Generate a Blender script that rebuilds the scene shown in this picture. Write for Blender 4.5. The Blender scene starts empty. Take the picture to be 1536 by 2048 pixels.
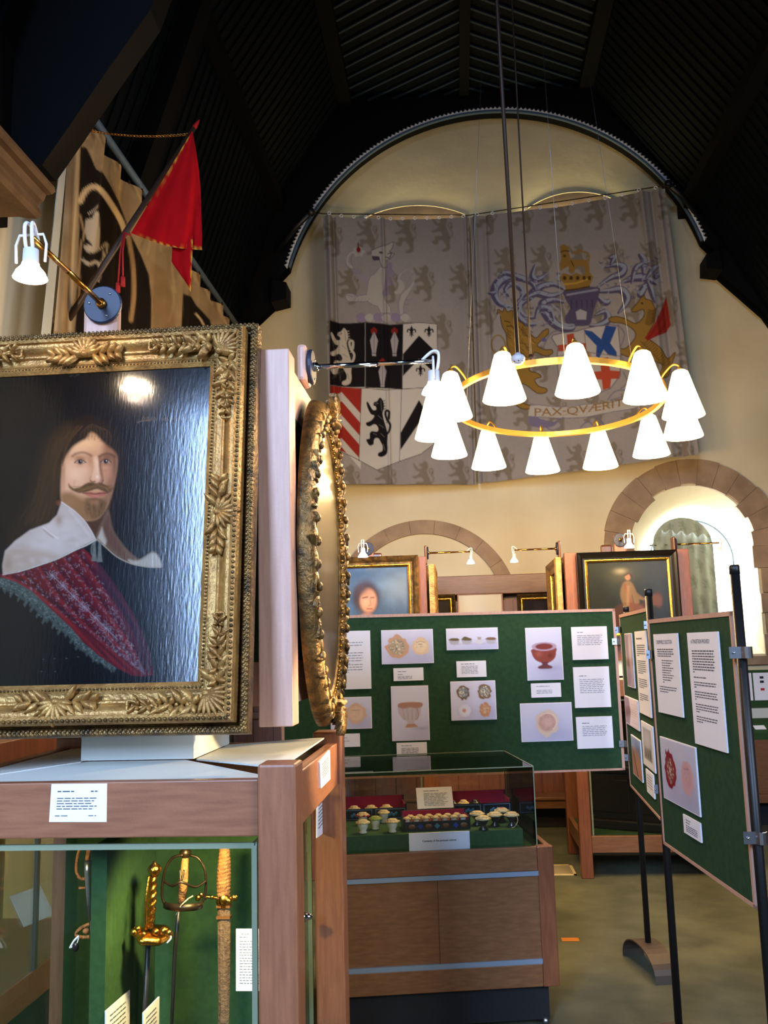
import bpy, bmesh, math, random
import numpy as np
from mathutils import Vector, Matrix
random.seed(7)
rng = np.random.default_rng(7)
SC = bpy.context.scene
COL = SC.collection
PI = math.pi
# ------------------------------------------------------------------ camera model (photo frame 1536 x 2048)
FPX, EYE = 1800.0, 1.67
VPX, VPY = 918.0, 1292.0
_y = Vector(((VPX-768)/FPX, -(VPY-1024)/FPX, -1.0)).normalized()
_z = Vector(((447-768)/FPX, (1024+10900)/FPX, -1.0)).normalized()
_z = (_z - _y*_z.dot(_y)).normalized()
_x = _y.cross(_z)
M3 = np.array([list(_x), list(_y), list(_z)])      # world -> camera : c = w @ M3
def ray(px, py):
    c = Vector(((px-768)/FPX, -(py-1024)/FPX, -1.0))
    return Vector((c.dot(_x), c.dot(_y), c.dot(_z)))
CAM = Vector((0, 0, EYE))
def PY(px, py, Y):
    w = ray(px, py); return CAM + w*(Y/w.y)
def PX(px, py, X):
    w = ray(px, py); return CAM + w*(X/w.x)
def PZ(px, py, Z):
    w = ray(px, py); return CAM + w*((Z-EYE)/w.z)
def PP(px, py, p0, n):
    w = ray(px, py); return CAM + w*((p0-CAM).dot(n)/w.dot(n))
def proj(P):
    P = np.asarray(P, float).reshape(-1, 3) - np.array([0, 0, EYE])
    c = P @ M3
    return np.stack([768+FPX*c[:, 0]/-c[:, 2], 1024-FPX*c[:, 1]/-c[:, 2]], 1)
cd = bpy.data.cameras.new('camera'); cam = bpy.data.objects.new('camera', cd); COL.objects.link(cam)
cd.sensor_fit = 'AUTO'; cd.sensor_width = 36; cd.lens = 36*FPX/2048; cd.clip_start = .05
mw = Matrix((( _x.x, _x.y, _x.z), (_y.x, _y.y, _y.z), (_z.x, _z.y, _z.z)))
cam.matrix_world = Matrix.Translation(CAM) @ mw.to_4x4()
SC.camera = cam
# ------------------------------------------------------------------ colour / materials
def lin(v):
    v = np.asarray(v, float)/255.0
    return np.where(v <= .04045, v/12.92, ((v+.055)/1.055)**2.4)
def L3(c): return tuple(lin(c))
MATS = {}
def mat(name, col=(128,128,128), rough=.5, metal=0., col2=None, scale=8., stretch=(1,1,1), bump=0., bscale=60., spec=.5, emit=None, es=0., detail=4., sheen=0., coat=0.):
    if name in MATS: return MATS[name]
    m = bpy.data.materials.new(name); MATS[name] = m; m.use_nodes = True
    N, K = m.node_tree.nodes, m.node_tree.links
    b = N['Principled BSDF']
    b.inputs['Roughness'].default_value = rough; b.inputs['Metallic'].default_value = metal
    b.inputs['Specular IOR Level'].default_value = spec
    b.inputs['Coat Weight'].default_value = coat; b.inputs['Coat Roughness'].default_value = .12
    c1 = (*L3(col), 1); b.inputs['Base Color'].default_value = c1
    m.diffuse_color = c1
    tc = N.new('ShaderNodeTexCoord')
    if col2 is not None:
        mp = N.new('ShaderNodeMapping'); mp.inputs['Scale'].default_value = stretch
        K.new(tc.outputs['Object'], mp.inputs['Vector'])
        nz = N.new('ShaderNodeTexNoise'); nz.inputs['Scale'].default_value = scale; nz.inputs['Detail'].default_value = detail
        K.new(mp.outputs[0], nz.inputs['Vector'])
        cr = N.new('ShaderNodeValToRGB'); cr.color_ramp.elements[0].position = .35; cr.color_ramp.elements[1].position = .68
        cr.color_ramp.elements[0].color = c1; cr.color_ramp.elements[1].color = (*L3(col2), 1)
        K.new(nz.outputs['Fac'], cr.inputs[0]); K.new(cr.outputs[0], b.inputs['Base Color'])
    if bump:
        n2 = N.new('ShaderNodeTexNoise'); n2.inputs['Scale'].default_value = bscale; n2.inputs['Detail'].default_value = 5
        K.new(tc.outputs['Object'], n2.inputs['Vector'])
        bp = N.new('ShaderNodeBump'); bp.inputs['Strength'].default_value = bump; bp.inputs['Distance'].default_value = .02
        K.new(n2.outputs['Fac'], bp.inputs['Height']); K.new(bp.outputs[0], b.inputs['Normal'])
    if emit is not None:
        b.inputs['Emission Color'].default_value = (*L3(emit), 1); b.inputs['Emission Strength'].default_value = es
    return m
def mat_glass(name, tint=(235,245,240), f=.07, rough=.02):
    if name in MATS: return MATS[name]
    m = bpy.data.materials.new(name); MATS[name] = m; m.use_nodes = True
    N, K = m.node_tree.nodes, m.node_tree.links; N.remove(N['Principled BSDF'])
    t = N.new('ShaderNodeBsdfTransparent'); t.inputs[0].default_value = (*L3(tint), 1)
    g = N.new('ShaderNodeBsdfGlossy'); g.inputs['Roughness'].default_value = rough
    fr = N.new('ShaderNodeFresnel'); fr.inputs['IOR'].default_value = 1.45
    mx = N.new('ShaderNodeMixShader')
    ml = N.new('ShaderNodeMath'); ml.operation = 'MULTIPLY'; ml.inputs[1].default_value = f/.035
    K.new(fr.outputs[0], ml.inputs[0]); K.new(ml.outputs[0], mx.inputs[0]); K.new(t.outputs[0], mx.inputs[1]); K.new(g.outputs[0], mx.inputs[2])
    K.new(mx.outputs[0], N['Material Output'].inputs[0])
    return m
def mat_vcol(name, rough=.6, spec=.3, bump=0., bscale=300., stretch=(1,1,1), transl=0., coat=0., coatr=.15):
    if name in MATS: return MATS[name]
    m = bpy.data.materials.new(name); MATS[name] = m; m.use_nodes = True
    N, K = m.node_tree.nodes, m.node_tree.links; b = N['Principled BSDF']
    a = N.new('ShaderNodeVertexColor'); a.layer_name = 'paint'
    K.new(a.outputs[0], b.inputs['Base Color'])
    b.inputs['Roughness'].default_value = rough; b.inputs['Specular IOR Level'].default_value = spec
    b.inputs['Coat Weight'].default_value = coat; b.inputs['Coat Roughness'].default_value = coatr
    if bump:
        tc = N.new('ShaderNodeTexCoord'); mp = N.new('ShaderNodeMapping'); mp.inputs['Scale'].default_value = stretch
        K.new(tc.outputs['Object'], mp.inputs['Vector'])
        n2 = N.new('ShaderNodeTexNoise'); n2.inputs['Scale'].default_value = bscale; n2.inputs['Detail'].default_value = 6
        K.new(mp.outputs[0], n2.inputs['Vector'])
        bp = N.new('ShaderNodeBump'); bp.inputs['Strength'].default_value = bump; bp.inputs['Distance'].default_value = .004
        K.new(n2.outputs['Fac'], bp.inputs['Height']); K.new(bp.outputs[0], b.inputs['Normal']); K.new(bp.outputs[0], b.inputs['Coat Normal'])
    return m
# ------------------------------------------------------------------ objects
def tag(o, label=None, cat=None, group=None, kind=None):
    if label: o['label'] = label
    if cat: o['category'] = cat
    if group: o['group'] = group
    if kind: o['kind'] = kind
    return o
def root(name, label, cat, loc, group=None):
    o = bpy.data.objects.new(name, None); COL.objects.link(o); o.location = loc
    o.empty_display_size = .05
    return tag(o, label, cat, group)
def kids(o): return [c for c in COL.objects if c.parent == o]
def copy_tree(o, parent=None):
    c = o.copy(); COL.objects.link(c)
    if parent is not None: c.parent = parent
    for k in kids(o): copy_tree(k, c)
    return c
def wloc(o):
    v = Vector((0, 0, 0))
    while o is not None: v += o.location; o = o.parent
    return v
class MB:
    """collects shapes in world coordinates and links them as one mesh object"""
    def __init__(s): s.v = []; s.f = []; s.sm = []
    def add(s, vs, fs, smooth=False):
        k = len(s.v); s.v.extend([tuple(v) for v in vs])
        s.f.extend([tuple(i+k for i in f) for f in fs]); s.sm.extend([smooth]*len(fs)); return s
    def box(s, a, b, M=None):
        x0,y0,z0 = a; x1,y1,z1 = b
        if x0 > x1: x0, x1 = x1, x0
        if y0 > y1: y0, y1 = y1, y0
        if z0 > z1: z0, z1 = z1, z0
        vs = [Vector(p) for p in ((x0,y0,z0),(x1,y0,z0),(x1,y1,z0),(x0,y1,z0),(x0,y0,z1),(x1,y0,z1),(x1,y1,z1),(x0,y1,z1))]
        if M is not None: vs = [M@v for v in vs]
        return s.add(vs, [(0,3,2,1),(4,5,6,7),(0,1,5,4),(1,2,6,5),(2,3,7,6),(3,0,4,7)])
    def bbox(s, a, b, r=.004, M=None):
        """box with chamfered edges"""
        lo = [min(a[i],b[i]) for i in range(3)]; hi = [max(a[i],b[i]) for i in range(3)]
        r = min(r, *[(hi[i]-lo[i])*.45 for i in range(3)])
        bm = bmesh.new(); bmesh.ops.create_cube(bm, size=1)
        for v in bm.verts: v.co = Vector([lo[i]+(v.co[i]+.5)*(hi[i]-lo[i]) for i in range(3)])
        bmesh.ops.bevel(bm, geom=bm.edges[:], offset=r, segments=2, affect='EDGES', profile=.5)
        vs = [M@v.co if M is not None else v.co.copy() for v in bm.verts]
        s.add(vs, [[v.index for v in f.verts] for f in bm.faces]); bm.free(); return s
    def prism(s, pts, d, cap=True):
        """planar polygon (3-D points) pushed along d"""
        d = Vector(d); n = len(pts); a = [Vector(p) for p in pts]; b = [p+d for p in a]
        fs = [(i,(i+1)%n,n+(i+1)%n,n+i) for i in range(n)]
        if cap: fs += [tuple(range(n-1,-1,-1)), tuple(range(n,2*n))]
        return s.add(a+b, fs)
    def tube(s, path, r, n=10, cap=True, closed=False, smooth=True):
        path = [Vector(p) for p in path]; m = len(path)
        rs = r if isinstance(r, (list,tuple)) else [r]*m
        vs = []; up = None
        for i, p in enumerate(path):
            if closed: t = path[(i+1)%m]-path[i-1]
            else: t = path[min(i+1,m-1)]-path[max(i-1,0)]
            t.normalize()
            if up is None:
                up = Vector((0,0,1)) if abs(t.z) < .9 else Vector((1,0,0))
            e1 = up - t*up.dot(t)
            if e1.length < 1e-5: e1 = t.orthogonal()
            e1.normalize(); e2 = t.cross(e1); up = e1
            vs += [p + (e1*math.cos(2*PI*k/n)+e2*math.sin(2*PI*k/n))*rs[i] for k in range(n)]
        fs = []
        for i in range(m if closed else m-1):
            a, b = i*n, ((i+1)%m)*n
            fs += [(a+k, a+(k+1)%n, b+(k+1)%n, b+k) for k in range(n)]
        if cap and not closed: fs += [tuple(range(n-1,-1,-1)), tuple(range((m-1)*n, m*n))]
        return s.add(vs, fs, smooth)
    def lathe(s, prof, M=None, n=20, smooth=True, wob=None):
        """prof: (r,z) list, around local z"""
        vs = []
        for (r, z) in prof:
            for k in range(n):
                a = 2*PI*k/n; rr = r*(1+(wob(a, z) if wob else 0))
                vs.append(Vector((rr*math.cos(a), rr*math.sin(a), z)))
        if M is not None: vs = [M@v for v in vs]
        m = len(prof)
        fs = [(i*n+k, i*n+(k+1)%n, (i+1)*n+(k+1)%n, (i+1)*n+k) for i in range(m-1) for k in range(n)]
        if prof[0][0] > 1e-6: fs.append(tuple(range(n-1,-1,-1)))
        if prof[-1][0] > 1e-6: fs.append(tuple(range((m-1)*n, m*n)))
        return s.add(vs, fs, smooth)
    def ball(s, c, r, nu=8, nv=6, M=None):
        """ellipsoid; r scalar or triple, M a 3x3 orientation"""
        c = Vector(c); r = (r,r,r) if not isinstance(r, (tuple,list)) else r
        vs = []; 
        for j in range(nv+1):
            ph = PI*j/nv
            for k in range(nu):
                a = 2*PI*k/nu; v = Vector((r[0]*math.sin(ph)*math.cos(a), r[1]*math.sin(ph)*math.sin(a), r[2]*math.cos(ph)))
                vs.append(c + (M@v if M is not None else v))
        fs = [(j*nu+k, (j+1)*nu+k, (j+1)*nu+(k+1)%nu, j*nu+(k+1)%nu) for j in range(nv) for k in range(nu)]
        return s.add(vs, fs, True)
    def done(s, name, m, parent=None, label=None, kind=None, origin=None, merge=False):
        me = bpy.data.meshes.new(name)
        if parent is not None: o0 = wloc(parent)
        elif origin is not None: o0 = Vector(origin)
        else:
            a = np.array(s.v); o0 = Vector(((a[:,0].min()+a[:,0].max())/2, (a[:,1].min()+a[:,1].max())/2, a[:,2].min()))
        me.from_pydata([tuple(Vector(v)-o0) for v in s.v], [], s.f)
        me.polygons.foreach_set('use_smooth', s.sm)
        me.update()
        bm = bmesh.new(); bm.from_mesh(me)
        if merge: bmesh.ops.remove_doubles(bm, verts=bm.verts, dist=1e-5)
        bmesh.ops.recalc_face_normals(bm, faces=bm.faces); bm.to_mesh(me); bm.free()
        if isinstance(m, str): m = MATS[m]
        me.materials.append(m)
        o = bpy.data.objects.new(name, me); COL.objects.link(o)
        if parent is not None: o.parent = parent
        else: o.location = o0
        if label: o['label'] = label
        if kind: o['kind'] = kind
        return o
def axes(x, y, z, o=(0,0,0)):
    """matrix from three axis vectors and an origin"""
    m = Matrix.Identity(4)
    for i, a in enumerate((x, y, z, o)):
        a = Vector(a)
        for r in range(3): m[r][i] = a[r]
    return m
def along(d, o=(0,0,0), up=(0,0,1)):
    """matrix whose z axis is d"""
    z = Vector(d).normalized(); u = Vector(up)
    if abs(z.dot(u.normalized())) > .98: u = Vector((1,0,0))
    x = u.cross(z).normalized(); y = z.cross(x)
    return axes(x, y, z, o)
def spline(pts, n=8, closed=False):
    P = [np.array(p, float) for p in pts]; m = len(P); out = []
    for i in range(m if closed else m-1):
        if closed: a,b,c,d = P[i-1],P[i],P[(i+1)%m],P[(i+2)%m]
        else: a,b,c,d = P[max(i-1,0)],P[i],P[i+1],P[min(i+2,m-1)]
        for k in range(n):
            t = k/n; out.append(.5*((2*b)+(-a+c)*t+(2*a-5*b+4*c-d)*t*t+(-a+3*b-3*c+d)*t**3))
    if not closed: out.append(P[-1])
    return [tuple(p) for p in out]
# ------------------------------------------------------------------ painting: pigment laid on a surface, stored as a colour attribute
def noise2(h, w, cell, seed, octv=3):
    r = np.random.default_rng(seed); out = np.zeros((h, w)); amp = 1.; tot = 0
    for o in range(octv):
        gh, gw = max(2, int(h/cell)+2), max(2, int(w/cell)+2)
        g = r.random((gh, gw)); yy = np.linspace(0, gh-1.001, h); xx = np.linspace(0, gw-1.001, w)
        y0 = yy.astype(int); x0 = xx.astype(int); fy = (yy-y0)[:,None]; fx = (xx-x0)[None]
        fy = fy*fy*(3-2*fy); fx = fx*fx*(3-2*fx)
        a = g[y0][:,x0]*(1-fx)+g[y0][:,x0+1]*fx; b = g[y0+1][:,x0]*(1-fx)+g[y0+1][:,x0+1]*fx
        out += amp*(a*(1-fy)+b*fy); tot += amp; amp *= .5; cell = max(cell/2, 1)
    return out/tot
class Art:
    def __init__(s, x0, y0, x1, y1, base, res=1.):
        s.x0, s.y0, s.res = x0, y0, res
        s.w, s.h = int((x1-x0)*res)+1, int((y1-y0)*res)+1
        s.c = np.empty((s.h, s.w, 3)); s.c[:] = lin(base)
        s.gain = 1.
    def _box(s, pts, mg):
        a = np.array(pts, float)
        i0 = max(0, int((a[:,0].min()-mg-s.x0)*s.res)); i1 = min(s.w, int((a[:,0].max()+mg-s.x0)*s.res)+2)
        j0 = max(0, int((a[:,1].min()-mg-s.y0)*s.res)); j1 = min(s.h, int((a[:,1].max()+mg-s.y0)*s.res)+2)
        if i1 <= i0 or j1 <= j0: return None
        X, Y = np.meshgrid(s.x0+np.arange(i0,i1)/s.res, s.y0+np.arange(j0,j1)/s.res)
        return slice(j0,j1), slice(i0,i1), X, Y
    def _mix(s, sl, a, col):
        col = lin(col) if not isinstance(col, np.ndarray) or col.ndim == 1 else col
        s.c[sl] = s.c[sl]*(1-a[...,None]) + col*a[...,None]
    def poly(s, pts, col, soft=1., alpha=1., smooth=False, tex=None, n=6):
        if smooth: pts = spline(pts, n, True)
        q = s._box(pts, soft*1.5+1)
        if q is None: return s
        j, i, X, Y = q; d = np.full(X.shape, 1e9); ins = np.zeros(X.shape, bool); m = len(pts)
        for k in range(m):
            ax, ay = pts[k]; bx, by = pts[(k+1)%m]; ex, ey = bx-ax, by-ay; l2 = ex*ex+ey*ey+1e-12
            t = np.clip(((X-ax)*ex+(Y-ay)*ey)/l2, 0, 1)
            d = np.minimum(d, (X-ax-t*ex)**2+(Y-ay-t*ey)**2)
            c = (ay > Y) != (by > Y)
            ins ^= c & (X < ex*(Y-ay)/(ey if abs(ey) > 1e-12 else 1e-12)+ax)
        d = np.sqrt(d); d = np.where(ins, -d, d)
        a = np.clip(.5-d/(2*max(soft,.3)), 0, 1); a = a*a*(3-2*a)*alpha
        if tex is not None: a = a*tex[j, i]
        s._mix((j, i), a, col); return s
    def line(s, pts, w, col, soft=.7, alpha=1., smooth=False, closed=False, n=6, taper=False):
        if smooth: pts = spline(pts, n, closed)
        elif closed: pts = list(pts)+[pts[0]]
        q = s._box(pts, w+soft*2+1)
        if q is None: return s
        j, i, X, Y = q; d = np.full(X.shape, 1e9); m = len(pts)
        for k in range(m-1):
            ax, ay = pts[k]; bx, by = pts[k+1]; ex, ey = bx-ax, by-ay; l2 = ex*ex+ey*ey+1e-12
            t = np.clip(((X-ax)*ex+(Y-ay)*ey)/l2, 0, 1)
            ww = w/2
            if taper: ww = w/2*(1-.85*abs(2*((k+.5)/(m-1))-1)**1.5)
            d = np.minimum(d, np.hypot(X-ax-t*ex, Y-ay-t*ey)-ww)
        a = np.clip(.5-d/(2*max(soft,.3)), 0, 1)*alpha
        s._mix((j, i), a, col); return s
    def ell(s, cx, cy, rx, ry, col, soft=.15, alpha=1., rot=0.):
        R = max(rx, ry)*(1+soft)+1
        q = s._box([(cx-R,cy-R),(cx+R,cy+R)], 1)
        if q is None: return s
        j, i, X, Y = q; c, n = math.cos(rot), math.sin(rot)
        u = ((X-cx)*c+(Y-cy)*n)/rx; v = (-(X-cx)*n+(Y-cy)*c)/ry
        d = np.sqrt(u*u+v*v)-1
        a = np.clip(.5-d/(2*max(soft,.02)), 0, 1); a = a*a*(3-2*a)*alpha
        s._mix((j, i), a, col); return s
    def glow(s, cx, cy, rx, ry, col, alpha=1., rot=0.):
        R = max(rx, ry)*2.2
        q = s._box([(cx-R,cy-R),(cx+R,cy+R)], 1)
        if q is None: return s
        j, i, X, Y = q; c, n = math.cos(rot), math.sin(rot)
        u = ((X-cx)*c+(Y-cy)*n)/rx; v = (-(X-cx)*n+(Y-cy)*c)/ry
        s._mix((j, i), np.exp(-(u*u+v*v))*alpha, col); return s
    def rect(s, x0, y0, x1, y1, col, soft=.6, alpha=1.):
        return s.poly([(x0,y0),(x1,y0),(x1,y1),(x0,y1)], col, soft, alpha)
    def mottle(s, amt, cell, seed):
        n = noise2(s.h, s.w, cell*s.res, seed); s.c *= (1+amt*(n-.5)*2)[...,None]; return s
    def tris(s, tri, col, soft=.45):
        """glyph triangles (photo coords): union coverage then one mix"""
        al = [p for t in tri for p in t]; q = s._box(al, 2)
        if q is None: return s
        j, i, X, Y = q; A = np.zeros(X.shape)
        for (a, b, c) in tri:
            ar = (b[0]-a[0])*(c[1]-a[1])-(b[1]-a[1])*(c[0]-a[0])
            if abs(ar) < 1e-9: continue
            if ar < 0: b, c = c, b
            d = np.full(X.shape, 1e9)
            for (p, r) in ((a,b),(b,c),(c,a)):
                l = math.hypot(r[0]-p[0], r[1]-p[1])+1e-9
                d = np.minimum(d, ((r[0]-p[0])*(Y-p[1])-(r[1]-p[1])*(X-p[0]))/l)
            A = np.maximum(A, np.clip(.5+(d+.15)/(2*soft), 0, 1))
        s._mix((j, i), A, col); return s
    def sample(s, uv):
        x = np.clip((uv[:,0]-s.x0)*s.res, 0, s.w-1.001); y = np.clip((uv[:,1]-s.y0)*s.res, 0, s.h-1.001)
        a = x.astype(int); b = y.astype(int); fx = (x-a)[:,None]; fy = (y-b)[:,None]
        a1 = np.minimum(a+1, s.w-1); b1 = np.minimum(b+1, s.h-1)
        return (s.c[b,a]*(1-fx)+s.c[b,a1]*fx)*(1-fy)+(s.c[b1,a]*(1-fx)+s.c[b1,a1]*fx)*fy
def sheet(name, Pg, art, m, parent=None, label=None, flip=False, uv=None):
    """Pg: (nv,nu,3) world points of a surface; its pigment comes from the drawing laid out over it"""
    nv, nu = Pg.shape[:2]; P = Pg.reshape(-1, 3)
    c = art.sample(proj(P) if uv is None else uv)*art.gain
    o0 = np.array(wloc(parent)) if parent is not None else np.array([P[:,0].mean(), P[:,1].mean(), P[:,2].min()])
    me = bpy.data.meshes.new(name); me.vertices.add(len(P)); me.vertices.foreach_set('co', (P-o0).ravel())
    idx = np.arange(nv*nu).reshape(nv, nu)
    q = np.stack([idx[:-1,:-1], idx[1:,:-1], idx[1:,1:], idx[:-1,1:]], -1).reshape(-1, 4)
    if flip: q = q[:, ::-1]
    k = len(q); me.loops.add(4*k); me.polygons.add(k)
    me.loops.foreach_set('vertex_index', q.ravel().astype(np.int32)); me.polygons.foreach_set('loop_start', np.arange(0,4*k,4,dtype=np.int32))
    me.polygons.foreach_set('loop_total', np.full(k,4,np.int32)); me.polygons.foreach_set('use_smooth', np.ones(k,bool))
    me.update(calc_edges=True); me.validate()
    at = me.color_attributes.new('paint', 'FLOAT_COLOR', 'POINT')
    at.data.foreach_set('color', np.concatenate([np.clip(c,0,1), np.ones((len(c),1))], 1).astype(np.float32).ravel())
    me.materials.append(m if not isinstance(m, str) else MATS[m])
    o = bpy.data.objects.new(name, me); COL.objects.link(o)
    if parent is not None: o.parent = parent
    else: o.location = Vector(o0)
    if label: o['label'] = label
    return o
def quadgrid(a, b, c, d, nu, nv):
    """a top-left, b top-right, c bottom-right, d bottom-left"""
    a,b,c,d = [np.array(p, float) for p in (a,b,c,d)]
    u = np.linspace(0,1,nu)[None,:,None]; v = np.linspace(0,1,nv)[:,None,None]
    return (a*(1-u)+b*u)*(1-v)+(d*(1-u)+c*u)*v
# ------------------------------------------------------------------ lettering
def glyph_mesh(txt, size=1., align='LEFT', bold=0.):
    cu = bpy.data.curves.new('lettering', 'FONT'); cu.body = txt; cu.size = size; cu.align_x = align; cu.resolution_u = 3; cu.offset = bold
    o = bpy.data.objects.new('lettering', cu); COL.objects.link(o)
    dg = bpy.context.evaluated_depsgraph_get(); me = bpy.data.meshes.new_from_object(o.evaluated_get(dg))
    V = [v.co.copy() for v in me.vertices]; me.calc_loop_triangles(); T = [tuple(t.vertices) for t in me.loop_triangles]
    COL.objects.unlink(o); bpy.data.objects.remove(o); bpy.data.meshes.remove(me); bpy.data.curves.remove(cu)
    return V, T
mat('wood', (136,84,56), .42, col2=(156,100,68), scale=14, stretch=(6,6,.6), bump=.03, bscale=120, coat=.25)
mat('wood_across', (136,84,56), .42, col2=(156,100,68), scale=14, stretch=(.6,6,6), bump=.03, bscale=120, coat=.25)
mat('wood_red', (116,66,38), .42, col2=(134,80,48), scale=14, stretch=(6,6,.6), bump=.03, bscale=120, coat=.2)
mat('wood_table', (114,74,44), .42, col2=(130,88,54), scale=14, stretch=(.6,6,6), bump=.03, bscale=120, coat=.2)
mat('wood_pale', (196,150,128), .45, col2=(208,164,142), scale=14, stretch=(6,6,.5), bump=.03, bscale=120)
mat('wood_dark', (92,48,26), .4, col2=(116,62,34), scale=10, stretch=(5,5,.6), coat=.3)
mat('black_paint', (10,11,14), .45)
mat('plinth_black', (9,10,13), .7)
mat('plaster', (220,206,168), .9, col2=(208,192,152), scale=1.6, bump=.32, bscale=5.)
mat('plaster_left', (232,222,192), .9, col2=(222,211,180), scale=1.6, bump=.03, bscale=9.)
mat('stone', (164,138,108), .85, col2=(138,114,88), scale=5, bump=.25, bscale=22)
mat('stone_brown', (104,78,50), .8, col2=(78,56,34), scale=6, bump=.2, bscale=22)
mat('stone_dark', (78,70,62), .9, col2=(60,54,48), scale=3)  # dark tone keeps the unseen hall walls from veiling the portrait
mat('arch_dark', (120,100,84), .9, col2=(100,84,70), scale=4)
mat('carpet', (82,84,68), .97, col2=(104,104,84), scale=3.5, bump=.35, bscale=420, spec=.1, detail=8)
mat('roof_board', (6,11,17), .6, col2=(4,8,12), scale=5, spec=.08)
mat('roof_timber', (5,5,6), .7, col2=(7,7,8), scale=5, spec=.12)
mat('dogtooth', (226,230,236), .6)
mat('chevron_sheen', (34,48,62), .5, spec=.3)  # lighter blue-grey paints daylight sheen onto the flat panel's strips
mat('moulding_blue', (66,86,104), .6)
mat('felt', (50,76,44), .95, col2=(56,84,48), scale=60, bump=.15, bscale=700, spec=.08)
mat('felt_board', (42,68,46), .95, col2=(48,76,50), scale=40, bump=.12, bscale=600, spec=.08)
mat('lining_grey', (168,172,168), .8)
mat('white_board', (212,212,200), .7)
mat('card', (246,243,246), .65)
mat('card_edge', (214,220,230), .6)
mat('ink', (84,84,92), .8)
mat('ink_dark', (30,30,38), .8)
mat('gold', (190,148,84), .42, metal=.55, col2=(146,106,58), scale=22, bump=.25, bscale=110)
mat('gold_dark', (140,106,56), .38, metal=.6, col2=(70,56,36), scale=24, bump=.3, bscale=90)
mat('gold_bright', (226,164,64), .22, metal=1., col2=(190,130,44), scale=60, bump=.15, bscale=160)
mat('brass', (204,150,70), .25, metal=1.)
mat('ring_brass', (214,160,72), .38, metal=.75)
mat('chrome', (200,204,210), .12, metal=1.)
mat('steel', (170,176,186), .3, metal=1.)
mat('iron', (70,56,42), .4, metal=.85, col2=(44,34,26), scale=40)
mat('blade', (52,50,50), .4, metal=.7)
mat('alu', (158,178,200), .35, metal=.55)
mat('disc_blue', (30,38,60), .5)
mat('white_plastic', (228,228,232), .4)
mat('lampglass', (255,240,214), .4, emit=(255,214,160), es=28)
mat('spotglass', (255,235,225), .4, emit=(255,226,208), es=16)
mat('shade', (255,244,214), .45, emit=(255,231,168), es=6.5)
mat('flag_red', (168,10,16), .7, col2=(140,6,12), scale=12, spec=.2)
mat('flag_gold', (200,150,50), .5, col2=(150,20,16), scale=160)
mat('pole_wood', (44,26,14), .5)
mat('cord_red', (150,10,16), .8)
mat('velvet', (158,20,60), .9)
mat('tray_black', (16,16,22), .35)
mat('inlay_blue', (30,56,150), .3)
mat('inlay_teal', (70,130,150), .35)
mat('inlay_pale', (120,140,160), .4)
mat('inlay_brown', (104,66,28), .4)
mat('parchment', (226,206,150), .75, col2=(190,160,104), scale=70, bump=.6, bscale=90)
mat('ribbon_red', (190,30,24), .7)
mat('lid_green', (150,160,60), .6, col2=(110,120,40), scale=60)
mat('dark_glaze', (30,22,24), .3)
mat('jarglass', (206,208,190), .12, spec=.8)
mat('leather_grip', (168,112,60), .6, col2=(116,74,38), scale=60, bump=.5, bscale=200)
mat('scabbard', (112,84,54), .7, col2=(84,58,36), scale=40, stretch=(4,4,.6), bump=.4, bscale=120)
mat('foot_steel', (82,68,56), .5, metal=.3)
mat('tape_orange', (198,120,26), .7)
mat('socket_white', (226,206,150), .6)
mat('socket_grey', (150,140,112), .6)
mat('chest_black', (26,18,14), .35, col2=(18,13,11), scale=6, stretch=(1,1,4))
mat('frame_black', (16,13,11), .3)
mat('glass_edge', (140,150,122), .2, spec=.8)
mat('sky', (255,255,255), .5, emit=(236,244,255), es=14)
mat_glass('glass', (246,250,247), .014); mat_glass('perspex', (254,255,255), .034)
mat_vcol('cloth_print', .9, .1)
mat_vcol('photo_print', .35, .4)
mat_vcol('canvas_oil', .8, .0, bump=.045, bscale=110, stretch=(1.5,1.5,.16), coat=1., coatr=.115)
mat_vcol('canvas_old', .6, .1, bump=.06, bscale=200, coat=.22, coatr=.16)
MW = MATS['wood']
SH_A0 = math.radians(2)
SIDE2_W,SIDE_W,CH_W,WIN_W,ARCH_W,SPOT_W,CASE_W,UP_W,BACK_W,EXPO = 150,210,28,310,60,34,38,5,1.6,0.0
from mathutils.geometry import tessellate_polygon
XL, XR, YB, YF = -2.25, 3.3, 9.0, -6.5
def flat(mb, loops, fn):
    """tessellated planar region (outer loop + holes) given in 2-D, fn maps to 3-D"""
    L = [[Vector((p[0], p[1], 0)) for p in l] for l in loops]
    al = [p for l in loops for p in l]
    mb.add([fn(*p) for p in al], tessellate_polygon(L)); return mb
def arc(cx, cy, r, a0, a1, n): return [(cx+r*math.cos(a0+(a1-a0)*i/n), cy+r*math.sin(a0+(a1-a0)*i/n)) for i in range(n+1)]
PROFILE = [(XL,4.72),(-1.72,6.35),(-.98,7.45),(1.53,7.45),(2.5,6.1),(XR,4.62)]
mb = MB(); mb.box((XL-.2,YF-.2,-.1),(XR+.2,YB+1.2,0)); mb.done('floor','carpet',kind='structure')
# --- end wall with the arched window opening
wc = PY(1385,1092,YB); WR, WI, WSILL = .86, .60, 1.52
hole = [(wc.x+WI, WSILL)] + arc(wc.x, wc.z, WI, 0, PI, 28) + [(wc.x-WI, WSILL)]
outer = [(XL,0),(XR,0)] + PROFILE[::-1]
mb = MB(); flat(mb, [outer, hole], lambda a,b: Vector((a,YB,b))); mb.done('wall_back','plaster',kind='structure')
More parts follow.
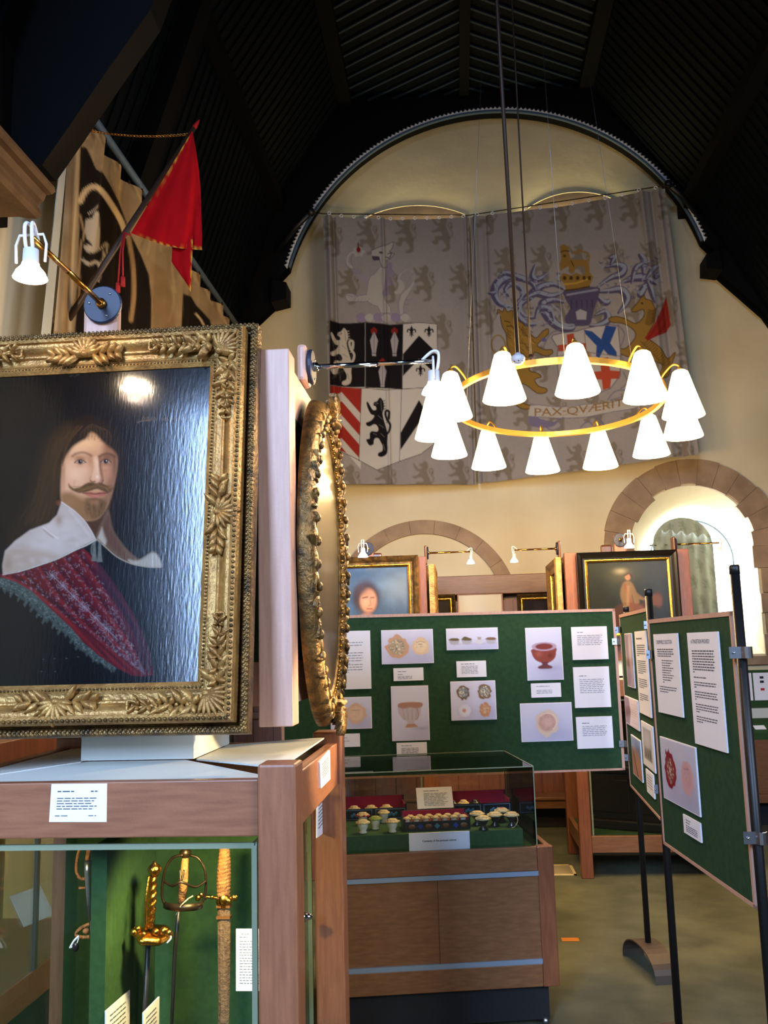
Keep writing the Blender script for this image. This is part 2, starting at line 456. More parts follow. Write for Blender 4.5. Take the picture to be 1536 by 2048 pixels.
# splayed reveal and glass
gc = PY(1383,1122,9.55); GR = .425
YG = 9.55
inner = [(gc.x+GR, 1.78)] + arc(gc.x, gc.z, GR, 0, PI, 28) + [(gc.x-GR, 1.78)]
mb = MB(); n = len(hole)
mb.add([(a,YB,b) for a,b in hole]+[(a,YG,b) for a,b in inner], [(i,(i+1)%n,n+(i+1)%n,n+i) for i in range(n)])
win = mb.done('window_1','plaster',kind='structure')
mb = MB(); flat(mb, [inner], lambda a,b: Vector((a,YG+.02,b))); mb.done('window_pane','sky',win,label='bright daylit pane')
mb = MB()
for k in range(28):
    a, b = inner[k+1], inner[k+2]
    if k < 27: mb.tube([(a[0],YG,a[1]),(b[0],YG,b[1])], .012, 6)
mb.tube([(inner[0][0],YG,inner[0][1]),(inner[1][0],YG,inner[1][1])], .012, 6); mb.tube([(inner[-1][0],YG,inner[-1][1]),(inner[-2][0],YG,inner[-2][1])], .012, 6)
mb.done('window_frame','moulding_blue',win)
# stone surround of the window: voussoirs and ragged quoins
mb = MB(); nv = 13
for k in range(nv):
    a0, a1 = -.04+k*(PI+.08)/nv, -.04+(k+1)*(PI+.08)/nv
    ri = WI + random.choice([-.0,.02,-.03,.04]); ro = WR+random.uniform(-.01,.01); pr = .03+random.uniform(0,.012)
    ps = arc(wc.x,wc.z,ro,a0+.002,a1-.002,4)+arc(wc.x,wc.z,ri,a1-.002,a0+.002,4)
    mb.prism([(p[0],YB-pr,p[1]) for p in ps],(0,pr+.02,0))
z = wc.z-.02; k = 0
while z > 1.5:
    h = random.uniform(.17,.26)
    for sgn in (1,-1):
        x0 = wc.x+sgn*(WI+random.choice([0,.03,-.04])); x1 = wc.x+sgn*(WR+(.12 if k%2 else -.08))
        pr = .025+random.uniform(0,.012)
        mb.box((x0,YB-pr,max(z-h,1.5)+.005),(min(x1,XR-.01),YB+.02,z-.005))
    z -= h; k += 1
mb.box((wc.x-WR-.05,YB-.05,1.42),(XR-.01,YB+.02,1.5))
mb.done('trim_1','stone',kind='structure')
# blind arch on the end wall
bc = PY(850,1226,YB); ro, ri = .93, .79
mb = MB()
for k in range(11):
    a0, a1 = k*PI/11, (k+1)*PI/11
    ps = arc(bc.x,bc.z,ro,a0+.0015,a1-.0015,5)+arc(bc.x,bc.z,ri,a1-.0015,a0+.0015,5)
    mb.prism([(p[0],YB-.035,p[1]) for p in ps],(0,.05,0))
for sgn in (1,-1): mb.box((bc.x+sgn*ri,YB-.035,0),(bc.x+sgn*ro,YB+.015,bc.z))
mb.done('trim_2','stone',kind='structure')
# heads of the two upper windows showing above the hangings
for i,(cx,top,hw,sag) in enumerate(((822,412,118,30),(1146,385,96,30))):
    r = (hw*hw+sag*sag)/(2*sag)*YB/FPX; c = PY(cx,top,YB); a = math.asin(min(1,(hw*YB/FPX)/r))
    mb = MB(); ps = arc(c.x,c.z-r,r,PI/2-a,PI/2+a,20)
    lo = c.z-1.2
    mb.prism([(p[0],YB-.012,p[1]) for p in ps+[(ps[-1][0],lo),(ps[0][0],lo)]],(0,.02,0))
    w = mb.done('window_%d'%(i+3),'arch_dark',kind='structure')
    mb = MB(); mb.tube([(p[0],YB-.006,p[1]) for p in ps],.010,6); mb.done('arch_moulding','plaster',w)
# --- side walls, front wall
YW = -.6                                       # unseen hall widened behind the camera so its window reflects in the portrait
mb = MB(); mb.add([(XL,YW,0),(XL,YB,0),(XL,YB,4.72),(XL,YW,4.72)],[(0,1,2,3)]); mb.done('wall_left','plaster_left',kind='structure'); mb = MB(); mb.add([(-4.3,YF,0),(-4.3,YW,0),(-4.3,YW,7.6),(-4.3,YF,7.6)],[(0,1,2,3)]); mb.add([(-4.3,YW,0),(XL,YW,0),(XL,YW,7.6),(-4.3,YW,7.6)],[(0,1,2,3)]); mb.done('wall_side','stone_dark',kind='structure')
mb = MB(); flat(mb,[[(YF,0),(YB,0),(YB,7.6),(YF,7.6)],[(-1.2,1.5),(.8,1.5),(.8,3.9),(-1.2,3.9)]],lambda a,b: Vector((XR,a,b))); mb.done('wall_right','stone_dark',kind='structure')
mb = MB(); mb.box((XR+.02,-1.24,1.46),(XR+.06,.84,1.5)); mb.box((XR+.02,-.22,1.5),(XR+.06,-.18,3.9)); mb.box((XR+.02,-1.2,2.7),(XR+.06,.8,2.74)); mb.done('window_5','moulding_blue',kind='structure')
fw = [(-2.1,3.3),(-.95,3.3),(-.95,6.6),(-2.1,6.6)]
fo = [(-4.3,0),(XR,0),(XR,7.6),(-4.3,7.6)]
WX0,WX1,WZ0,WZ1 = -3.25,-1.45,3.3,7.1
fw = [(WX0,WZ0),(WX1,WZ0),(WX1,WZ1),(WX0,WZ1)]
mb = MB(); flat(mb,[fo,fw],lambda a,b: Vector((a,YF,b))); mb.done('wall_front','stone_dark',kind='structure')
mb = MB(); mb.box((WX0,YF-.08,WZ0-.03),(WX1,YF-.05,WZ0+.03)); mb.box((-2.32,YF-.08,WZ0),(-2.28,YF-.05,WZ1))
for z in (4.2,5.1,6.0): mb.box((WX0,YF-.08,z),(WX1,YF-.05,z+.03))
mb.done('window_2','moulding_blue',kind='structure')
# stone arch band on the left wall (partly behind the spotlight)
c0 = PX(60,800,XL)
mb = MB()
for k in range(8):
    a0, a1 = PI*.52+k*PI*.06, PI*.52+(k+1)*PI*.06
    cy, cz = 5.62, 2.72
    ps = arc(cy,cz,1.22,a0,a1-.006,4)+arc(cy,cz,1.09,a1-.006,a0,4)
    mb.prism([(XL,p[0],p[1]) for p in ps],(.03,0,0))
mb.done('trim_3','stone',kind='structure')
# --- roof: canted boarded vault, ribs, arch-shaped timber spandrel
mb = MB()
n = len(PROFILE)
mb.add([(x,YW,z) for x,z in PROFILE]+[(x,YB,z) for x,z in PROFILE],[(i,i+1,n+i+1,n+i) for i in range(n-1)])
mb.add([(-4.3,YF,7.6),(XR,YF,7.6),(XR,YW,7.6),(-4.3,YW,7.6)],[(0,1,2,3)]); flat(mb,[[(XL,7.6)]+PROFILE+[(XR,7.6)]],lambda a,b: Vector((a,YW,b)))
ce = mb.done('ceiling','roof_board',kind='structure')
mb = MB()
cx = .275; zt = 7.44
for k in range(-2,60):                         # diagonal boards of the flat panel: raised cover strips
    y = 9.0-k*.17
    for sgn, xe in ((-1,-.98),(1,1.53)):
        L = abs(xe-cx); p0 = Vector((cx,y,zt)); p1 = Vector((xe,y+L*.62,zt))
        if p1.y > 8.95:
            t = (8.95-p0.y)/(p1.y-p0.y)
            if t <= 0: continue
            p1 = p0+(p1-p0)*t
        d = (p1-p0).normalized(); s = Vector((-d.y,d.x,0))*.011
        mb.prism([p0-s,p0+s,p1+s,p1-s],(0,0,-.014))
mb.done('chevron_strip','chevron_sheen',ce); mb = MB()
for a,b in zip(PROFILE[:-1],PROFILE[1:]):      # boards running down the slopes
    if abs(a[1]-b[1]) < .01: continue
    A = Vector((a[0],0,a[1])); B = Vector((b[0],0,b[1])); nn = Vector(((b[1]-a[1]),0,-(b[0]-a[0]))).normalized()
    if nn.dot(Vector((.4,0,4))-A) < 0: nn = -nn
    for k in range(62):
        y = 2.0+k*.115
        if y > 8.9: break
        o = Vector((0,y,0)); w = Vector((0,.008,0))
        mb.prism([A+o-w,A+o+w,B+o+w,B+o-w],nn*.012)
mb.done('roof_strip','roof_board',ce)
mb = MB()                                      # ribs and purlins
for x,z in PROFILE[1:-1]: mb.box((x-.07,YW,z-.12),(x+.07,YB,z+.02))
mb.box((cx-.05,YW,zt-.07),(cx+.05,YB,zt+.02))
for Y in (3.5,5.6):
    for a,b in zip(PROFILE[:-1],PROFILE[1:]):
        A,B = Vector((a[0],Y,a[1])),Vector((b[0],Y,b[1])); d = (B-A).normalized(); q = Vector((d.z,0,-d.x))
        if q.z > 0: q = -q
        mb.prism([A,B,B+q*.14,A+q*.14],(0,.18,0))
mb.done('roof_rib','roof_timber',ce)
# truss brace coming down on the left corbel
mb = MB()
bp = [PY(x,y,4.0) for x,y in ((84,330),(140,250),(215,140),(300,20),(330,-60),(-200,-60),(-200,330))]
mb.prism(bp,(0,.16,0))
mb.box((XL+.005,YW,3.76),(XL+.12,4.0,4.72))
mb.done('trim_4','roof_timber',kind='structure')
# spandrel with round arch
YS = 8.78
ac = PY(990,622,YS); AR = 450*YS/FPX
aL, aR = PI+.20-.42+.0, -.0
pL, pR = PY(550,530,YS), PY(1434,472,YS)
a_l = math.atan2(pL.z-ac.z,pL.x-ac.x); a_r = math.atan2(pR.z-ac.z,pR.x-ac.x)
arcp = arc(ac.x,ac.z,AR,a_r,a_l if a_l > 0 else a_l+2*PI,60)
cl = [PY(x,y,YS) for x,y in ((548,566),(576,572),(576,604),(546,612))]
cr = [PY(x,y,YS) for x,y in ((1432,506),(1408,516),(1408,544),(1440,548))]
prof2 = [(x,z) for x,z in PROFILE]
loop = [(p.x,p.z) for p in cr[::-1]] + arcp + [(p.x,p.z) for p in cl] + [(XL,4.78)] + prof2[1:-1] + [(XR,4.66)]
mb = MB(); flat(mb,[loop],lambda a,b: Vector((a,YS,b)))
flat(mb,[loop],lambda a,b: Vector((a,YS+.14,b)))
m = len(arcp); mb.add([(a,YS,b) for a,b in arcp]+[(a,YS+.14,b) for a,b in arcp],[(i,i+1,m+i+1,m+i) for i in range(m-1)])
for c in (cl,cr): mb.prism([p-Vector((0,.1,0)) for p in c],(0,.26,0))
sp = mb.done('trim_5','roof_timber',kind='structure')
mb = MB(); mb.tube([(ac.x+(a-ac.x)*.993,YS-.01,ac.z+(b-ac.z)*.993) for a,b in arcp],.017,8); mb.done('arch_bead','moulding_blue',sp)
mb = MB(); N = 128
for k in range(N):
    t = a_r+((a_l if a_l > 0 else a_l+2*PI)-a_r)*(k+.5)/N; da = .0165
    f = lambda r,a,y: (ac.x+r*math.cos(a),y,ac.z+r*math.sin(a))
    r0, r1 = AR+.008, AR+.052
    mb.add([f(r0,t-da,YS),f(r0,t+da,YS),f(r1,t,YS),f(r0+.016,t,YS-.03)],[(0,1,3),(1,2,3),(2,0,3)])
mb.done('dogtooth','dogtooth',sp)
# carved corbel / impost moulding on the left wall
tip = PY(110,375,3.9); kx = 3.9/FPX
pf_ = [(-300,-190),(-110,-110),(-40,-60),(0,0),(2,8),(-4,14),(-20,16),(-22,22),(-24,30),(-34,36),(-36,42),(-30,50),(-28,62),(-36,70),(-50,66),(-70,52),(-100,40),(-300,40)]
pf = [(-300,-70),(-60,-26),(-12,-10),(0,0),(2,10),(-6,16),(-20,17),(-22,24),(-26,32),(-36,38),(-37,44),(-30,52),(-28,64),(-38,72),(-54,70),(-80,64),(-120,62),(-300,62)]
pts = [Vector((max(tip.x+a*kx,XL),tip.y,tip.z-b*kx)) for a,b in pf]
mb = MB(); mb.prism(pts,(0,-1.9,0)); mb.done('trim_6','stone_brown',kind='structure')
# pale pier edge beside the hangings on the left wall
# ---------------------------------------------------------------- the glazed case (base) and the picture stand above, as used three times in the room
PW = .086
def display_case(x0,x1,y0,y1,label,shelf_z,group=None,wa='wood',wb='wood_across'):
    """floor-standing oak frame case; top rail at 1.39"""
    c = root('display_case',label,'display case',((x0+x1)/2,(y0+y1)/2,0),group)
    zt = 1.425
    for (x,y) in ((x1-PW,y0),(x0,y0),(x1-PW,y1-PW),(x0,y1-PW)):
        MB().bbox((x,y,0),(x+PW,y+PW,zt),.006).done('post',wa,c)
    r0,r1 = 1.272,1.392
    for (a,b) in (((x0+PW,y0+.012,r0),(x1-PW,y0+.045,r1)),((x0+PW,y1-.045,r0),(x1-PW,y1-.012,r1))):
        MB().bbox(a,b,.003).done('top_rail',wb,c)
    for (a,b) in (((x1-.045,y0+PW,r0),(x1-.012,y1-PW,r1)),((x0+.012,y0+PW,r0),(x0+.045,y1-PW,r1))):
        MB().bbox(a,b,.003).done('top_rail',wb,c)
    s0,s1 = shelf_z-.115,shelf_z
    for (a,b) in (((x0+PW,y0+.012,s0),(x1-PW,y0+.045,s1)),((x0+PW,y1-.045,s0),(x1-PW,y1-.012,s1)),((x1-.045,y0+PW,s0),(x1-.012,y1-PW,s1)),((x0+.012,y0+PW,s0),(x0+.045,y1-PW,s1))):
        MB().bbox(a,b,.003).done('bottom_rail',wb,c)
    MB().box((x0+.045,y0+.045,s1-.03),(x1-.045,y1-.045,s1-.012)).done('felt_floor','felt',c)
    gz0,gz1 = s1-.01,1.245
    g = .006; gx0,gx1,gy0,gy1 = x0+.105,x1-.105,y0+.055,y1-.055
    for (a,b) in (((gx0,gy0,gz0),(gx1,gy0+g,gz1)),((gx0,gy1-g,gz0),(gx1,gy1,gz1)),((gx0,gy0,gz0),(gx0+g,gy1,gz1)),((gx1-g,gy0,gz0),(gx1,gy1,gz1))):
        gp = MB().box(a,b).done('glass_pane','glass',c)
    mb = MB()
    for x in (gx0,gx1):
        for y in (gy0,gy1): mb.box((x-.006,y-.006,gz0),(x+.006,y+.006,gz1))
    for y in (gy0,gy1): mb.box((gx0,y-.005,gz1-.006),(gx1,y+.005,gz1+.006))
    for x in (gx0,gx1): mb.box((x-.005,gy0,gz1-.006),(x+.005,gy1,gz1+.006))
    mb.done('glass_edge','glass_edge',c)
    for y in (y0+.2,y1-.2):
        MB().lathe([(0,0),(.012,.002),(.014,.012),(.009,.02),(.006,.03)],along((1,0,0),(gx1+.03,y,.93))@Matrix.Translation((0,0,-.03))).done('glass_stud','chrome',gp)
    return c
def picture_stand(x0,x1,y0,y1,z0,z1,label,colx=None,group=None,wm='wood_pale'):
    """tall panelled block on a white pedestal that carries pictures on its faces"""
    t = root('picture_stand',label,'picture stand',((x0+x1)/2,(y0+y1)/2,1.39),group)
    for (x,y) in ((x1-PW,y0),(x0,y0),(x1-PW,y1-PW),(x0,y1-PW)):
        MB().bbox((x,y,z0),(x+PW,y+PW,z1),.003).done('post',wm,t)
    i = .02
    for nm,m,za,zb in (('header',wm,z1-.14,z1-.005),('felt_panel','felt',z0+.16,z1-.14),('lower_board',wm,z0+.05,z0+.16)):
        for (a,b) in (((x0+PW,y0+i,za),(x1-PW,y0+i+.02,zb)),((x0+PW,y1-i-.02,za),(x1-PW,y1-i,zb)),((x1-i-.02,y0+PW,za),(x1-i,y1-PW,zb)),((x0+i,y0+PW,za),(x0+i+.02,y1-PW,zb))):
            MB().box(a,b).done(nm,m,t)
    cx0,cx1 = colx if colx else ((x0+x1)/2-.15,(x0+x1)/2+.15)
    cy0,cy1 = (y0+y1)/2-.38,(y0+y1)/2-.05
    if colx: cy0,cy1 = 2.25,2.6
    MB().box((cx0,cy0,1.411),(cx1,cy1,z0+.16)).done('pedestal','white_board',t)
    return t,(cx0,cx1,cy0,cy1)
# ---- foreground case
CX0,CX1,CY0,CY1 = -1.25,-.364,2.0,2.84
CASE = display_case(CX0,CX1,CY0,CY1,'near wooden display case with swords on green felt behind glass',.26)
# white sloping lid boards
bx0,bx1,by0,by1 = -.954,-.666,2.25,2.6
zi,zo = 1.405,1.385
ix0,ix1,iy0,iy1 = CX0+.05,CX1-.05,CY0+.05,CY1-.05
for q in (((ix0,iy0,zo),(ix1,iy0,zo),(bx1-.02,by0,zi),(bx0+.02,by0,zi)),((ix1,iy0+.03,zo+.02),(ix1,iy1-.03,zo+.02),(bx1,by1,zi),(bx1,by0+.02,zi)),((ix1-.03,iy1,zo),(ix0+.03,iy1,zo),(bx0,by1,zi),(bx1,by1,zi)),((ix0,iy1-.03,zo),(ix0,iy0+.03,zo),(bx0,by0,zi),(bx0,by1,zi))):
    MB().prism(q,(0,0,.004)).done('lid_board','white_board',CASE)
MB().box((ix0,iy0,1.28),(ix1,iy1,1.286)).done('ceiling_board','white_board',CASE)
# felt partition inside: back wings and a fin towards the front
FIN_X = PY(196,1900,2.16).x
w0 = PY(127,1900,2.53).x; w1 = PY(482,1900,2.44).x
MB().box((PY(127,1900,2.68).x,2.68,.26),(FIN_X,2.70,1.24)).done('felt_wing','felt',CASE)
MB().box((FIN_X,2.68,.26),(-.60,2.70,1.24)).done('felt_wing','felt',CASE)
fx = PY(196,1900,2.16).x
MB().box((fx-.019,2.16,.26),(fx+.018,2.51,1.225)).done('felt_fin','felt',CASE)
MB().bbox((CX1-.05,2.09,.26),(CX1-.016,2.17,1.272),.003).done('stile','wood',CASE)
# ---- stand above it
SX0,SX1,SY0,SY1 = -1.45,-.419,2.265,3.17
ST,_ = picture_stand(SX0,SX1,SY0,SY1,1.483,2.462,'near picture stand with pale wooden corner posts and white pedestal',(bx0,bx1))
# tab behind the lamp plate
tb = PY(206,640,2.31)
MB().bbox((tb.x-.05,2.29,2.46),(tb.x+.05,2.325,2.63),.012).done('lamp_tab','wood_pale',ST)
MB().bbox((SX1-.03,2.55,2.46),(SX1,2.65,2.575),.012).done('lamp_tab','wood_pale',ST)
# ---------------------------------------------------------------- spotlights on arms
def spotlight(loc,rz,arm,label,metal='brass',group=None,head_tilt=0.):
    """mount plate faces local -Y, the arm runs along -Y, the lamp hangs at its end"""
    t = root('spotlight',label,'spotlight',(0,0,0),group)
    pl_ = MB().lathe([(0,0),(.05,0),(.053,.003),(.053,.010),(.05,.013),(0,.013)],along((0,1,0))@Matrix.Translation((0,0,-.013)),32,False).done('mount_plate','disc_blue',t)
    for k in range(3):
        a = .9+k*2.094; MB().ball((.036*math.cos(a),-.014,.036*math.sin(a)),(.0035,.002,.0035),8,5).done('screw','steel',pl_)
    MB().tube([(0,-.013,0),(0,-arm*.55,0)],.008,12).tube([(0,-arm*.54,0),(0,-arm,0)],.0068,12).lathe([(0,0),(.014,0),(.014,.012),(.009,.016)],along((0,-1,0),(0,-.012,0)),14).done('arm',metal,t)
    hz = -.055
    mb = MB()
    y = -arm-.004
    mb.tube([(-.034,y,-.062),(-.036,y,-.02),(-.028,y,.004),(.028,y,.004),(.036,y,-.02),(.034,y,-.062)],.0032,8)
    mb.done('bracket','white_plastic',t)
    mb = MB()
    for s in (-1,1):
        mb.tube(spline([(0,-arm+.03,.004),(s*.004,y+.004,.028),(s*.008,y-.016,.022),(s*.008,y-.012,-.02),(s*.006,y,-.045)],5),.0042,8)
    mb.done('cable','white_plastic',t)
    MB().lathe([(.017,0),(.018,-.03),(.02,-.034),(.0,-.034)],Matrix.Translation((0,y,-.032)),18).done('lamp_socket','white_plastic',t)
    MB().lathe([(.016,0),(.022,-.01),(.032,-.022),(.038,-.036),(.036,-.036),(.0,-.034)],Matrix.Translation((0,y,-.064)),24).done('lamp_shade','spotglass',t)
    t.location = loc; t.rotation_euler = (0,0,rz)
    return t
l1 = PY(208,612,2.29)
LAMP1 = spotlight((l1.x,2.289,l1.z),0,.42,'lit spotlight on brass arm above the long-haired man portrait')
l2 = Vector((SX1+.001,2.60,2.515))
LAMP2 = spotlight(l2,PI/2,.37,'lit spotlight on chrome arm above the oval gilt frame',metal='chrome')
# ---------------------------------------------------------------- big gilt-framed portrait
TL = math.radians(7.5)
pn = Vector((0,-math.cos(TL),math.sin(TL))); pu = Vector((1,0,0)); pv = Vector((0,math.sin(TL),math.cos(TL)))
q = PY(495,1460,2.075)
iTR,iBR = PP(425,732,q,pn),PP(395,1365,q,pn); oTR,oBR = PP(516,645,q,pn),PP(495,1460,q,pn)
ix = (iTR.x+iBR.x)/2
vv = lambda p: (p-q).dot(pv)
H_in = vv(iTR)-vv(iBR); W_in = .655
PC = Vector((ix-W_in/2,0,0)); PC = q + pu*(ix-W_in/2-q.x) + pv*((vv(iTR)+vv(iBR))/2)
FWD = ((oTR.x+oBR.x)/2-ix)-.026
a_in,b_in = W_in/2,H_in/2
PT = root('portrait_painting','large gilt-framed portrait of a long-haired man with moustache, white collar and red sash','painting',q+pu*(PC.x-q.x))
def on(x,y,h): return PC+pu*x+pv*y+pn*h
def sweep_rect(mb,prof,a,b,fn,smooth=False):
    V = []
    for (d,h) in prof: V += [fn(sx*(a+d),sy*(b+d),h) for sx,sy in ((1,1),(-1,1),(-1,-1),(1,-1))]
    F = [(i*4+k,i*4+(k+1)%4,(i+1)*4+(k+1)%4,(i+1)*4+k) for i in range(len(prof)-1) for k in range(4)]
    mb.add(V,F,smooth)
def rowrect(mb,d,h,step,r,a,b,fn):
    for (x0,y0,x1,y1) in ((-a-d,b+d,a+d,b+d),(-a-d,-b-d,a+d,-b-d),(a+d,-b-d,a+d,b+d),(-a-d,-b-d,-a-d,b+d)):
        L = math.hypot(x1-x0,y1-y0); n = int(L/step)
        for k in range(n):
            t = (k+.5)/n; mb.ball(fn(x0+(x1-x0)*t,y0+(y1-y0)*t,h),r,6,4)
W = FWD
prof = [(-.004,-.02),(-.002,.004),(.008,.012),(.014,.010),(.018,.014),(.024,.012),(.036,.011),(.040,.017),(.044,.018),(.048,.014)]
for k in range(7):
    t = k/6; prof.append((.050+t*(W-.022-.050), .016+.016*t*t+.010*math.sin(t*PI)))
prof += [(W-.020,.040),(W-.012,.044),(W-.004,.040),(W,.03),(W,-.02),(-.004,-.02)]
mb = MB(); sweep_rect(mb,prof,a_in,b_in,on); FRM = mb.done('frame','gold',PT)
mb = MB(); sweep_rect(mb,[(W-.01,-.012),(W+.004,-.012),(W+.006,-.004),(W+.012,.002),(W+.020,.002),(W+.025,-.006),(W+.025,-.05),(W-.02,-.05),(W-.01,-.012)],a_in,b_in,on)
for (d,h) in ((W+.012,.003),(W+.020,.002)): rowrect(mb,d,h,.011,.0045,a_in,b_in,on)
mb.done('outer_rim','gold_dark',PT)
mb = MB(); rowrect(mb,W-.009,.044,.0125,.0048,a_in,b_in,on); mb.done('outer_beading','gold_dark',FRM)
mb = MB(); rowrect(mb,.011,.0125,.009,.0030,a_in,b_in,on); mb.done('inner_beading','gold_dark',FRM)
def leaf(mb,fn,x,y,h,ang,L,wd,ht):
    """one carved leaf: a curled tapering lobe lying on the moulding"""
    c,s = math.cos(ang),math.sin(ang); n = 7; V = []
    for i in range(n):
        t = i/(n-1); w = wd*math.sin(PI*min(.12+t*.9,1))**.8; z = h+ht*(.55+.9*math.sin(t*PI*.75)); cx = x+c*L*t; cy = y+s*L*t
        for (a,zz) in ((-1,-ht*.8),(-.55,ht*.1),(0,ht*.55),(.55,ht*.1),(1,-ht*.8)):
            V.append(fn(cx-s*a*w,cy+c*a*w,z+zz))
    F = [(i*5+k,i*5+k+1,(i+1)*5+k+1,(i+1)*5+k) for i in range(n-1) for k in range(4)]
    mb.add(V,F,True)
def corner(mb,fn,sx,sy,a,b,W):
    x0,y0 = sx*(a+W*.30),sy*(b+W*.30); th = math.atan2(sy,sx)
    for k in range(-4,5): leaf(mb,fn,x0,y0,.024,th+k*.27,W*(.74-.04*abs(k)),.010,.012)
    mb.ball(fn(x0,y0,.03),(.012,.012,.01),8,6)
    for (dx,dy) in ((-sx,0),(0,-sy)):
        bx,by = (x0+dx*.03,sy*(b+W*.56)) if dx else (sx*(a+W*.56),y0+dy*.03)
        bang = math.atan2(dy,dx)
        for k in range(6):
            px,py = bx+dx*.026*k,by+dy*.026*k; sc = 1-.10*k
            for s in (-1,1): leaf(mb,fn,px+random.uniform(-.004,.004),py+random.uniform(-.004,.004),.024,bang+s*random.uniform(.5,1.1),.052*sc,.012*sc,.011); leaf(mb,fn,px,py,.026,bang+s*random.uniform(1.6,2.3),.026*sc,.009*sc,.011)
            mb.ball(fn(px+dx*.012,py+dy*.012,.032),(.006*sc,.006*sc,.006*sc),6,4)
        for s in (-1,1):
            mb.tube([fn(*(p),.03) for p in spline([(bx,by),(bx+dx*.05+s*dy*.02,by+dy*.05+s*dx*.02),(bx+dx*.10,by+dy*.10),(bx+dx*.15+s*dy*.012,by+dy*.15+s*dx*.012),(bx+dx*.155,by+dy*.155)],5)],.0035,6)
def palmette(mb,fn,x,y,ang,S):
    for k in range(-4,5): leaf(mb,fn,x,y,.024,ang+k*.36,S*(.62-.04*abs(k)),.0105,.011)
    mb.ball(fn(x,y,.032),(.011,.011,.009),8,6)
    c,s = math.cos(ang+PI/2),math.sin(ang+PI/2)
    for sg in (-1,1):
        for k in range(4):
            px,py = x+c*sg*(.02+.02*k),y+s*sg*(.02+.02*k)
            for e in (-.6,.6): leaf(mb,fn,px,py,.022,math.atan2(s*sg,c*sg)+e*random.uniform(.7,1.6),.046*(1-.13*k),.010,.010)
for sx in (-1,1):
    for sy in (-1,1): mb = MB(); corner(mb,on,sx,sy,a_in,b_in,W); mb.done('corner_ornament','gold',FRM)
for (x,y,an) in ((0,b_in+W*.42,PI/2),(0,-b_in-W*.42,-PI/2),(a_in+W*.42,0,0),(-a_in-W*.42,0,PI)): mb = MB(); palmette(mb,on,x,y,an,W); mb.done('centre_ornament','gold',FRM)
# --- the painted canvas
def clipped(A,pts,fn,soft=1.2,smooth=False):
    """paint with fn, but let it show only inside pts"""
    o = A.c.copy(); fn(); n = A.c.copy(); A.c = np.zeros_like(o); A.poly(pts,(255,255,255),soft,1,smooth); m = A.c[...,:1].copy(); A.c = o*(1-m)+n*m
A = Art(-130,715,440,1385,(20,14,10),1.0)
A.mottle(.5,40,3); A.glow(300,850,90,120,(30,22,20),.6); A.glow(370,1230,60,140,(38,40,42),.6); A.glow(20,820,80,90,(24,18,12),.6)
# doublet
A.poly([(-130,1120),(20,1090),(190,1075),(330,1130),(352,1210),(345,1385),(-130,1385)],(12,12,14),8); A.glow(300,1190,36,50,(28,30,36),.7); A.glow(250,1160,40,30,(24,26,32),.6)
# hair
HR_ = [(146,842),(170,833),(198,836),(226,852),(244,884),(250,925),(246,970),(234,1015),(226,1050),(205,1050),(190,960),(150,900),(126,935),(122,1000),(114,1035),(94,1052),(62,1064),(24,1090),(16,1062),(40,1020),(56,975),(68,925),(86,878),(114,853)]
A.poly(HR_,(34,21,10),11,1,True)
A.poly([(140,848),(112,866),(92,900),(80,945),(72,1000),(58,1040),(86,1044),(108,1015),(116,960),(122,910),(148,872)],(52,33,13),12,.8,True)
def strands():
    for k in range(90):
        t = rng.random(); A.line([(100+t*60,848+34*(1-t)+rng.random()*10),(90+t*34+rng.normal()*3,920+rng.normal()*8),(74+t*44+rng.normal()*5,985+rng.normal()*10),(40+t*66+rng.normal()*5,1050+rng.normal()*8)],2.2,(70,46,20) if k%3 else (16,10,5),1.8,.22,True)
    for k in range(40):
        t = rng.random(); A.line([(150+t*50,838+t*4),(196+t*34,866+rng.normal()*4),(228+t*16,910+rng.normal()*6),(226+t*22,1000+rng.normal()*9)],2.,(46,30,14) if k%2 else (14,9,5),1.8,.22,True)
clipped(A,HR_,strands,8,True)
# neck and face
A.poly([(124,1000),(150,1040),(190,1078),(198,1078),(214,1030),(216,1000),(150,985)],(78,48,27),5,1,True)
face = [(127,915),(124,940),(122,970),(123,1000),(133,1019),(153,1035),(176,1041),(197,1036),(211,1018),(220,998),(227,972),(233,940),(234,912),(229,894),(206,878),(182,864),(158,870),(140,888)]
A.poly(face,(196,142,102),4,1,True)
def flesh():
    A.poly([(126,915),(124,945),(124,985),(140,990),(168,978),(178,945),(172,905),(150,885)],(216,164,124),12,.85,True)
    A.glow(172,887,26,14,(222,172,122),.9); A.glow(150,950,16,18,(230,180,144),.8); A.glow(142,966,14,12,(222,156,126),.5); A.glow(166,942,9,7,(224,172,136),.5)
    A.poly([(210,885),(240,895),(240,960),(228,1005),(214,1024),(206,1004),(213,962),(207,930)],(118,72,48),9,.7,True); A.glow(215,946,9,13,(192,130,98),.8); A.glow(213,975,7,10,(150,94,66),.5); A.glow(230,930,5,30,(96,58,38),.6); A.glow(127,940,4,40,(150,100,66),.6)
    A.glow(130,905,10,14,(140,94,58),.6); A.glow(222,890,12,10,(120,80,50),.6)
    A.poly([(121,990),(130,1018),(152,1038),(178,1048),(202,1040),(217,1010),(207,1000),(188,1003),(160,995),(140,984)],(138,94,54),8,.9,True); A.glow(140,1005,12,10,(160,112,70),.6); A.glow(205,1010,8,14,(104,66,38),.7)
    A.poly([(170,1000),(178,1028),(190,1044),(204,1034),(211,1008),(200,997),(184,995)],(108,74,40),6,.8,True); A.glow(189,1006,8,6,(178,122,80),.7)
    A.line([(150,962),(146,972),(144,984)],3,(178,122,88),3,.4,True)
clipped(A,face,flesh,4,True)
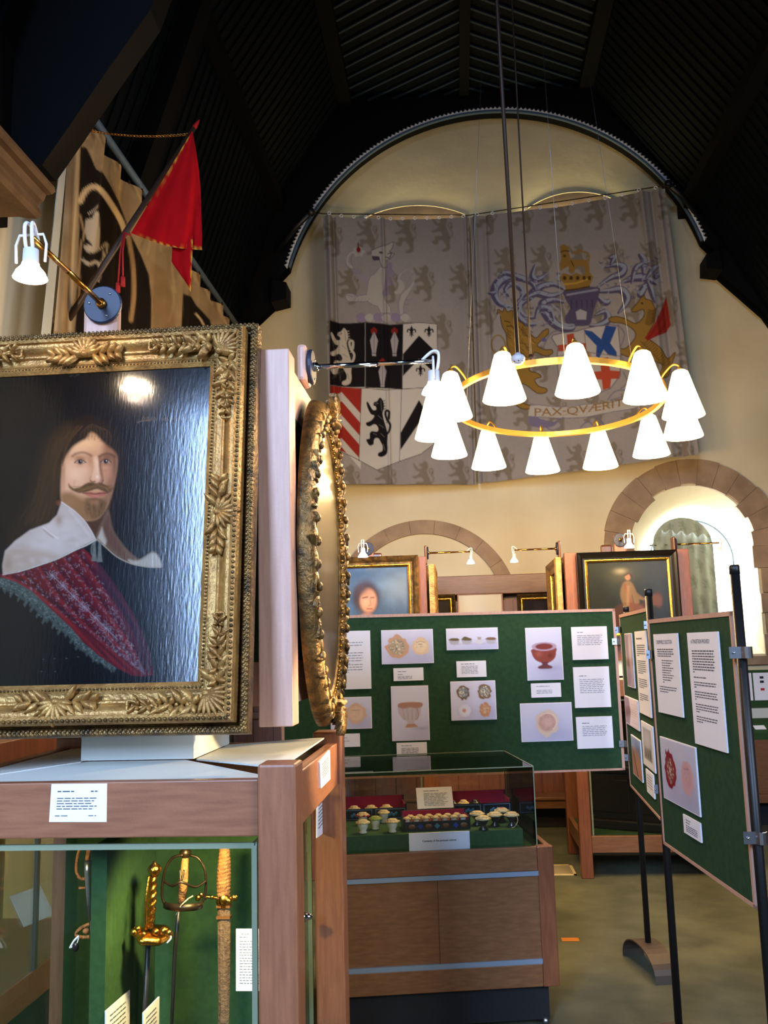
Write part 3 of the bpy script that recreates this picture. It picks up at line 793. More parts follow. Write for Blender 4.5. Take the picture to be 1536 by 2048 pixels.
# fringe
A.poly([(118,930),(126,898),(144,872),(166,850),(192,845),(218,860),(236,892),(240,920),(233,908),(223,897),(208,886),(197,873),(190,858),(181,864),(172,877),(160,884),(146,894),(133,910)],(36,23,11),4.5,1,True)
for k in range(30): x = 164+k*2.1; A.line([(176+k*.9,848+abs(k-10)*.4),(x-1,862+rng.random()*4),(x-2+rng.normal(),872+rng.random()*8+max(0,k-14)*1.2)],1.8,(42,27,13) if k%3 else (96,68,40),1.4,.38,True)
for k in range(20): A.line([(160+rng.normal()*5,852),(144-k*.7,874+k*1.1),(130-k*.3,904+k*1.5)],1.8,(84,56,26) if k%2 else (28,18,9),1.5,.3,True)
# sockets, brows, eyes
A.glow(160,915,17,6,(150,98,62),.75); A.glow(213,915,14,6,(112,70,46),.7); A.glow(180,922,6,10,(160,106,72),.55); A.glow(201,924,4,10,(112,70,48),.7)
A.line([(145,912),(152,907.5),(163,905),(173,906.5),(182,911)],4.2,(104,68,38),2.4,.75,True); A.line([(198,914),(205,909.5),(214,907.5),(222,909),(229,913)],4.2,(80,50,30),2.4,.8,True)
for (cx,cy,rx) in ((160.5,924,10.5),(211.5,923.5,9.2)):
    A.glow(cx,cy+8,rx,3.5,(180,124,90),.5); A.glow(cx,cy+12,rx*.9,3,(214,162,126),.35)
    A.poly([(cx-rx,cy+1.5),(cx-rx*.5,cy-3.6),(cx+rx*.3,cy-4),(cx+rx,cy+.8),(cx+rx*.5,cy+3.4),(cx-rx*.4,cy+3.8)],(176,140,116),1.1,1,True)
    A.ell(cx,cy-.4,4.6,4.6,(52,38,30),.3); A.ell(cx+1,cy+1.4,2.6,1.8,(96,74,58),.8,.7); A.ell(cx,cy-.6,2.2,2.2,(10,7,6),.4); A.ell(cx+1.2,cy-2,.9,.9,(230,220,210),.4)
    A.line([(cx-rx-1,cy+1.4),(cx-rx*.5,cy-3.8),(cx+rx*.3,cy-4.4),(cx+rx+1,cy+.6)],2.2,(66,40,26),1.,.9,True); A.line([(cx-rx*.9,cy+2.4),(cx,cy+4.8),(cx+rx*.9,cy+2.2)],1.4,(148,94,70),.9,.75,True); A.line([(cx-rx,cy-5),(cx,cy-8),(cx+rx,cy-4.5)],1.4,(128,82,54),1.1,.65,True)
# nose
A.poly([(197,912),(202,928),(206,950),(207,960),(199,965),(198,950),(196,930)],(128,80,56),3.,.85,True); A.poly([(187,916),(195,914),(198,935),(200,957),(193,962),(184,955),(188,936)],(222,174,136),3.5,.85,True)
A.ell(193,957.5,8,7,(216,160,126),.9,.8); A.glow(194.5,954,3,3.4,(244,208,178),.8); A.line([(194,922),(195.5,946)],2.2,(238,196,158),2,.55)
A.line([(181,961),(185,964),(190,962.5)],2.4,(96,52,36),1.1,.85,True); A.line([(197,966),(203,966),(206.5,961)],2.4,(88,48,34),1.1,.85,True); A.line([(182,962),(180,957),(182.5,952)],1.6,(166,108,80),1.2,.7,True); A.glow(194,969,12,3,(128,80,54),.6)
# moustache and beard
A.poly([(194,967),(181,964.5),(170,968),(158,976),(148,977),(141,972),(137,967),(138,974),(144,980),(154,985),(162,986),(172,984.5),(183,981),(193,978),(203,981),(213,985),(221,983),(230,974),(223,975),(213,971),(204,966.5)],(92,62,32),2.4,1,True)
for k in range(70):
    sg = -1 if k%2 else 1; x = 193+sg*rng.random()*5; L = rng.uniform(.5,1.); A.line([(x,968.5+rng.random()*6),(x+sg*13,971+rng.random()*7),(x+sg*(32 if sg>0 else 46)*L,980+rng.normal()*2-(4 if L>.9 else 0))],1.2,((140,100,56),(60,38,18),(112,78,42))[k%3],.9,.5,True)
A.poly([(168,986.5),(180,984),(190,985.5),(200,984),(215,985.5),(204,992.5),(190,995.5),(178,992.5)],(172,92,72),1.8,.95,True); A.line([(166,986.5),(180,986.5),(190,988),(202,986.5),(216,985.5)],1.8,(92,42,32),.9,.9,True); A.glow(190,992,9,2.2,(206,126,100),.7); A.glow(190,998,12,2.4,(110,70,44),.7)
for k in range(110): x = 168+rng.random()*44; A.line([(x,1000+rng.random()*20),(x+(190-x)*.25+rng.normal(),1012+rng.random()*24)],1.,((84,56,30),(150,108,66),(60,38,20))[k%3],.9,.28)
A.ell(119,1006,6,5,(140,80,48),.7,.5)
# collar
COLLAR = [(123,1003),(150,1022),(173,1046),(183,1062),(192,1079),(151,1099),(115,1117),(77,1130),(40,1142),(6,1149),(5,1130),(10,1102),(30,1082),(60,1060),(98,1046),(114,1030)]
A.poly(COLLAR,(186,166,150),2.4)
def linen():
    A.poly([(122,1030),(150,1052),(182,1080),(150,1096),(90,1120),(56,1104),(76,1066)],(204,184,170),16,.8,True); A.poly([(4,1112),(40,1092),(90,1102),(114,1116),(60,1136),(4,1150)],(172,144,118),9,.7,True)
    for k in range(90): A.glow(10+rng.random()*175,1030+rng.random()*110,rng.uniform(5,12),rng.uniform(3,7),((214,198,188),(166,140,120),(190,166,160))[k%3],.2)
    A.line([(86,1054),(100,1066),(116,1077)],2,(228,210,190),1.2,.7,True); A.line([(88,1060),(106,1075)],3,(146,116,90),2,.6); A.line([(140,1020),(160,1046),(180,1072)],4,(214,198,184),3,.5,True); A.glow(118,1040,8,12,(150,116,88),.7); A.glow(16,1128,8,14,(150,122,98),.6)
clipped(A,COLLAR,linen,2)
A.line([(194,1079),(172,1091),(151,1100),(115,1118),(77,1131),(40,1143),(5,1150)],1.8,(220,206,186),.7,1,True); A.line([(123,1004),(150,1023),(173,1047),(191,1078)],1.4,(222,206,190),.8,.9,True)
RC = [(217,1020),(205,1040),(196,1060),(192,1076),(206,1090),(233,1113),(260,1127),(297,1134),(323,1134),(313,1106),(302,1104),(282,1118),(264,1108),(242,1084),(226,1058)]
A.poly(RC,(108,80,58),3,1,True); A.poly([(204,1054),(195,1076),(210,1091),(215,1080)],(184,168,146),3,.95)
A.poly([(216,1030),(206,1056),(214,1084),(240,1112),(256,1121),(240,1086),(224,1060)],(96,58,42),5,.85,True); A.poly([(256,1119),(276,1121),(300,1107),(314,1109),(322,1132),(296,1133),(266,1128)],(172,158,140),3,.95,True); A.glow(283,1100,14,14,(30,26,30),.75)
A.line([(194,1079),(212,1095),(233,1113),(262,1127),(297,1134),(322,1134)],1.4,(190,174,150),.8,.9,True)
# lace edging, then the sash
low = [(-130,1160),(-60,1150),(0,1152),(33,1165),(66,1185),(106,1223),(142,1256),(166,1285),(199,1313),(232,1336)]
for i in range(len(low)-1):
    (ax,ay),(bx,by) = low[i],low[i+1]; L = math.hypot(bx-ax,by-ay); n = max(2,int(L/4)); nx,ny = -(by-ay)/L,(bx-ax)/L
    for k in range(n):
        t = k/n; x,y = ax+(bx-ax)*t,ay+(by-ay)*t; fade = max(.2,1-.17*max(0,i-4)); w = (24+6*rng.random()-(9 if k%4 else 0))*fade
        A.poly([(x-4,y-3),(x+5,y+3),(x+nx*w+2,y+ny*w+8),(x+nx*w,y+ny*w+3)],(70,78,72),1.6,.75)
        for _ in range(5): A.ell(x+nx*w*rng.random()+rng.normal()*2,y+ny*w*rng.random()+rng.normal()*2,1.5,1.1,(104,114,106) if rng.random()<.55 else (22,26,24),.5,.8)
SASH = [(6,1150),(40,1144),(77,1133),(115,1119),(155,1101),(168,1098),(192,1118),(217,1151),(243,1188),(272,1237),(287,1270),(299,1305),(307,1350),(288,1353),(266,1352),(232,1335),(199,1312),(166,1284),(142,1255),(106,1222),(66,1184),(33,1164),(-10,1151),(-60,1146),(-130,1150),(-130,1100)]
A.poly(SASH,(92,13,25),1.6)
def sashwork():
    for (x0,y0,x1,y1,x2,y2,x3,y3) in ((40,1144,80,1190,150,1250,250,1340),(77,1134,112,1190,180,1262,272,1345),(100,1124,150,1190,210,1262,286,1350),(125,1114,176,1180,236,1258,292,1345),(148,1104,196,1168,254,1248,298,1335),(166,1099,206,1150,262,1232,302,1325),(20,1154,60,1178,130,1238,210,1318)):
        A.line([(x0,y0),(x1,y1),(x2,y2),(x3,y3)],5,(140,36,36),3,.6,True); A.line([(x0+8,y0),(x1+9,y1-3),(x2+8,y2-4),(x3+3,y3-3)],6,(50,8,22),3.5,.75,True)
    A.poly([(190,1116),(217,1149),(243,1186),(272,1235),(290,1272),(304,1330),(284,1326),(256,1262),(226,1204),(196,1150)],(44,30,46),10,.8,True)
    for k in range(900):     # embroidery along the folds
        t = rng.random(); u = rng.random(); x = 20+t*270+(1-t)*(u*150); y = 1152+t*196-(1-t)*u*50-t*(1-t)*60*u; s_ = rng.uniform(.8,2.6); an = rng.choice([.9,-.6,.2,1.6])+rng.normal()*.3
        A.line([(x-math.cos(an)*s_,y-math.sin(an)*s_),(x,y+rng.normal()*.6),(x+math.cos(an)*s_,y+math.sin(an)*s_)],1.1,((128,112,128),(168,152,150),(96,70,90))[k%3],.8,.5)
    for k in range(6):
        t = k/6; x,y = 104+t*130,1150+t*128
        for a_ in range(8): an = .7+a_*.8; A.line([(x,y),(x+math.cos(an)*7,y+math.sin(an)*6),(x+math.cos(an+.5)*11,y+math.sin(an+.5)*10)],1.3,(150,138,146),.8,.65,True)
        A.line([(x,y),(x+11,y+11),(x+22,y+22)],1.8,(150,136,140),.8,.65,True)
    A.line([(6,1152),(35,1166),(66,1186),(106,1224),(142,1257),(166,1286)],3,(150,52,56),1.,.7,True); A.glow(290,1330,14,30,(40,12,22),.7)
clipped(A,SASH,sashwork,1.4)
# tassels
for (x,l) in ((188,38),(199,40)):
    A.poly([(x-2,1084),(x+3,1084),(x+4,1106),(x+6,1084+l),(x-5,1084+l),(x-3,1106)],(116,116,106),1.)
    for yy in range(1086,1084+l,3): A.line([(x-4,yy),(x+5,yy+.6)],1,(48,50,48),.5,.7)
A.line([(194,1080),(184,1090),(183,1106),(188,1112)],2,(116,116,106),.8,.9,True)
for x in (87,109,133,156,83,110): A.ell(x,1315+rng.normal()*2 if x not in (83,110) else 1343,2,1,(90,96,90),.6,.6)
# small inscription, too worn to read
for (x,y,w) in ((284,836,8),(293,838,7),(301,838,5),(307,838,6),(324,838,5),(332,839,5),(343,838,4),(352,839,6)): A.line([(x,y+4),(x+w*.4,y-4),(x+w*.6,y+2),(x+w,y-1)],1.1,(130,108,80),.8,.4,True)
A.line([(275,845),(284,842),(300,841)],1.2,(150,126,96),.8,.5,True)
A.gain = .6; ART_P = A
Pg = quadgrid(on(-a_in-.002,b_in+.002,0),on(a_in+.002,b_in+.002,0),on(a_in+.002,-b_in-.002,0),on(-a_in-.002,-b_in-.002,0),430,480)
sheet('canvas',Pg,A,'canvas_oil',PT)
# ---------------------------------------------------------------- oval gilt frame on the side face, seen almost edge-on
XO = SX1+.004
OC = Vector((XO,2.70,PY(665,1120,2.70).z)); OA,OB = .37,.49
OV = root('oval_painting','oval dark painting in an ornate carved gilt frame, seen nearly edge-on','painting',(XO,2.70,OC.z-OB))
def oe(r,t,h): return OC+Vector((h,-(OA+r)*math.cos(t),(OB+r)*math.sin(t)))
prof = [(-.095,.026),(-.090,.032),(-.082,.030),(-.074,.034),(-.055,.042),(-.035,.045),(-.020,.043),(-.008,.034),(.002,.016),(.002,0)]
n = 72; V = [oe(d,2*PI*k/n,h) for d,h in prof for k in range(n)]
F = [(i*n+k,i*n+(k+1)%n,(i+1)*n+(k+1)%n,(i+1)*n+k) for i in range(len(prof)-1) for k in range(n)]
mb = MB(); mb.add(V,F,True); OFR = mb.done('frame','gold_dark',OV)
mb = MB()
for k in range(44):
    t = 2*PI*k/44; fn = lambda x,y,h,t=t: oe(-.045+y,t+x/.42,.042+h)
    big = 1.35 if k%11 == 0 else 1.
    for s in (-1,1):
        leaf(mb,fn,random.uniform(-.01,.01),-.012,-.012,PI/2+s*random.uniform(.3,.9),random.uniform(.04,.062)*big,.015,.011); leaf(mb,fn,s*.012,-.005,-.014,-PI/2+s*.7,.038*big,.012,.009)
    mb.ball(oe(-.045+random.uniform(-.02,.02),t+.05,.048),(.010,.014,.014),7,5)
for tt in (PI/2,-PI/2):
    for k in range(-5,6):
        fn = lambda x,y,h,t=tt: oe(-.055+y,t+x/.42,.05+h); leaf(mb,fn,0,0,-.012,PI/2+k*.33,.085,.013,.018)
mb.done('leaf_carving','gold_dark',OFR)
mb = MB()
for k in range(110): mb.ball(oe(-.084,2*PI*k/110,.034),.005,6,4)
mb.done('beading','gold_bright',OFR)
B = Art(0,0,100,140,(38,30,20),1.); B.mottle(.6,30,9); B.glow(50,30,60,40,(150,124,44),.9); B.glow(52,110,40,40,(86,66,46),.7); B.ell(50,66,16,20,(120,84,50),.8,.6); B.gain = .45  # golden glow at the top paints varnish sheen into the canvas
u = np.linspace(0,1,22)[:,None]; th = np.linspace(0,2*PI,73)[None,:]
Pg = np.stack([np.full((22,73),OC.x+.026)+0*u*th, OC.y-(OA-.088)*u*np.cos(th), OC.z+(OB-.088)*u*np.sin(th)],-1)
uv = np.stack([(50+50*u*np.cos(th)).ravel(),(70-70*u*np.sin(th)).ravel()],1)
sheet('canvas',Pg,B,'canvas_old',OV,uv=uv)
# ---------------------------------------------------------------- chandelier
_d = 5.55
cc = PY(1112,808,_d)+Vector((0,0,.016)); CR = .655
# solve ring height so that near and far arcs land where they do
CH = root('chandelier','round brass chandelier with white cone glass shades, all lit','chandelier',cc)
NT = 40; TILT = .085; TLX = .03
mb = MB(); sec = [(-.012,-.016),(.012,-.016),(.012,.016),(-.012,.016)]
V = [Vector((cc.x+(CR+a)*math.cos(2*PI*k/72),cc.y+(CR+a)*math.sin(2*PI*k/72),cc.z+b-(CR+a)*(TILT*math.sin(2*PI*k/72)+TLX*math.cos(2*PI*k/72)))) for a,b in sec for k in range(72)]
mb.add(V,[(i*72+k,i*72+(k+1)%72,((i+1)%4)*72+(k+1)%72,((i+1)%4)*72+k) for i in range(4) for k in range(72)]); mb.done('ring','ring_brass',CH)
SHADES = []
A0 = SH_A0
for i in range(12):
    a = A0+i*2*PI/12; e = Vector((math.cos(a),math.sin(a),-TILT*math.sin(a)-TLX*math.cos(a))); p = cc+e*CR
    out = e*.055
    top = p+e*.115+Vector((0,0,.055))
    MB().tube(spline([p+Vector((0,0,.014)),p+e*.03+Vector((0,0,.05)),p+e*.075+Vector((0,0,.085)),p+e*.108+Vector((0,0,.075)),top],5),.0065,8).lathe([(0,.012),(.012,.008),(.016,-.008),(.012,-.02),(0,-.02)],Matrix.Translation(top),12).done('arm','ring_brass',CH)
    sp = top+Vector((0,0,-.012))
    MB().lathe([(a_*1.10,b_*1.12) for a_,b_ in ((.0,0),(.028,-.001),(.040,-.010),(.047,-.03),(.064,-.09),(.085,-.16),(.105,-.225),(.110,-.243),(.107,-.246),(.098,-.22),(.06,-.09),(.036,-.02),(.0,-.012))],Matrix.Translation(sp),28).done('glass_shade','shade',CH)
    SHADES.append(sp+Vector((0,0,-.11)))
for k in range(3):
    a = .5+k*2.094; p = cc+Vector((math.cos(a)*CR,math.sin(a)*CR,.01))
    MB().tube([p,Vector((cc.x,cc.y,7.3))+Vector((math.cos(a),math.sin(a),0))*.25],.0012,5).done('wire','steel',CH)
MB().lathe([(0,0),(.12,0),(.12,-.03),(.03,-.10),(0,-.10)],Matrix.Translation((cc.x,cc.y,7.40)),20).done('ceiling_rose','roof_timber',CH)
# the hanging cable to the ring
p0 = PY(1065,718,4.95); p1 = PY(1036,200,4.95)
hb = PY(1062,722,_d-.58)
mb = MB(); mb.tube([hb,Vector((hb.x,hb.y,7.42))],.005,8); mb.lathe([(0,0),(.014,.004),(.014,.03),(.006,.04)],Matrix.Translation(hb),10); mb.done('flex_cable','pole_wood',CH)
# ---------------------------------------------------------------- smoke detector on a drop pole
sd = PY(1036,718,4.4); sd.x += 0
SD = root('smoke_detector','white smoke detector at the foot of a long black drop pole','smoke detector',sd)
MB().tube([sd+Vector((0,0,.02)),Vector((sd.x-.035,sd.y,7.42))],.0105,10).done('drop_pole','pole_wood',SD)
MB().lathe([(0,-.028),(.022,-.026),(.026,-.018),(.034,-.012),(.036,.004),(.030,.016),(.018,.02),(.014,.03),(0,.03)],Matrix.Translation(sd),20).done('detector_head','white_plastic',SD)
mb = MB()
for k in range(8): a = k*PI/4; mb.ball(sd+Vector((.0275*math.cos(a),.0275*math.sin(a),-.016)),(.004,.004,.003),6,4)
mb.done('detector_vent','black_paint',SD)
# ---------------------------------------------------------------- red flag on a leaning pole, brass chain
YFL = 4.55
t0,t1 = PY(28,805,YFL),PY(384,262,YFL)
FL = root('flag','red flag with gold-checked border on a dark leaning pole','flag',t0)
dd = (t1-t0).normalized()
MB().tube([t0-dd*.0,t1+dd*.02],[.022,.012],12).done('flag_pole','pole_wood',FL)
MB().lathe([(0,.06),(.004,.05),(.009,.03),(.013,.012),(.011,0),(0,0)],along(dd,t1+dd*.02),12).done('finial','flag_red',FL)
# cloth: bounded by the pole and falling in folds
def fp(x,y,d=0): return PY(x,y,YFL-.02+d)
rows = 26; colsn = 22
def rowpts(t):
    # t 0 at pole tip, 1 at lower corner on the pole; each row runs from the pole to the free fold
    px,py = 384+(262-384)*t, 262+(466-262)*t
    ex = 386+ (408-386)*min(1,t*1.2) + 4*math.sin(t*5); ey = 268+(500-268)*min(1,t*1.05)
    return px,py,ex,ey
G = np.zeros((rows,colsn,3))
for i in range(rows):
    t = i/(rows-1); px,py,ex,ey = rowpts(t)
    for j in range(colsn):
        u = j/(colsn-1); x = px+(ex-px)*u; y = py+(ey-py)*u + 34*t*math.sin(PI*u)*(.25)
        dep = .05*math.sin(u*7+t*2)*u*t + .02*math.sin(u*15)*t
        G[i,j] = fp(x,y,dep)
F1 = Art(230,240,430,600,(172,10,16),1.)
F1.mottle(.15,20,4)
chk = lambda pts,w: [F1.line([(pts[k][0],pts[k][1]),(pts[k+1][0],pts[k+1][1])],w,(206,160,52) if k%2 else (150,12,18),.4) for k in range(len(pts)-1)]
hem = [(262+ (407-262)*k/22, 470+ (500-470)*k/22+8*math.sin(k/22*PI)) for k in range(23)]; chk(hem,5)
hoist = [(378-112*k/30,272+196*k/30) for k in range(31)]; chk(hoist,3.5)
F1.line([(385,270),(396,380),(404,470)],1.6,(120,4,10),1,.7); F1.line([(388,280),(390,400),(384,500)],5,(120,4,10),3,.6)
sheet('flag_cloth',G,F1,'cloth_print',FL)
G = np.zeros((16,10,3))
for i in range(16):
    t = i/15
    for j in range(10):
        u = j/9; xl = 346-6*t+34*max(0,t-.55)/.45; xr = 386-4*t-2*max(0,t-.6); G[i,j] = fp(xl+(xr-xl)*u,470+ (114-16*(1-u))*t,.03+.015*math.sin(u*6))
F2 = Art(330,450,400,600,(160,10,16),1.); chk2 = [(386-4*t/20,480+100*t/20) for t in range(21)]
for k in range(20): F2.line([chk2[k],chk2[k+1]],4,(206,160,52) if k%2 else (150,12,18),.4)
bt = [(348+34*k/8,545+38*k/8) for k in range(9)]
for k in range(8): F2.line([bt[k],bt[k+1]],4,(206,160,52) if k%2 else (150,12,18),.4)
sheet('flag_tail',G,F2,'cloth_print',FL)
mb = MB()
for (a,b) in (((248,464),(236,572)),((250,466),(246,560)),((262,470),(248,464))):
    mb.tube([fp(*a,-.03),fp(a[0]*.6+b[0]*.4-3,a[1]*.6+b[1]*.4,-.03),fp(*b,-.03)],.005,6)
for b in ((236,574),(246,562)): mb.lathe([(.004,.03),(.012,.02),(.013,-.03),(0,-.03)],Matrix.Translation(fp(*b,-.03)),10)
mb.done('tassel_cord','cord_red',FL)
mb = MB(); ca,cb = PY(70,228,YFL),PY(378,268,YFL); ca = Vector((XL+.01,YFL,ca.z-.03)); N = 46
for k in range(N):
    t = (k+.5)/N; p = ca+(cb-ca)*t+Vector((0,0,-.05*4*t*(1-t))); d = (cb-ca).normalized(); up = Vector((0,0,1)) if k%2 else Vector((0,1,0)); s = d.cross(up).normalized() if k%2 else up
    L = (cb-ca).length/N*.72
    mb.tube([p+d*L*math.cos(a)*.95+s*.009*math.sin(a) for a in [2*PI*q/10 for q in range(10)]],.0022,5,closed=True)
mb.done('chain','brass',FL)
# ---------------------------------------------------------------- printed heraldic hangings
LION = [(.59,.0),(.73,.07),(.76,.18),(.70,.26),(.76,.38),(.85,.50),(.92,.62),(.90,.76),(.92,.86),(.86,.95),(.66,.99),(.50,.97),(.53,.92),(.68,.89),(.70,.81),(.60,.73),(.52,.68),(.38,.68),(.32,.72),(.30,.78),(.14,.80),(.02,.74),(.0,.70),(.14,.68),(.14,.60),(.24,.56),(.44,.57),(.52,.53),(.44,.46),(.30,.45),(.16,.48),(.02,.47),(-.02,.42),(.12,.40),(.26,.36),(.34,.30),(.20,.28),(.08,.20),(.0,.10),(.05,.07),(.16,.14),(.28,.21),(.42,.20),(.40,.15),(.30,.13),(.33,.08),(.46,.06)]
LTAIL = [(.86,.62),(.98,.56),(1.03,.46),(.90,.37),(.82,.28),(.86,.22),(.98,.24),(.97,.34)]
def lion(A,x,y,w,h,col,soft=.8,alpha=1.,detail=None,tw=.05,tail=True):
    A.poly([(x+a*w,y+b*h) for a,b in LION],col,soft,alpha,True,n=3)
    if tail: A.line([(x+a*w,y+b*h) for a,b in LTAIL],w*tw*1.4,col,soft,alpha,True); A.ell(x+.97*w,y+.33*h,w*.05,h*.05,col,.4,alpha)
    if detail is not None:
        for a,b,c,d in ((.36,.10,.44,.12),(.62,.05,.66,.22),(.5,.30,.68,.36),(.55,.45,.74,.5),(.62,.6,.78,.66),(.30,.60,.44,.62),(.74,.78,.8,.88)): A.line([(x+a*w,y+b*h),(x+c*w,y+d*h)],max(.8,w*.02),detail,.6,.8)
        A.ell(x+.47*w,y+.095*h,w*.03,w*.03,detail,.3)
        for k in range(9): yy = .06+.045*k; A.line([(x+(.70+.02*k)*w,y+yy*h),(x+(.80+.012*k)*w,y+(yy-.01)*h)],max(.8,w*.03),col,.6,alpha)
BASE = (150,143,137); TAN = (112,100,80)
def ground(A,x0,y0,x1,y1,dx,dy,w,h,col=TAN,al=.72):
    r = 0; y = y0
    while y < y1:
        x = x0+(dx/2 if r%2 else 0)
        while x < x1: lion(A,x+rng.normal()*1.5,y+(x-x0)*-.045,w,h,col,2.2,al); x += dx
        y += dy; r += 1
def fleur(A,x,y,s,col):
    A.poly([(x,y-s),(x+.22*s,y-.55*s),(x+.1*s,y+.05*s),(x-.1*s,y+.05*s),(x-.22*s,y-.55*s)],col,.6)
    for g in (-1,1): A.line([(x+g*.08*s,y+.02*s),(x+g*.25*s,y-.35*s),(x+g*.55*s,y-.35*s),(x+g*.62*s,y-.02*s)],.2*s,col,.5,1,True); A.line([(x+g*.05*s,y+.25*s),(x+g*.25*s,y+.5*s)],.14*s,col,.5)
    A.line([(x-.3*s,y+.16*s),(x+.3*s,y+.16*s)],.12*s,col,.4); A.line([(x,y+.2*s),(x,y+.7*s)],.16*s,col,.5)
# ---- left hanging
A = Art(628,415,985,985,BASE,1.6); A.mottle(.10,60,11); A.mottle(.05,4,12)
ground(A,640,440,960,980,74,98,40,74)
K = (26,22,24); WH = (190,184,172)
sh = [(660,641),(680,647),(700,647),(730,645),(760,647),(780,650),(806,648),(838,645),(874,648),(876,760),(876,882),(842,908),(798,923),(754,940),(706,914),(660,894)]
A.poly(sh,WH,.9)
A.poly([(660,641),(680,647),(700,647),(730,645),(730,774),(690,774),(660,770)],K,.8)
A.poly([(731,645),(760,647),(780,650),(806,648),(805,778),(731,775)],K,.8)
A.line([(731,646),(731,775)],1,(90,84,84),.5)
lion(A,661,656,46,116,(186,176,160),.8,1,(70,60,60),.07)
for k in range(26): a = .1+.9*rng.random(); A.line([(664+rng.random()*40,660+110*rng.random()),(664+rng.random()*40,664+108*rng.random())],.7,(190,180,166),.5,.12)
for (x,y) in ((748,662),(789,662),(765,724)):
    A.poly([(x,y),(x+8,y+19),(x+4,y+42),(x+4,y+50),(x-4,y+50),(x-4,y+42),(x-8,y+19)],(160,152,150),.7); A.line([(x,y+2),(x,y+44)],1.2,(110,104,112),.5); A.line([(x-4,y+45),(x+4,y+45)],1,(70,64,70),.4)
    A.poly([(x,y-8),(x+7,y-2),(x+5,y+6),(x,y+2),(x-5,y+6),(x-7,y-2)],(126,34,30),.8,.9)
def chev(x0,x1,xa,ya,yl,yr,th,col):
    A.poly([(x0,yl),(xa,ya),(x1,yr),(x1,yr+th),(xa,ya+th),(x0,yl+th)],col,.8)
A.poly([(806,708),(838,671),(876,708),(876,752),(838,718),(806,752)],K,.8)
for (x,y) in ((823,664),(858,664),(841,742)): fleur(A,x,y,13,K)
A.line([(660,771),(690,775),(731,776),(770,780),(806,778),(840,776),(876,778)],1.2,(60,52,54),.5)
A.poly([(660,771),(690,775),(723,777),(718,920),(690,905),(660,893)],(150,44,34),.8)
for dy in (0,46,92): A.poly([(660,806+dy-6),(683,784+dy),(722,828+dy),(721,846+dy),(683,802+dy),(660,822+dy)],WH,.8)
lion(A,733,795,46,120,K,.8,1,(120,112,106),.07)
A.line([(723,777),(718,922)],1,(60,52,54),.5); A.line([(803,778),(799,923)],1,(60,52,54),.5); A.line([(806,649),(803,778)],1,(60,52,54),.5)
A.poly([(801,866),(838,800),(876,866),(876,900),(838,846),(801,900)],K,.8)
A.line(sh,1.3,(66,58,60),.5,.9,closed=True)
# crest: white beast holding a ring
LV = (120,106,128); PALE = (172,166,156); P = lambda pts: [(640+a/5.908,440+b/5.908) for a,b in pts]
for k,x in enumerate((490,590,690,790,895,1010)): A.ell(640+x/5.908,440+1155/5.908,10.5,8.6,(138,124,146) if k%2==0 else PALE,.12,1,.25); A.line(P([(x-55,1130),(x,1100),(x+55,1150),(x+20,1200)]),1,LV,.5,.8,True)
A.poly(P([(940,1110),(930,980),(960,880),(1040,800),(1090,720),(1100,640),(1040,600),(970,640),(950,700),(990,740),(1000,800),(960,860),(900,880),(870,850),(920,830),(930,760),(915,720),(940,640),(1020,590),(1090,600),(1120,660),(1110,760),(1060,850),(1010,930),(980,1020),(985,1110)]),PALE,.8,.9)
for pp in ([(940,1110),(930,980),(960,880),(1040,800),(1095,720),(1100,640),(1040,600),(970,640),(945,700)],[(985,1110),(990,1000),(1020,920),(1080,830)],[(1010,940),(1090,935)],[(1000,1000),(1050,990)]): A.line(P(pp),1,LV,.5,.9,True)
body = P([(640,640),(600,660),(570,720),(550,880),(440,900),(380,870),(310,870),(300,920),(330,960),(480,965),(560,960),(620,1000),(680,1020),(720,1100),(840,1100),(830,1030),(760,930),(740,860),(800,780),(840,770),(800,690),(880,640),(840,580),(800,490),(720,540)])
A.poly(body,PALE,.9,.95); A.line(body,1.1,LV,.5,.9,closed=True)
A.poly(P([(800,490),(850,500),(850,580),(890,630),(830,660),(850,760),(790,790),(820,880),(760,910),(740,860),(770,700),(780,580)]),(134,120,140),1,.9)
A.poly(P([(560,680),(480,640),(440,600),(400,560),(380,590),(410,640),(440,690),(550,760)]),(150,138,150),1,.95)
A.poly(P([(610,360),(700,320),(800,290),(830,270),(870,260),(850,340),(820,370),(880,400),(830,460),(780,480),(790,560),(730,560),(700,470),(620,480),(610,420)]),PALE,.8); A.line(P([(610,360),(700,320),(800,290),(840,265),(870,262),(855,330),(820,375),(880,400),(830,460),(790,470),(790,560),(735,560),(700,470),(620,482)]),1.3,(88,74,92),.5,.95)
A.poly(P([(612,425),(700,430),(710,480),(620,470)]),(80,66,80),.7); A.ell(640+720/5.908,440+385/5.908,4,2.4,(84,70,84),.4); A.line(P([(800,400),(850,390),(820,450),(780,440)]),2,(84,70,84),.5)
A.line(P([(380,560),(330,520),(320,450),(360,390),(420,370)]),5,PALE,.7,1,True); A.line(P([(345,580),(310,520),(310,440),(350,380),(390,360)]),1,LV,.5,.9,True); A.line(P([(400,570),(370,500),(370,440),(400,400)]),1,LV,.5,.9,True)
for a in range(6): A.ell(640+(455+55*math.cos(a))/5.908,440+(375+40*math.sin(a))/5.908,4,3.4,PALE,.3); 
A.ell(640+455/5.908,440+350/5.908,4.2,5.5,(120,26,30),.2); A.line(P([(455,345),(450,270)]),2,(110,30,34),.6)
for k in range(5): A.line(P([(380+k*25,560+rng.random()*20),(420+k*20,640)]),1,LV,.5,.7); A.line(P([(300+k*20,870+k*22),(370+k*20,900)]),1,LV,.5,.7); A.line(P([(400+k*40,965),(420+k*40,930)]),1,LV,.5,.7)
A.c *= 1.0
A.gain = .82; ART_L = A
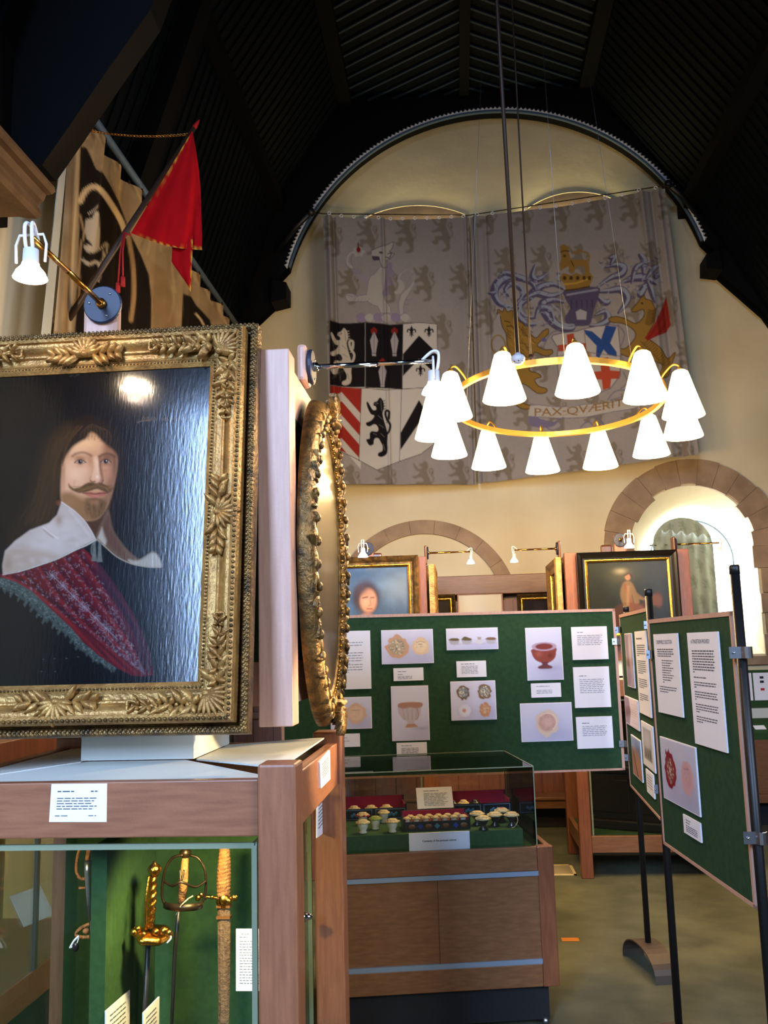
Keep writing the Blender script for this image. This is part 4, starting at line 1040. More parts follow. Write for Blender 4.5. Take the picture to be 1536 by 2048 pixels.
# ---- right hanging
A = Art(925,360,1420,985,BASE,1.6); A.mottle(.10,60,21); A.mottle(.05,4,22)
ground(A,950,395,1420,970,73,100,40,76)
P = lambda pts: [(960+a/3.84,470+b/3.84) for a,b in pts]
PU = (82,75,98); LB = (146,152,164); MD = (112,106,128); GD = (142,110,50); GB = (70,50,24)
def curl(pts,w,inner=True):
    A.line(P(pts),w,PU,.8,1,True,taper=True); 
    if inner: A.line(P([(a+10,b-8) for a,b in pts]),w*.45,LB,.7,.95,True,taper=True)
for pts,w in (([(640,420),(560,380),(460,400),(380,470),(300,540),(330,620),(420,640)],15),([(420,420),(380,360),(250,320),(150,360),(110,440),(150,530),(250,560)],17),([(250,560),(320,470),(300,400),(230,380),(190,430),(220,470)],11),([(520,290),(450,340),(400,320),(420,230)],12),([(640,440),(540,470),(430,450),(330,500)],14),([(60,450),(110,440),(100,380)],8),([(640,520),(560,500),(480,530),(520,620),(600,700),(700,720),(740,660)],18),([(420,640),(460,560),(540,580),(560,660)],12),([(300,560),(290,620),(350,680),(430,690)],12),([(160,290),(230,300),(300,340)],10),
    ([(900,400),(1000,330),(1080,300),(1100,250),(1040,230),(960,250)],15),([(1000,230),(1030,170),(990,180)],11),([(880,440),(980,430),(1080,420),(1130,480),(1110,540),(1060,600)],15),([(1080,370),(1180,330),(1270,330),(1350,380)],16),([(1270,340),(1330,260),(1370,240)],11),([(1250,300),(1260,200),(1220,150)],13),([(1290,350),(1240,440),(1220,470)],14),([(1280,360),(1320,440),(1340,520)],11),([(900,480),(960,520),(1000,500)],12),([(880,620),(960,590),(980,650),(920,690),(840,700)],14),([(1160,370),(1200,250),(1300,210)],10),([(1340,330),(1370,300)],10)):
    curl(pts,w*1.15)
for k in range(190):
    x,y = (rng.uniform(110,640),rng.uniform(300,700)) if k%2 else (rng.uniform(880,1380),rng.uniform(170,640))
    if abs(x-760) < 60: continue
    if (k%2 and y > 560+.0*x and x < 260) or (not k%2 and y > 520-(x-1000)*.1 and x > 1000): continue
    an = rng.random()*6.28; A.line(P([(x,y),(x+22*math.cos(an),y+16*math.sin(an)),(x+34*math.cos(an+.9),y+26*math.sin(an+.9))]),3,(LB,MD,PU)[k%3],.7,.75,True,taper=True)
A.poly(P([(660,420),(900,400),(910,470),(880,560),(860,640),(840,690),(760,700),(680,690),(650,640),(690,560),(650,480)]),PU,1.,1,True); A.line(P([(670,460),(780,440),(900,420)]),4,LB,.8,.8,True); A.poly(P([(735,590),(770,570),(820,590),(815,650),(745,650)]),(164,160,160),1); 
for x in (700,740,780,820,860): A.line(P([(x,500),(x+4,560)]),2,(56,48,76),.6,.8)
A.line(P([(560,540),(620,600),(640,680),(720,690)]),4,LB,.8,.8,True)
# crown and standing lion
A.poly(P([(610,330),(640,290),(700,310),(740,290),(790,310),(830,270),(870,320),(840,400),(740,420),(660,430),(650,380)]),GD,.8); A.line(P([(640,380),(740,370),(850,330)]),3,(190,148,60),.6,.9); A.line(P([(655,425),(750,415),(840,395)]),3,GB,.6,.9)
for x in (650,700,750,800,840): A.ell(960+x/3.84,470+330/3.84,3.4,4,GB,.3)
A.poly(P([(620,130),(610,90),(640,70),(680,90),(680,130),(700,190),(760,190),(820,190),(840,230),(840,280),(810,290),(800,240),(740,240),(720,290),(690,290),(680,240),(640,260),(620,280),(610,230),(625,180)]),GD,.8); A.line(P([(830,200),(840,160),(800,130),(740,140),(720,130),(770,115)]),3,GD,.7,1,True); A.line(P([(620,130),(650,120),(685,125)]),2,GB,.5); A.ell(960+650/3.84,470+160/3.84,3,3,GB,.4,.8); A.line(P([(700,200),(720,240)]),2,GB,.6)
# crowned lion supporter
LI = [(150,600),(130,610),(140,570),(170,590),(190,560),(210,590),(250,580),(260,640),(330,680),(420,790),(480,740),(520,720),(525,760),(470,810),(440,850),(500,880),(550,880),(555,910),(500,930),(420,900),(400,960),(380,1040),(440,1060),(470,1090),(420,1110),(450,1160),(510,1180),(505,1210),(440,1215),(350,1150),(290,1150),(270,1240),(330,1290),(385,1310),(380,1335),(310,1330),(250,1270),(220,1180),(240,1040),(250,950),(210,850),(200,760),(170,700)]
A.poly(P(LI),GD,1.,1,True,n=3); A.line(P(LI),1.8,GB,.6,.9,True,True,n=3)
for k in range(70): x,y = rng.uniform(200,400),rng.uniform(680,1000); A.line(P([(x,y),(x+14,y+22),(x+30,y+30)]),1.5,GB if k%2 else (176,134,56),.6,.7,True)
A.line(P([(215,1000),(215,920),(180,800),(130,770),(90,820),(100,890),(150,930),(190,940)]),3,GD,.7,1,True); A.ell(960+180/3.84,470+900/3.84,5,9,GD,.3); A.line(P([(190,660),(230,670)]),2,GB,.5); A.line(P([(205,700),(240,700)]),2,GB,.5); A.ell(960+490/3.84,470+805/3.84,5,4,(96,92,140),.3)
# dragon supporter
DR = [(1160,580),(1210,520),(1230,490),(1260,460),(1270,490),(1320,510),(1350,600),(1330,690),(1290,760),(1300,800),(1390,870),(1440,950),(1500,900),(1470,1000),(1440,1090),(1380,1080),(1400,1000),(1330,960),(1250,890),(1180,960),(1170,940),(1120,930),(1060,900),(1070,870),(1120,870),(1190,790),(1180,730),(1100,680),(1010,670),(990,640),(1050,625),(1130,650),(1200,680),(1260,620),(1250,570),(1200,590)]
A.poly(P(DR),GD,1.,1,True,n=3); A.line(P(DR),1.8,GB,.6,.9,True,True,n=3)
for k in range(26): t = k/25; x,y = (1330-50*t,560+230*t) if k < 13 else (1260+170*(t-.5)*2,800+180*(t-.5)*2); A.line(P([(x-36,y+12),(x,y+20),(x+30,y-8)]),1.4,GB,.6,.75,True)
A.ell(960+1245/3.84,470+525/3.84,2.5,2,GB,.4)
A.poly(P([(1430,475),(1445,560),(1465,690),(1430,750),(1350,780),(1290,812),(1265,790),(1330,700),(1380,600)]),(140,40,32),.9); A.line(P([(1430,480),(1400,620),(1290,800)]),1.5,(96,20,18),.6,.8,True); A.line(P([(1440,560),(1420,690),(1350,775)]),1.2,(96,20,18),.6,.8,True)
# shield of four quarters
SHD = [(550,790),(560,770),(640,750),(740,740),(800,720),(900,700),(1000,690),(1060,700),(1080,900),(1075,1080),(1000,1180),(850,1230),(700,1230),(610,1130),(590,950),(600,870)]
A.poly(P(SHD),(178,172,164),.9)
RD = (172,72,48); BL = (44,74,132)
A.poly(P([(665,765),(720,755),(730,835),(815,830),(815,885),(735,890),(745,980),(685,985),(675,890),(600,895),(596,845),(672,840)]),RD,.7)
A.poly(P([(800,728),(860,740),(930,800),(965,695),(1050,705),(1000,830),(1050,900),(1050,935),(985,920),(950,880),(915,945),(890,930),(895,850),(810,760)]),BL,.7)
A.poly(P([(920,945),(985,940),(1000,1040),(1078,1045),(1072,1105),(1008,1105),(1000,1175),(945,1190),(935,1110),(870,1110),(870,1050),(930,1045)]),RD,.7)
A.ell(960+815/3.84,470+930/3.84,9,10,(150,112,40),.4,.9); A.poly(P([(690,1040),(780,1030),(800,1130),(740,1180),(690,1120)]),(150,112,48),1,.8)
A.line(P([(800,725),(815,890),(830,1060),(840,1230)]),1.2,(96,88,92),.5); A.line(P([(596,930),(815,900),(1078,930)]),1.2,(96,88,92),.5); A.line(P(SHD),2,(104,96,104),.6,.95,closed=True)
A.line(P([(480,880),(540,760),(640,720)]),2,(110,100,112),.6,.9,True); A.line(P([(1060,690),(1110,760),(1080,860)]),2,(110,100,112),.6,.9,True); A.line(P([(1100,1050),(1130,1130),(1080,1180)]),2,(110,100,112),.6,.9,True)
# motto ribbon
A.poly(P([(370,1390),(385,1310),(450,1305),(620,1320),(800,1300),(1000,1285),(1180,1240),(1240,1215),(1280,1290),(1180,1330),(1000,1360),(820,1395),(620,1405),(450,1395)]),(176,170,160),.9); A.line(P([(385,1310),(450,1305),(620,1322),(800,1302),(1000,1285),(1180,1240)]),1.4,MD,.6,.9,True); A.line(P([(370,1392),(450,1398),(620,1408),(820,1398),(1000,1362),(1180,1332),(1280,1292)]),1.4,MD,.6,.9,True)
V,T = glyph_mesh('PAX·QVÆRITVR'); x1 = max(v.x for v in V)
def bend(v):
    t = v.x/x1; x = 412+ (1245-412)*t; yb = 1388+ (8*math.sin(t*PI)) -112*t**1.7; return (960+(x)/3.84, 470+(yb-v.y*84)/3.84)
A.tris([tuple(bend(V[i]) for i in t) for t in T],(132,98,44),.4)
A.poly(P([(370,1440),(380,1400),(430,1395),(480,1420),(540,1440),(600,1430),(560,1470),(480,1480),(400,1470)]),(116,108,132),1,1,True); 
for pp in ([(480,1420),(560,1440),(640,1400)],[(500,1470),(560,1500),(630,1465)],[(980,1265),(1040,1200),(1130,1190)],[(1000,1270),(1100,1240),(1180,1200)],[(770,1480),(830,1430),(880,1470),(930,1430),(960,1470)],[(860,1500),(900,1400),(960,1480)]): A.line(P(pp),2.4,MD,.7,.9,True)
A.gain = .82; ART_R = A
def hanging(tl,tr,bl,br,art,name,label,pleats,nu,nv):
    """tl.. are 3-D corners; pleats: (position 0..1, width, depth)"""
    tl,tr,bl,br = [np.array(p) for p in (tl,tr,bl,br)]
    G = quadgrid(tl,tr,br,bl,nu,nv); u = np.linspace(0,1,nu)[None]; v = np.linspace(0,1,nv)[:,None]
    d = .012*np.sin(u*23+1.3*np.sin(v*2))*(0.5+.5*v)+.01*np.sin(u*9+v)
    for (c,w,a) in pleats: d = d+a*np.exp(-((u-c)/w)**2)*(1-.25*v)
    n = np.cross(tr-tl,np.array([0,0,1.])); n /= np.linalg.norm(n)
    G = G+ n[None,None]*d[...,None]
    sagz = .02*np.sin(u*PI)
    G[...,2] -= sagz*(1-v)
    return G
L_t,M_t,R_t = PY(646,433,8.5),PY(938,436,8.86),PY(1330,377,8.42)
ARTS = []
G = hanging(L_t,M_t,PY(662,968,8.5),PY(954,969,8.86),ART_L,None,None,((.035,.018,.05),(.07,.01,-.03),(.40,.012,.035),(.97,.012,.03)),240,330)
HL = root('wall_hanging','pale heraldic hanging with quartered black, white and red shield, left of the ring lamp','hanging',tuple(G[-1,120]))
sheet('cloth',G,ART_L,'cloth_print',HL)
G2 = hanging(M_t+Vector((.012,-.01,0)),R_t,PY(957,968,8.85),PY(1398,908,8.42),ART_R,None,None,((.03,.012,.04),(.08,.012,-.03),(.885,.014,.04),(.93,.012,-.035),(.965,.012,.03)),320,340)
HR = root('wall_hanging','pale heraldic hanging with lion, dragon and a Latin motto ribbon','hanging',tuple(G2[-1,160]))
sheet('cloth',G2,ART_R,'cloth_print',HR)
for (H,G_) in ((HL,G),(HR,G2)):
    n = G_.shape[1]; cl_ = kids(H)[0]
    for k in range(12):
        p = Vector(tuple(G_[0,int((k+.5)/12*(n-1))])); MB().tube([p+Vector((.016*math.cos(a),0,.012+.016*math.sin(a))) for a in [2*PI*q/10 for q in range(10)]],.0045,6,closed=True).done('hanging_ring','white_plastic',cl_)  # white rings also stand in for light leaking through the eyelets
# wire and end brackets
up = Vector((0,0,.03))
HWR = root('hanging_wire','thin wire with black end brackets carrying the two big heraldic hangings','wire',M_t)
MB().tube([PY(620,423,8.5),L_t+up,M_t+up,R_t+up,PY(1338,371,8.42)],.006,6).done('wire','iron',HWR)
for (a,b) in (((552,505),(622,424)),((1398,432),(1336,369))):
    p0,p1 = PY(*a,8.74),PY(*b,8.46); MB().tube([p0,p0*.45+p1*.55+Vector((0,0,.03)),p1],.028,8).ball(p1,.045,8,6).done('bracket','black_paint',HWR)
# ---- hangings on the left wall
XW = -2.03
A = Art(90,180,500,680,(142,120,90),1.2); A.mottle(.25,26,31)
for k in range(60):
    x = 110+rng.random()*360; y0 = 200+rng.random()*400; A.line([(x,y0),(x+rng.normal()*4,y0+30),(x+rng.normal()*5,y0+70)],rng.uniform(2,5),(104,78,46) if k%3 else (190,160,112),2,.5,True)
for k in range(26):  # pale and brown stripes paint pleat shading into the lion print
    x = 120+k*14; y0 = 190+max(0,(x-170))*1.45; A.line([(x,y0),(x+14,y0+26),(x+10,y0+52),(x+26,y0+84)],rng.uniform(4,8),(96,70,42) if k%2 else (192,166,124),2.5,.55,True)
for x in (120,141,148): A.line([(x+10,240),(x,460),(x-8,660)],6,(196,176,140) if x != 141 else (120,92,60),2.5,.7)
BK = (26,20,17); CR_ = (196,170,132)
A.poly([(161,292),(173,296),(184,318),(192,338),(206,345),(222,372),(238,404),(262,470),(282,510),(298,550),(303,600),(302,670),(150,670),(155,560),(158,460),(158,380)],BK,1.4)
A.line([(161,402),(170,384),(183,374),(196,376),(210,390),(226,414),(242,442),(252,470)],11,CR_,1.2,1,True); A.line([(256,470),(266,530),(268,590),(262,640)],9,(150,120,84),1.5,.9,True)
A.line([(160,430),(168,470),(160,500),(158,600)],4,(170,140,100),1.2,.8,True)
LNW = (176,166,152)
A.line([(178,428),(196,412)],2.4,LNW,.7); A.poly([(172,440),(184,436),(190,424),(198,426),(199,450),(200,478),(196,500),(184,506),(170,500),(170,490),(186,490),(174,478),(170,460)],LNW,1.2,.95,True); A.line([(198,500),(214,486),(214,500),(206,520),(198,530)],3,LNW,1,.9,True); A.line([(166,520),(178,528),(194,524),(200,540),(196,560)],6,LNW,1.2,.9,True); A.line([(204,520),(210,490)],2,LNW,.8,.8)
A.poly([(366,588),(382,592),(392,610),(404,622),(420,640),(428,670),(362,670)],BK,1.4); A.line([(392,628),(402,640),(412,660)],4,CR_,1,.9,True)
A.poly([(300,520),(330,540),(345,600),(350,660),(310,660)],(120,92,58),5,.5)
zt2 = PX(170,212,XW).z
ys = [PX(141,260,XW).y, PX(360,500,XW).y, PX(474,640,XW).y]
for k,(ya,yb,lab,kf) in enumerate(((ys[0]-.02,ys[1],'tan left-wall hanging with a black panel and white lion',0),(ys[1]+.01,ys[2],'tan left-wall hanging farther along the wall with a small black panel',2))):
    nu,nv = 200 if k == 0 else 120,240; G = quadgrid((XW,ya,zt2-.08),(XW,yb,zt2-.08),(XW,yb,1.6),(XW,ya-(.38 if k == 0 else 0),1.6),nu,nv)
    u = np.linspace(0,1,nu)[None]; v = np.linspace(0,1,nv)[:,None]
    G[...,0] += .036*np.sin(u*(40 if k == 0 else 34)+.6*np.sin(v*5))*(1-.2*v)+.016*np.sin(u*13+2*v)
    H = root('wall_hanging',lab,'hanging',(XW,(ya+yb)/2,1.6)); cl_ = sheet('cloth',G,A,'cloth_print',H)
    for q in range(16):
        p = Vector(tuple(G[0,int((q+.5)/16*(nu-1))])); MB().tube([p+Vector((0,.014*math.cos(a),.008+.014*math.sin(a))) for a in [2*PI*w/8 for w in range(8)]],.0035,5,closed=True).done('hanging_ring','iron',cl_)
    if k == 0: MB().prism([PX(124,276,XW+.05),PX(139,252,XW+.05),PX(98,690,XW+.05),PX(80,690,XW+.05)],(.004,0,0)).done('lining_edge','lining_grey',H,label='pale grey lining edge')
RL = MB(); y0r = PX(168,196,XW).y
RL.tube([(XW,4.45,zt2),(XW,8.75,zt2)],.026,10)
for y in (4.6,6.0,7.4,8.6): RL.tube([(XL,y,zt2),(XW,y,zt2)],.012,6)
tag(RL.done('hanging_rail','moulding_blue'),'blue-grey rail high on the left wall carrying the tan hangings','rail')
# ---------------------------------------------------------------- felt display boards on black poles
BH = .90
def edge(t,b,H=BH):
    wt,wb = ray(*t),ray(*b); Y = H/(wt.z/wt.y-wb.z/wb.y)
    return Vector(((wt.x/wt.y+wb.x/wb.y)/2*Y,Y,0)), EYE+Y*wt.z/wt.y
def board(lt,lb,rt,rb,label,ext=0.,name='display_board'):
    (a,za),(b,zb) = edge(lt,lb),edge(rt,rb)
    z1 = (za+zb)/2; z0 = z1-BH; u = (b-a).normalized(); a = a-u*ext; n = Vector((u.y,-u.x,0))
    if n.dot(-a) < 0: n = -n
    o = root(name,label,'display board',(a+b)/2+Vector((0,0,z0))); L = (b-a).length
    fm = lambda x,z,h: a+u*x+Vector((0,0,z))+n*h
    box = lambda mb,x0,x1,z0_,z1_,h0,h1: mb.add([fm(x,z,h) for z in (z0_,z1_) for (x,h) in ((x0,h0),(x1,h0),(x1,h1),(x0,h1))],[(0,1,2,3),(4,7,6,5),(0,4,5,1),(1,5,6,2),(2,6,7,3),(3,7,4,0)])
    mb = MB(); box(mb,.012,L-.012,z0+.012,z1-.012,-.022,-.001); mb.done('felt_face','felt_board',o)
    mb = MB(); e = .016
    for (x0,x1,c,d) in ((0,L,z1-e,z1),(0,L,z0,z0+e*.7),(0,e,z0,z1),(L-e,L,z0,z1)): box(mb,x0,x1,c,d,-.026,.002)
    mb.done('edge_frame','wood_pale',o)
    return dict(o=o,a=a,b=b,u=u,n=n,z0=z0,z1=z1,L=L,fm=fm,box=box)
B1 = board((718,1230),(708,1558),(1230,1217),(1250,1540),'wide green display board with photographs of pots and lids, behind the perspex case',ext=.42)
B2 = board((1238,1230),(1261,1572),(1294,1215),(1323,1643),'narrow-looking middle green display board between two poles')
B3 = board((1298,1240),(1325,1688),(1466,1221),(1508,1818),'near right green display board with two tall text sheets')
def lines_mesh(mb,rows,fm,h,seed):
    r = random.Random(seed)
    for (x0,x1,z,t) in rows:
        x = x0
        while x < x1-.002:
            w = r.uniform(.010,.032); e = min(x+w,x1)
            mb.add([fm(x,z-t/2,h),fm(e,z-t/2,h),fm(e,z+t/2,h),fm(x,z+t/2,h)],[(0,1,2,3)]); x = e+.004
CARDS = []
def card(B,quad,name,label,cat,art=None,rows=None,title=None,th=.006,group=None):
    """quad: the four photo corners (tl,tr,br,bl) of a sheet lying on board B"""
    pts = []
    for (x,y) in quad:
        p = PP(x,y,B['a']+B['n']*th,B['n']); pts.append(((p-B['a']).dot(B['u']),p.z))
    x0,x1 = (pts[0][0]+pts[3][0])/2,(pts[1][0]+pts[2][0])/2; z1,z0 = (pts[0][1]+pts[1][1])/2,(pts[2][1]+pts[3][1])/2
    fm = B['fm']; c = fm((x0+x1)/2,z0,.0)
    o = root(name,label,cat,c,group); mb = MB(); B['box'](mb,x0,x1,z0,z1,.0003,th); o = mb.done('sheet','card',o)
    W,H = x1-x0,z1-z0
    if art is not None:
        m = .004; nu,nv = max(12,int(W*260)),max(12,int(H*260))
        G = quadgrid(fm(x0+m,z1-m,th+.0008),fm(x1-m,z1-m,th+.0008),fm(x1-m,z0+m,th+.0008),fm(x0+m,z0+m,th+.0008),nu,nv)
        u,v = np.meshgrid(np.linspace(0,100,nu),np.linspace(0,100,nv)); sheet('photo_image',G,art,'photo_print',o,uv=np.stack([u.ravel(),v.ravel()],1))
    if rows:
        mb = MB(); lines_mesh(mb,[(x0+W*a,x0+W*b,z1-H*t,k) for (a,b,t,k) in rows],fm,th+.0006,len(label)); mb.done('text_lines','ink',o)
    if title:
        txt,tx,tz,tw = title; V,T = glyph_mesh(txt); vx = max(v.x for v in V); s = W*tw/vx
        mb = MB(); mb.add([fm(x0+W*tx+v.x*s,z1-H*tz+v.y*s*1.15,th+.0007) for v in V],T); mb.done('heading','ink_dark',o)
    return o.parent
q1 = lambda *p: [(690+a/2.695,1210+b/2.695) for a,b in p]
q3 = lambda *p: [(1220+a/3.012,1180+b/3.012) for a,b in p]
def para(t0,n,dt,a=.12,b=.85,k=.0028,last=.5): return [(a,(b if i < n-1 else a+(b-a)*last)-.03*(i%2),t0+i*dt,k) for i in range(n)]
PAP = (204,203,222)
def photo(): 
    A = Art(0,0,100,100,PAP,2.); A.glow(80,90,60,30,(176,174,200),.8); A.glow(20,10,60,40,(214,210,218),.7); A.gain = 1.25; return A
def seal(A,x,y,r,ry,col,col2,worn=.5,seed=1):
    g = np.random.default_rng(seed); A.glow(x+4,y+4,r*1.1,ry*1.1,(150,146,170),.5)
    A.poly([(x+r*(1+.08*g.normal())*math.cos(a),y+ry*(1+.08*g.normal())*math.sin(a)) for a in np.linspace(0,6.1,22)],col,.9,1,True)
    A.ell(x,y,r*.72,ry*.72,col2,.15,.9)
    for k in range(70): a = g.random()*6.28; q = g.random()*.7; A.ell(x+r*q*math.cos(a),y+ry*q*math.sin(a),1.4,1.6,(232,220,190) if k%2 else tuple(c*.6 for c in col2),.5,worn)
a = photo(); seal(a,30,50,23,34,(196,150,116),(168,150,120),.6,1); seal(a,76,50,17,27,(214,184,150),(222,196,160),.12,2); a.line([(68,38),(76,34),(84,38)],1.4,(110,80,60),.6,.8); a.line([(72,44),(80,43)],1.4,(110,80,60),.6,.8)
card(B1,q1((193,137),(472,128),(480,313),(200,320)),'photograph','photograph of two round parchment lids, top left of the wide green board','photo',a,group='mounted photographs')
card(B1,q1((260,342),(422,336),(424,405),(263,411)),'caption_card','small caption card under the photograph of two parchment lids','caption',rows=[(.14,.42,.28,.0025),(.14,.34,.5,.0025)]+[(.14,.62,.66+.09*i,.002) for i in range(3)])
a = photo(); a.poly([(16,40),(20,32),(50,30),(80,31),(84,36),(80,42),(78,52),(70,62),(60,66),(62,72),(70,74),(68,77),(36,77),(34,74),(42,71),(40,65),(28,60),(18,50)],(186,176,182),1,1,True); a.poly([(17,38),(20,31),(50,29),(82,31),(83,38),(66,41),(50,39),(34,41)],(164,118,96),1.,.9,True); a.poly([(40,70),(62,70),(70,76),(36,77)],(176,132,108),1)
for x in (30,42,56,68): a.line([(x,42),(x+(50-x)*.2,62)],1.2,(140,118,124),.8,.8,True)
a.line([(70,42),(72,54),(68,62)],1.2,(150,60,50),.8); a.glow(80,79,18,3,(150,150,180),.7)
card(B1,q1((246,440),(447,432),(459,727),(255,735)),'photograph','photograph of a clear footed glass bowl, lower left of the wide green board','photo',a,group='mounted photographs')
card(B1,q1((277,745),(441,737),(444,855),(281,860)),'caption_card','caption card under the photograph of the glass bowl','caption',rows=[(.16,.5,.14,.0025)]+[(.16,.72,.26+.055*i,.002) for i in range(5)]+[(.16,.72,.62+.055*i,.002) for i in range(4)])
card(B1,q1((-70,142),(135,138),(143,452),(-62,456)),'text_card','large text card half hidden behind the oval frame','text card',rows=para(.2,3,.05,.1,.8)+para(.38,5,.045,.1,.8)+para(.58,4,.045,.1,.8))
a = photo(); seal(a,62,52,26,32,(206,170,146),(214,184,156),.1,4); a.line([(50,42),(74,40)],1.6,(150,100,90),.6,.7)
card(B1,q1((-80,500),(142,493),(146,665),(-76,672)),'photograph','photograph of a plain round lid half hidden by the oval frame','photo',a,group='mounted photographs')
card(B1,q1((-60,697),(80,692),(82,763),(-58,768)),'caption_card','small caption card half hidden behind the case corner post','caption',rows=[(.14,.5,.3,.0025),(.14,.6,.55,.002)])
a = photo()
for k,x in enumerate((14,39,64,87)):
    a.glow(x+3,74,9,4,(150,150,170),.7); a.poly([(x-9,56),(x+9,56),(x+8,70),(x+4,76),(x-4,76),(x-8,70)],(168,164,170) if k != 2 else (196,194,200),.9,1,True)
    if k != 2: a.poly([(x-9,56),(x-10,50),(x-4,44 if k != 1 else 38),(x+5,45),(x+10,50),(x+8,57)],(96,80,44) if k < 2 else (120,84,56),.9,1,True)
    else: a.poly([(x-3,54),(x-4,42),(x+4,42),(x+3,54)],(160,150,130),.9)
card(B1,q1((544,127),(822,121),(828,238),(548,244)),'photograph','wide short photograph of four little pots in a row','photo',a,group='mounted photographs')
card(B1,q1((600,304),(760,299),(763,386),(603,391)),'caption_card','caption card between the four-pots and four-lids photographs','caption',rows=[(.15,.6,.18,.003)]+[(.16,.72,.32+.09*i,.002) for i in range(6)])
a = photo(); seal(a,27,28,15,19,(112,84,50),(128,140,150),.6,5); seal(a,76,27,16,20,(124,92,56),(140,142,136),.7,6); seal(a,29,76,15,17,(204,204,218),(210,210,222),.05,7); a.ell(28,76,4,5,(196,130,120),.4); seal(a,76,75,14,18,(184,132,92),(190,142,104),.2,8)
card(B1,q1((566,413),(808,406),(820,616),(575,624)),'photograph','photograph of four separate round lids, middle of the wide green board','photo',a,group='mounted photographs')
a = photo(); a.gain = 1.15; RG = (136,62,50)
a.glow(60,78,30,5,(160,160,190),.7); a.poly([(18,40),(14,50),(24,62),(44,68),(60,68),(78,60),(84,48),(80,38)],RG,1.2,1,True); a.ell(50,36,36,8.5,(176,150,170),.08); a.ell(50,36,25,6,(122,48,40),.12); a.poly([(40,66),(60,66),(58,71),(70,75),(66,79),(34,79),(30,75),(42,71)],(104,56,58),1,1,True); a.glow(34,50,9,5,(176,96,80),.6); a.glow(66,54,8,4,(80,30,26),.6)
card(B1,q1((970,123),(1164,119),(1180,402),(985,408)),'photograph','photograph of a red-brown footed bowl, top right of the wide green board','photo',a,group='mounted photographs')
card(B1,q1((1002,423),(1163,419),(1166,495),(1005,500)),'caption_card','caption card under the photograph of the red-brown bowl','caption',rows=[(.18,.62,.22,.0025)]+[(.18,.7,.5+.1*i,.002) for i in range(3)])
a = photo(); a.gain = 1.1; seal(a,51,51,24,34,(214,190,168),(196,150,134),.15,9); a.line([(38,34),(50,26),(64,32),(70,52),(62,70)],1.5,(232,220,206),1,.8,True); a.ell(52,50,9,12,(210,172,156),.4,.8)
card(B1,q1((942,532),(1220,523),(1232,730),(953,740)),'photograph','photograph of a single crumpled lid, lower right of the wide green board','photo',a,group='mounted photographs')
card(B1,q1((1219,118),(1411,115),(1421,291),(1228,297)),'text_card','uppermost of the three text cards down the right of the wide green board','text card',rows=[(.16,.32,.17,.003)]+[(.15,.86-.03*(i%3),.27+.055*i,.0022) for i in range(6)])
card(B1,q1((1229,335),(1422,331),(1435,549),(1241,556)),'text_card','middle of the three text cards down the right of the wide green board','text card',rows=[(.16,.38,.22,.003)]+[(.16,.84-.03*(i%3),.31+.046*i,.0022) for i in range(8)])
card(B1,q1((1245,605),(1439,598),(1449,769),(1254,777)),'text_card','lowest of the three text cards down the right of the wide green board','text card',rows=[(.16,.38,.2,.003)]+[(.16,.84-.03*(i%3),.3+.058*i,.0022) for i in range(6)])
# near board
card(B3,q3((262,266),(405,261),(437,768),(290,735)),'text_card','shorter left text sheet on the near right green board','text card',rows=para(.195,4,.028,.14,.82,.004,.9)+[(.3,.76-.06*(i%3),.335+.03*i,.0034) for i in range(9)]+[(.3,.36,.335+.27,.0034)]+para(.665,3,.03,.14,.84,.0034),title=("CROMWELL'S ELECTION",.12,.125,.66))
card(B3,q3((465,258),(648,250),(704,983),(510,922)),'text_card','taller right text sheet on the near right green board','text card',rows=para(.165,9,.0235,.13,.85,.0042,.08)+[(.13,.55,.40,.0036)]+para(.445,3,.022,.13,.85,.0034,.1)+para(.53,4,.022,.13,.85,.0034,.1)+para(.64,4,.022,.13,.85,.0034,.2)+para(.75,3,.022,.13,.8,.0034,.3),title=('A TRADITION PROVED?',.12,.098,.62))
a = photo(); a.gain = 1.05; seal(a,26,50,17,30,(136,22,44),(150,70,70),.6,11); a.poly([(14,26),(16,16),(20,22),(26,14),(28,24)],(136,20,42),1); seal(a,74,50,16,27,(214,170,170),(206,160,164),.08,12); a.line([(68,38),(80,36)],1.4,(120,70,80),.7,.7)
card(B3,q3((298,880),(515,950),(540,1368),(325,1250)),'photograph','photograph of a dark red seal beside a pale disc on the near right board','photo',a,group='mounted photographs')
card(B3,q3((437,1348),(543,1407),(548,1524),(447,1460)),'caption_card','caption card low on the near right green board','caption',rows=[(.16,.45,.22,.003),(.16,.4,.36,.003)]+[(.16,.82,.52+.1*i,.003) for i in range(4)])
# middle board
a = photo(); a.c[:] = lin((150,120,110)); a.poly([(10,0),(60,0),(50,40),(70,80),(40,100),(0,100),(20,50)],(110,70,60),6,.9); a.glow(70,30,20,30,(200,180,170),.8)
card(B2,q3((85,262),(128,260),(148,590),(108,582)),'photograph','tall brownish photograph at the top of the middle green board','photo',a,group='mounted photographs')
card(B2,q3((147,250),(213,245),(248,768),(178,740)),'text_card','tall text sheet on the middle green board','text card',rows=para(.17,6,.025,.14,.86,.004,.3)+para(.36,7,.024,.14,.86,.0034,.6)+para(.58,5,.024,.14,.86,.0034,.6)+para(.76,4,.024,.14,.86,.0034,.4)+[(.14,.66,.09,.006)])
a = photo(); a.c[:] = lin((224,206,206)); a.poly([(0,0),(34,0),(44,50),(30,100),(0,100)],(130,76,84),5,.9); [a.line([(52,y),(92,y)],2,(170,150,160),.8,.7) for y in range(20,90,9)]
card(B2,q3((90,642),(165,660),(175,838),(98,812)),'photograph','pinkish photograph with a block of text on the middle green board','photo',a,group='mounted photographs')
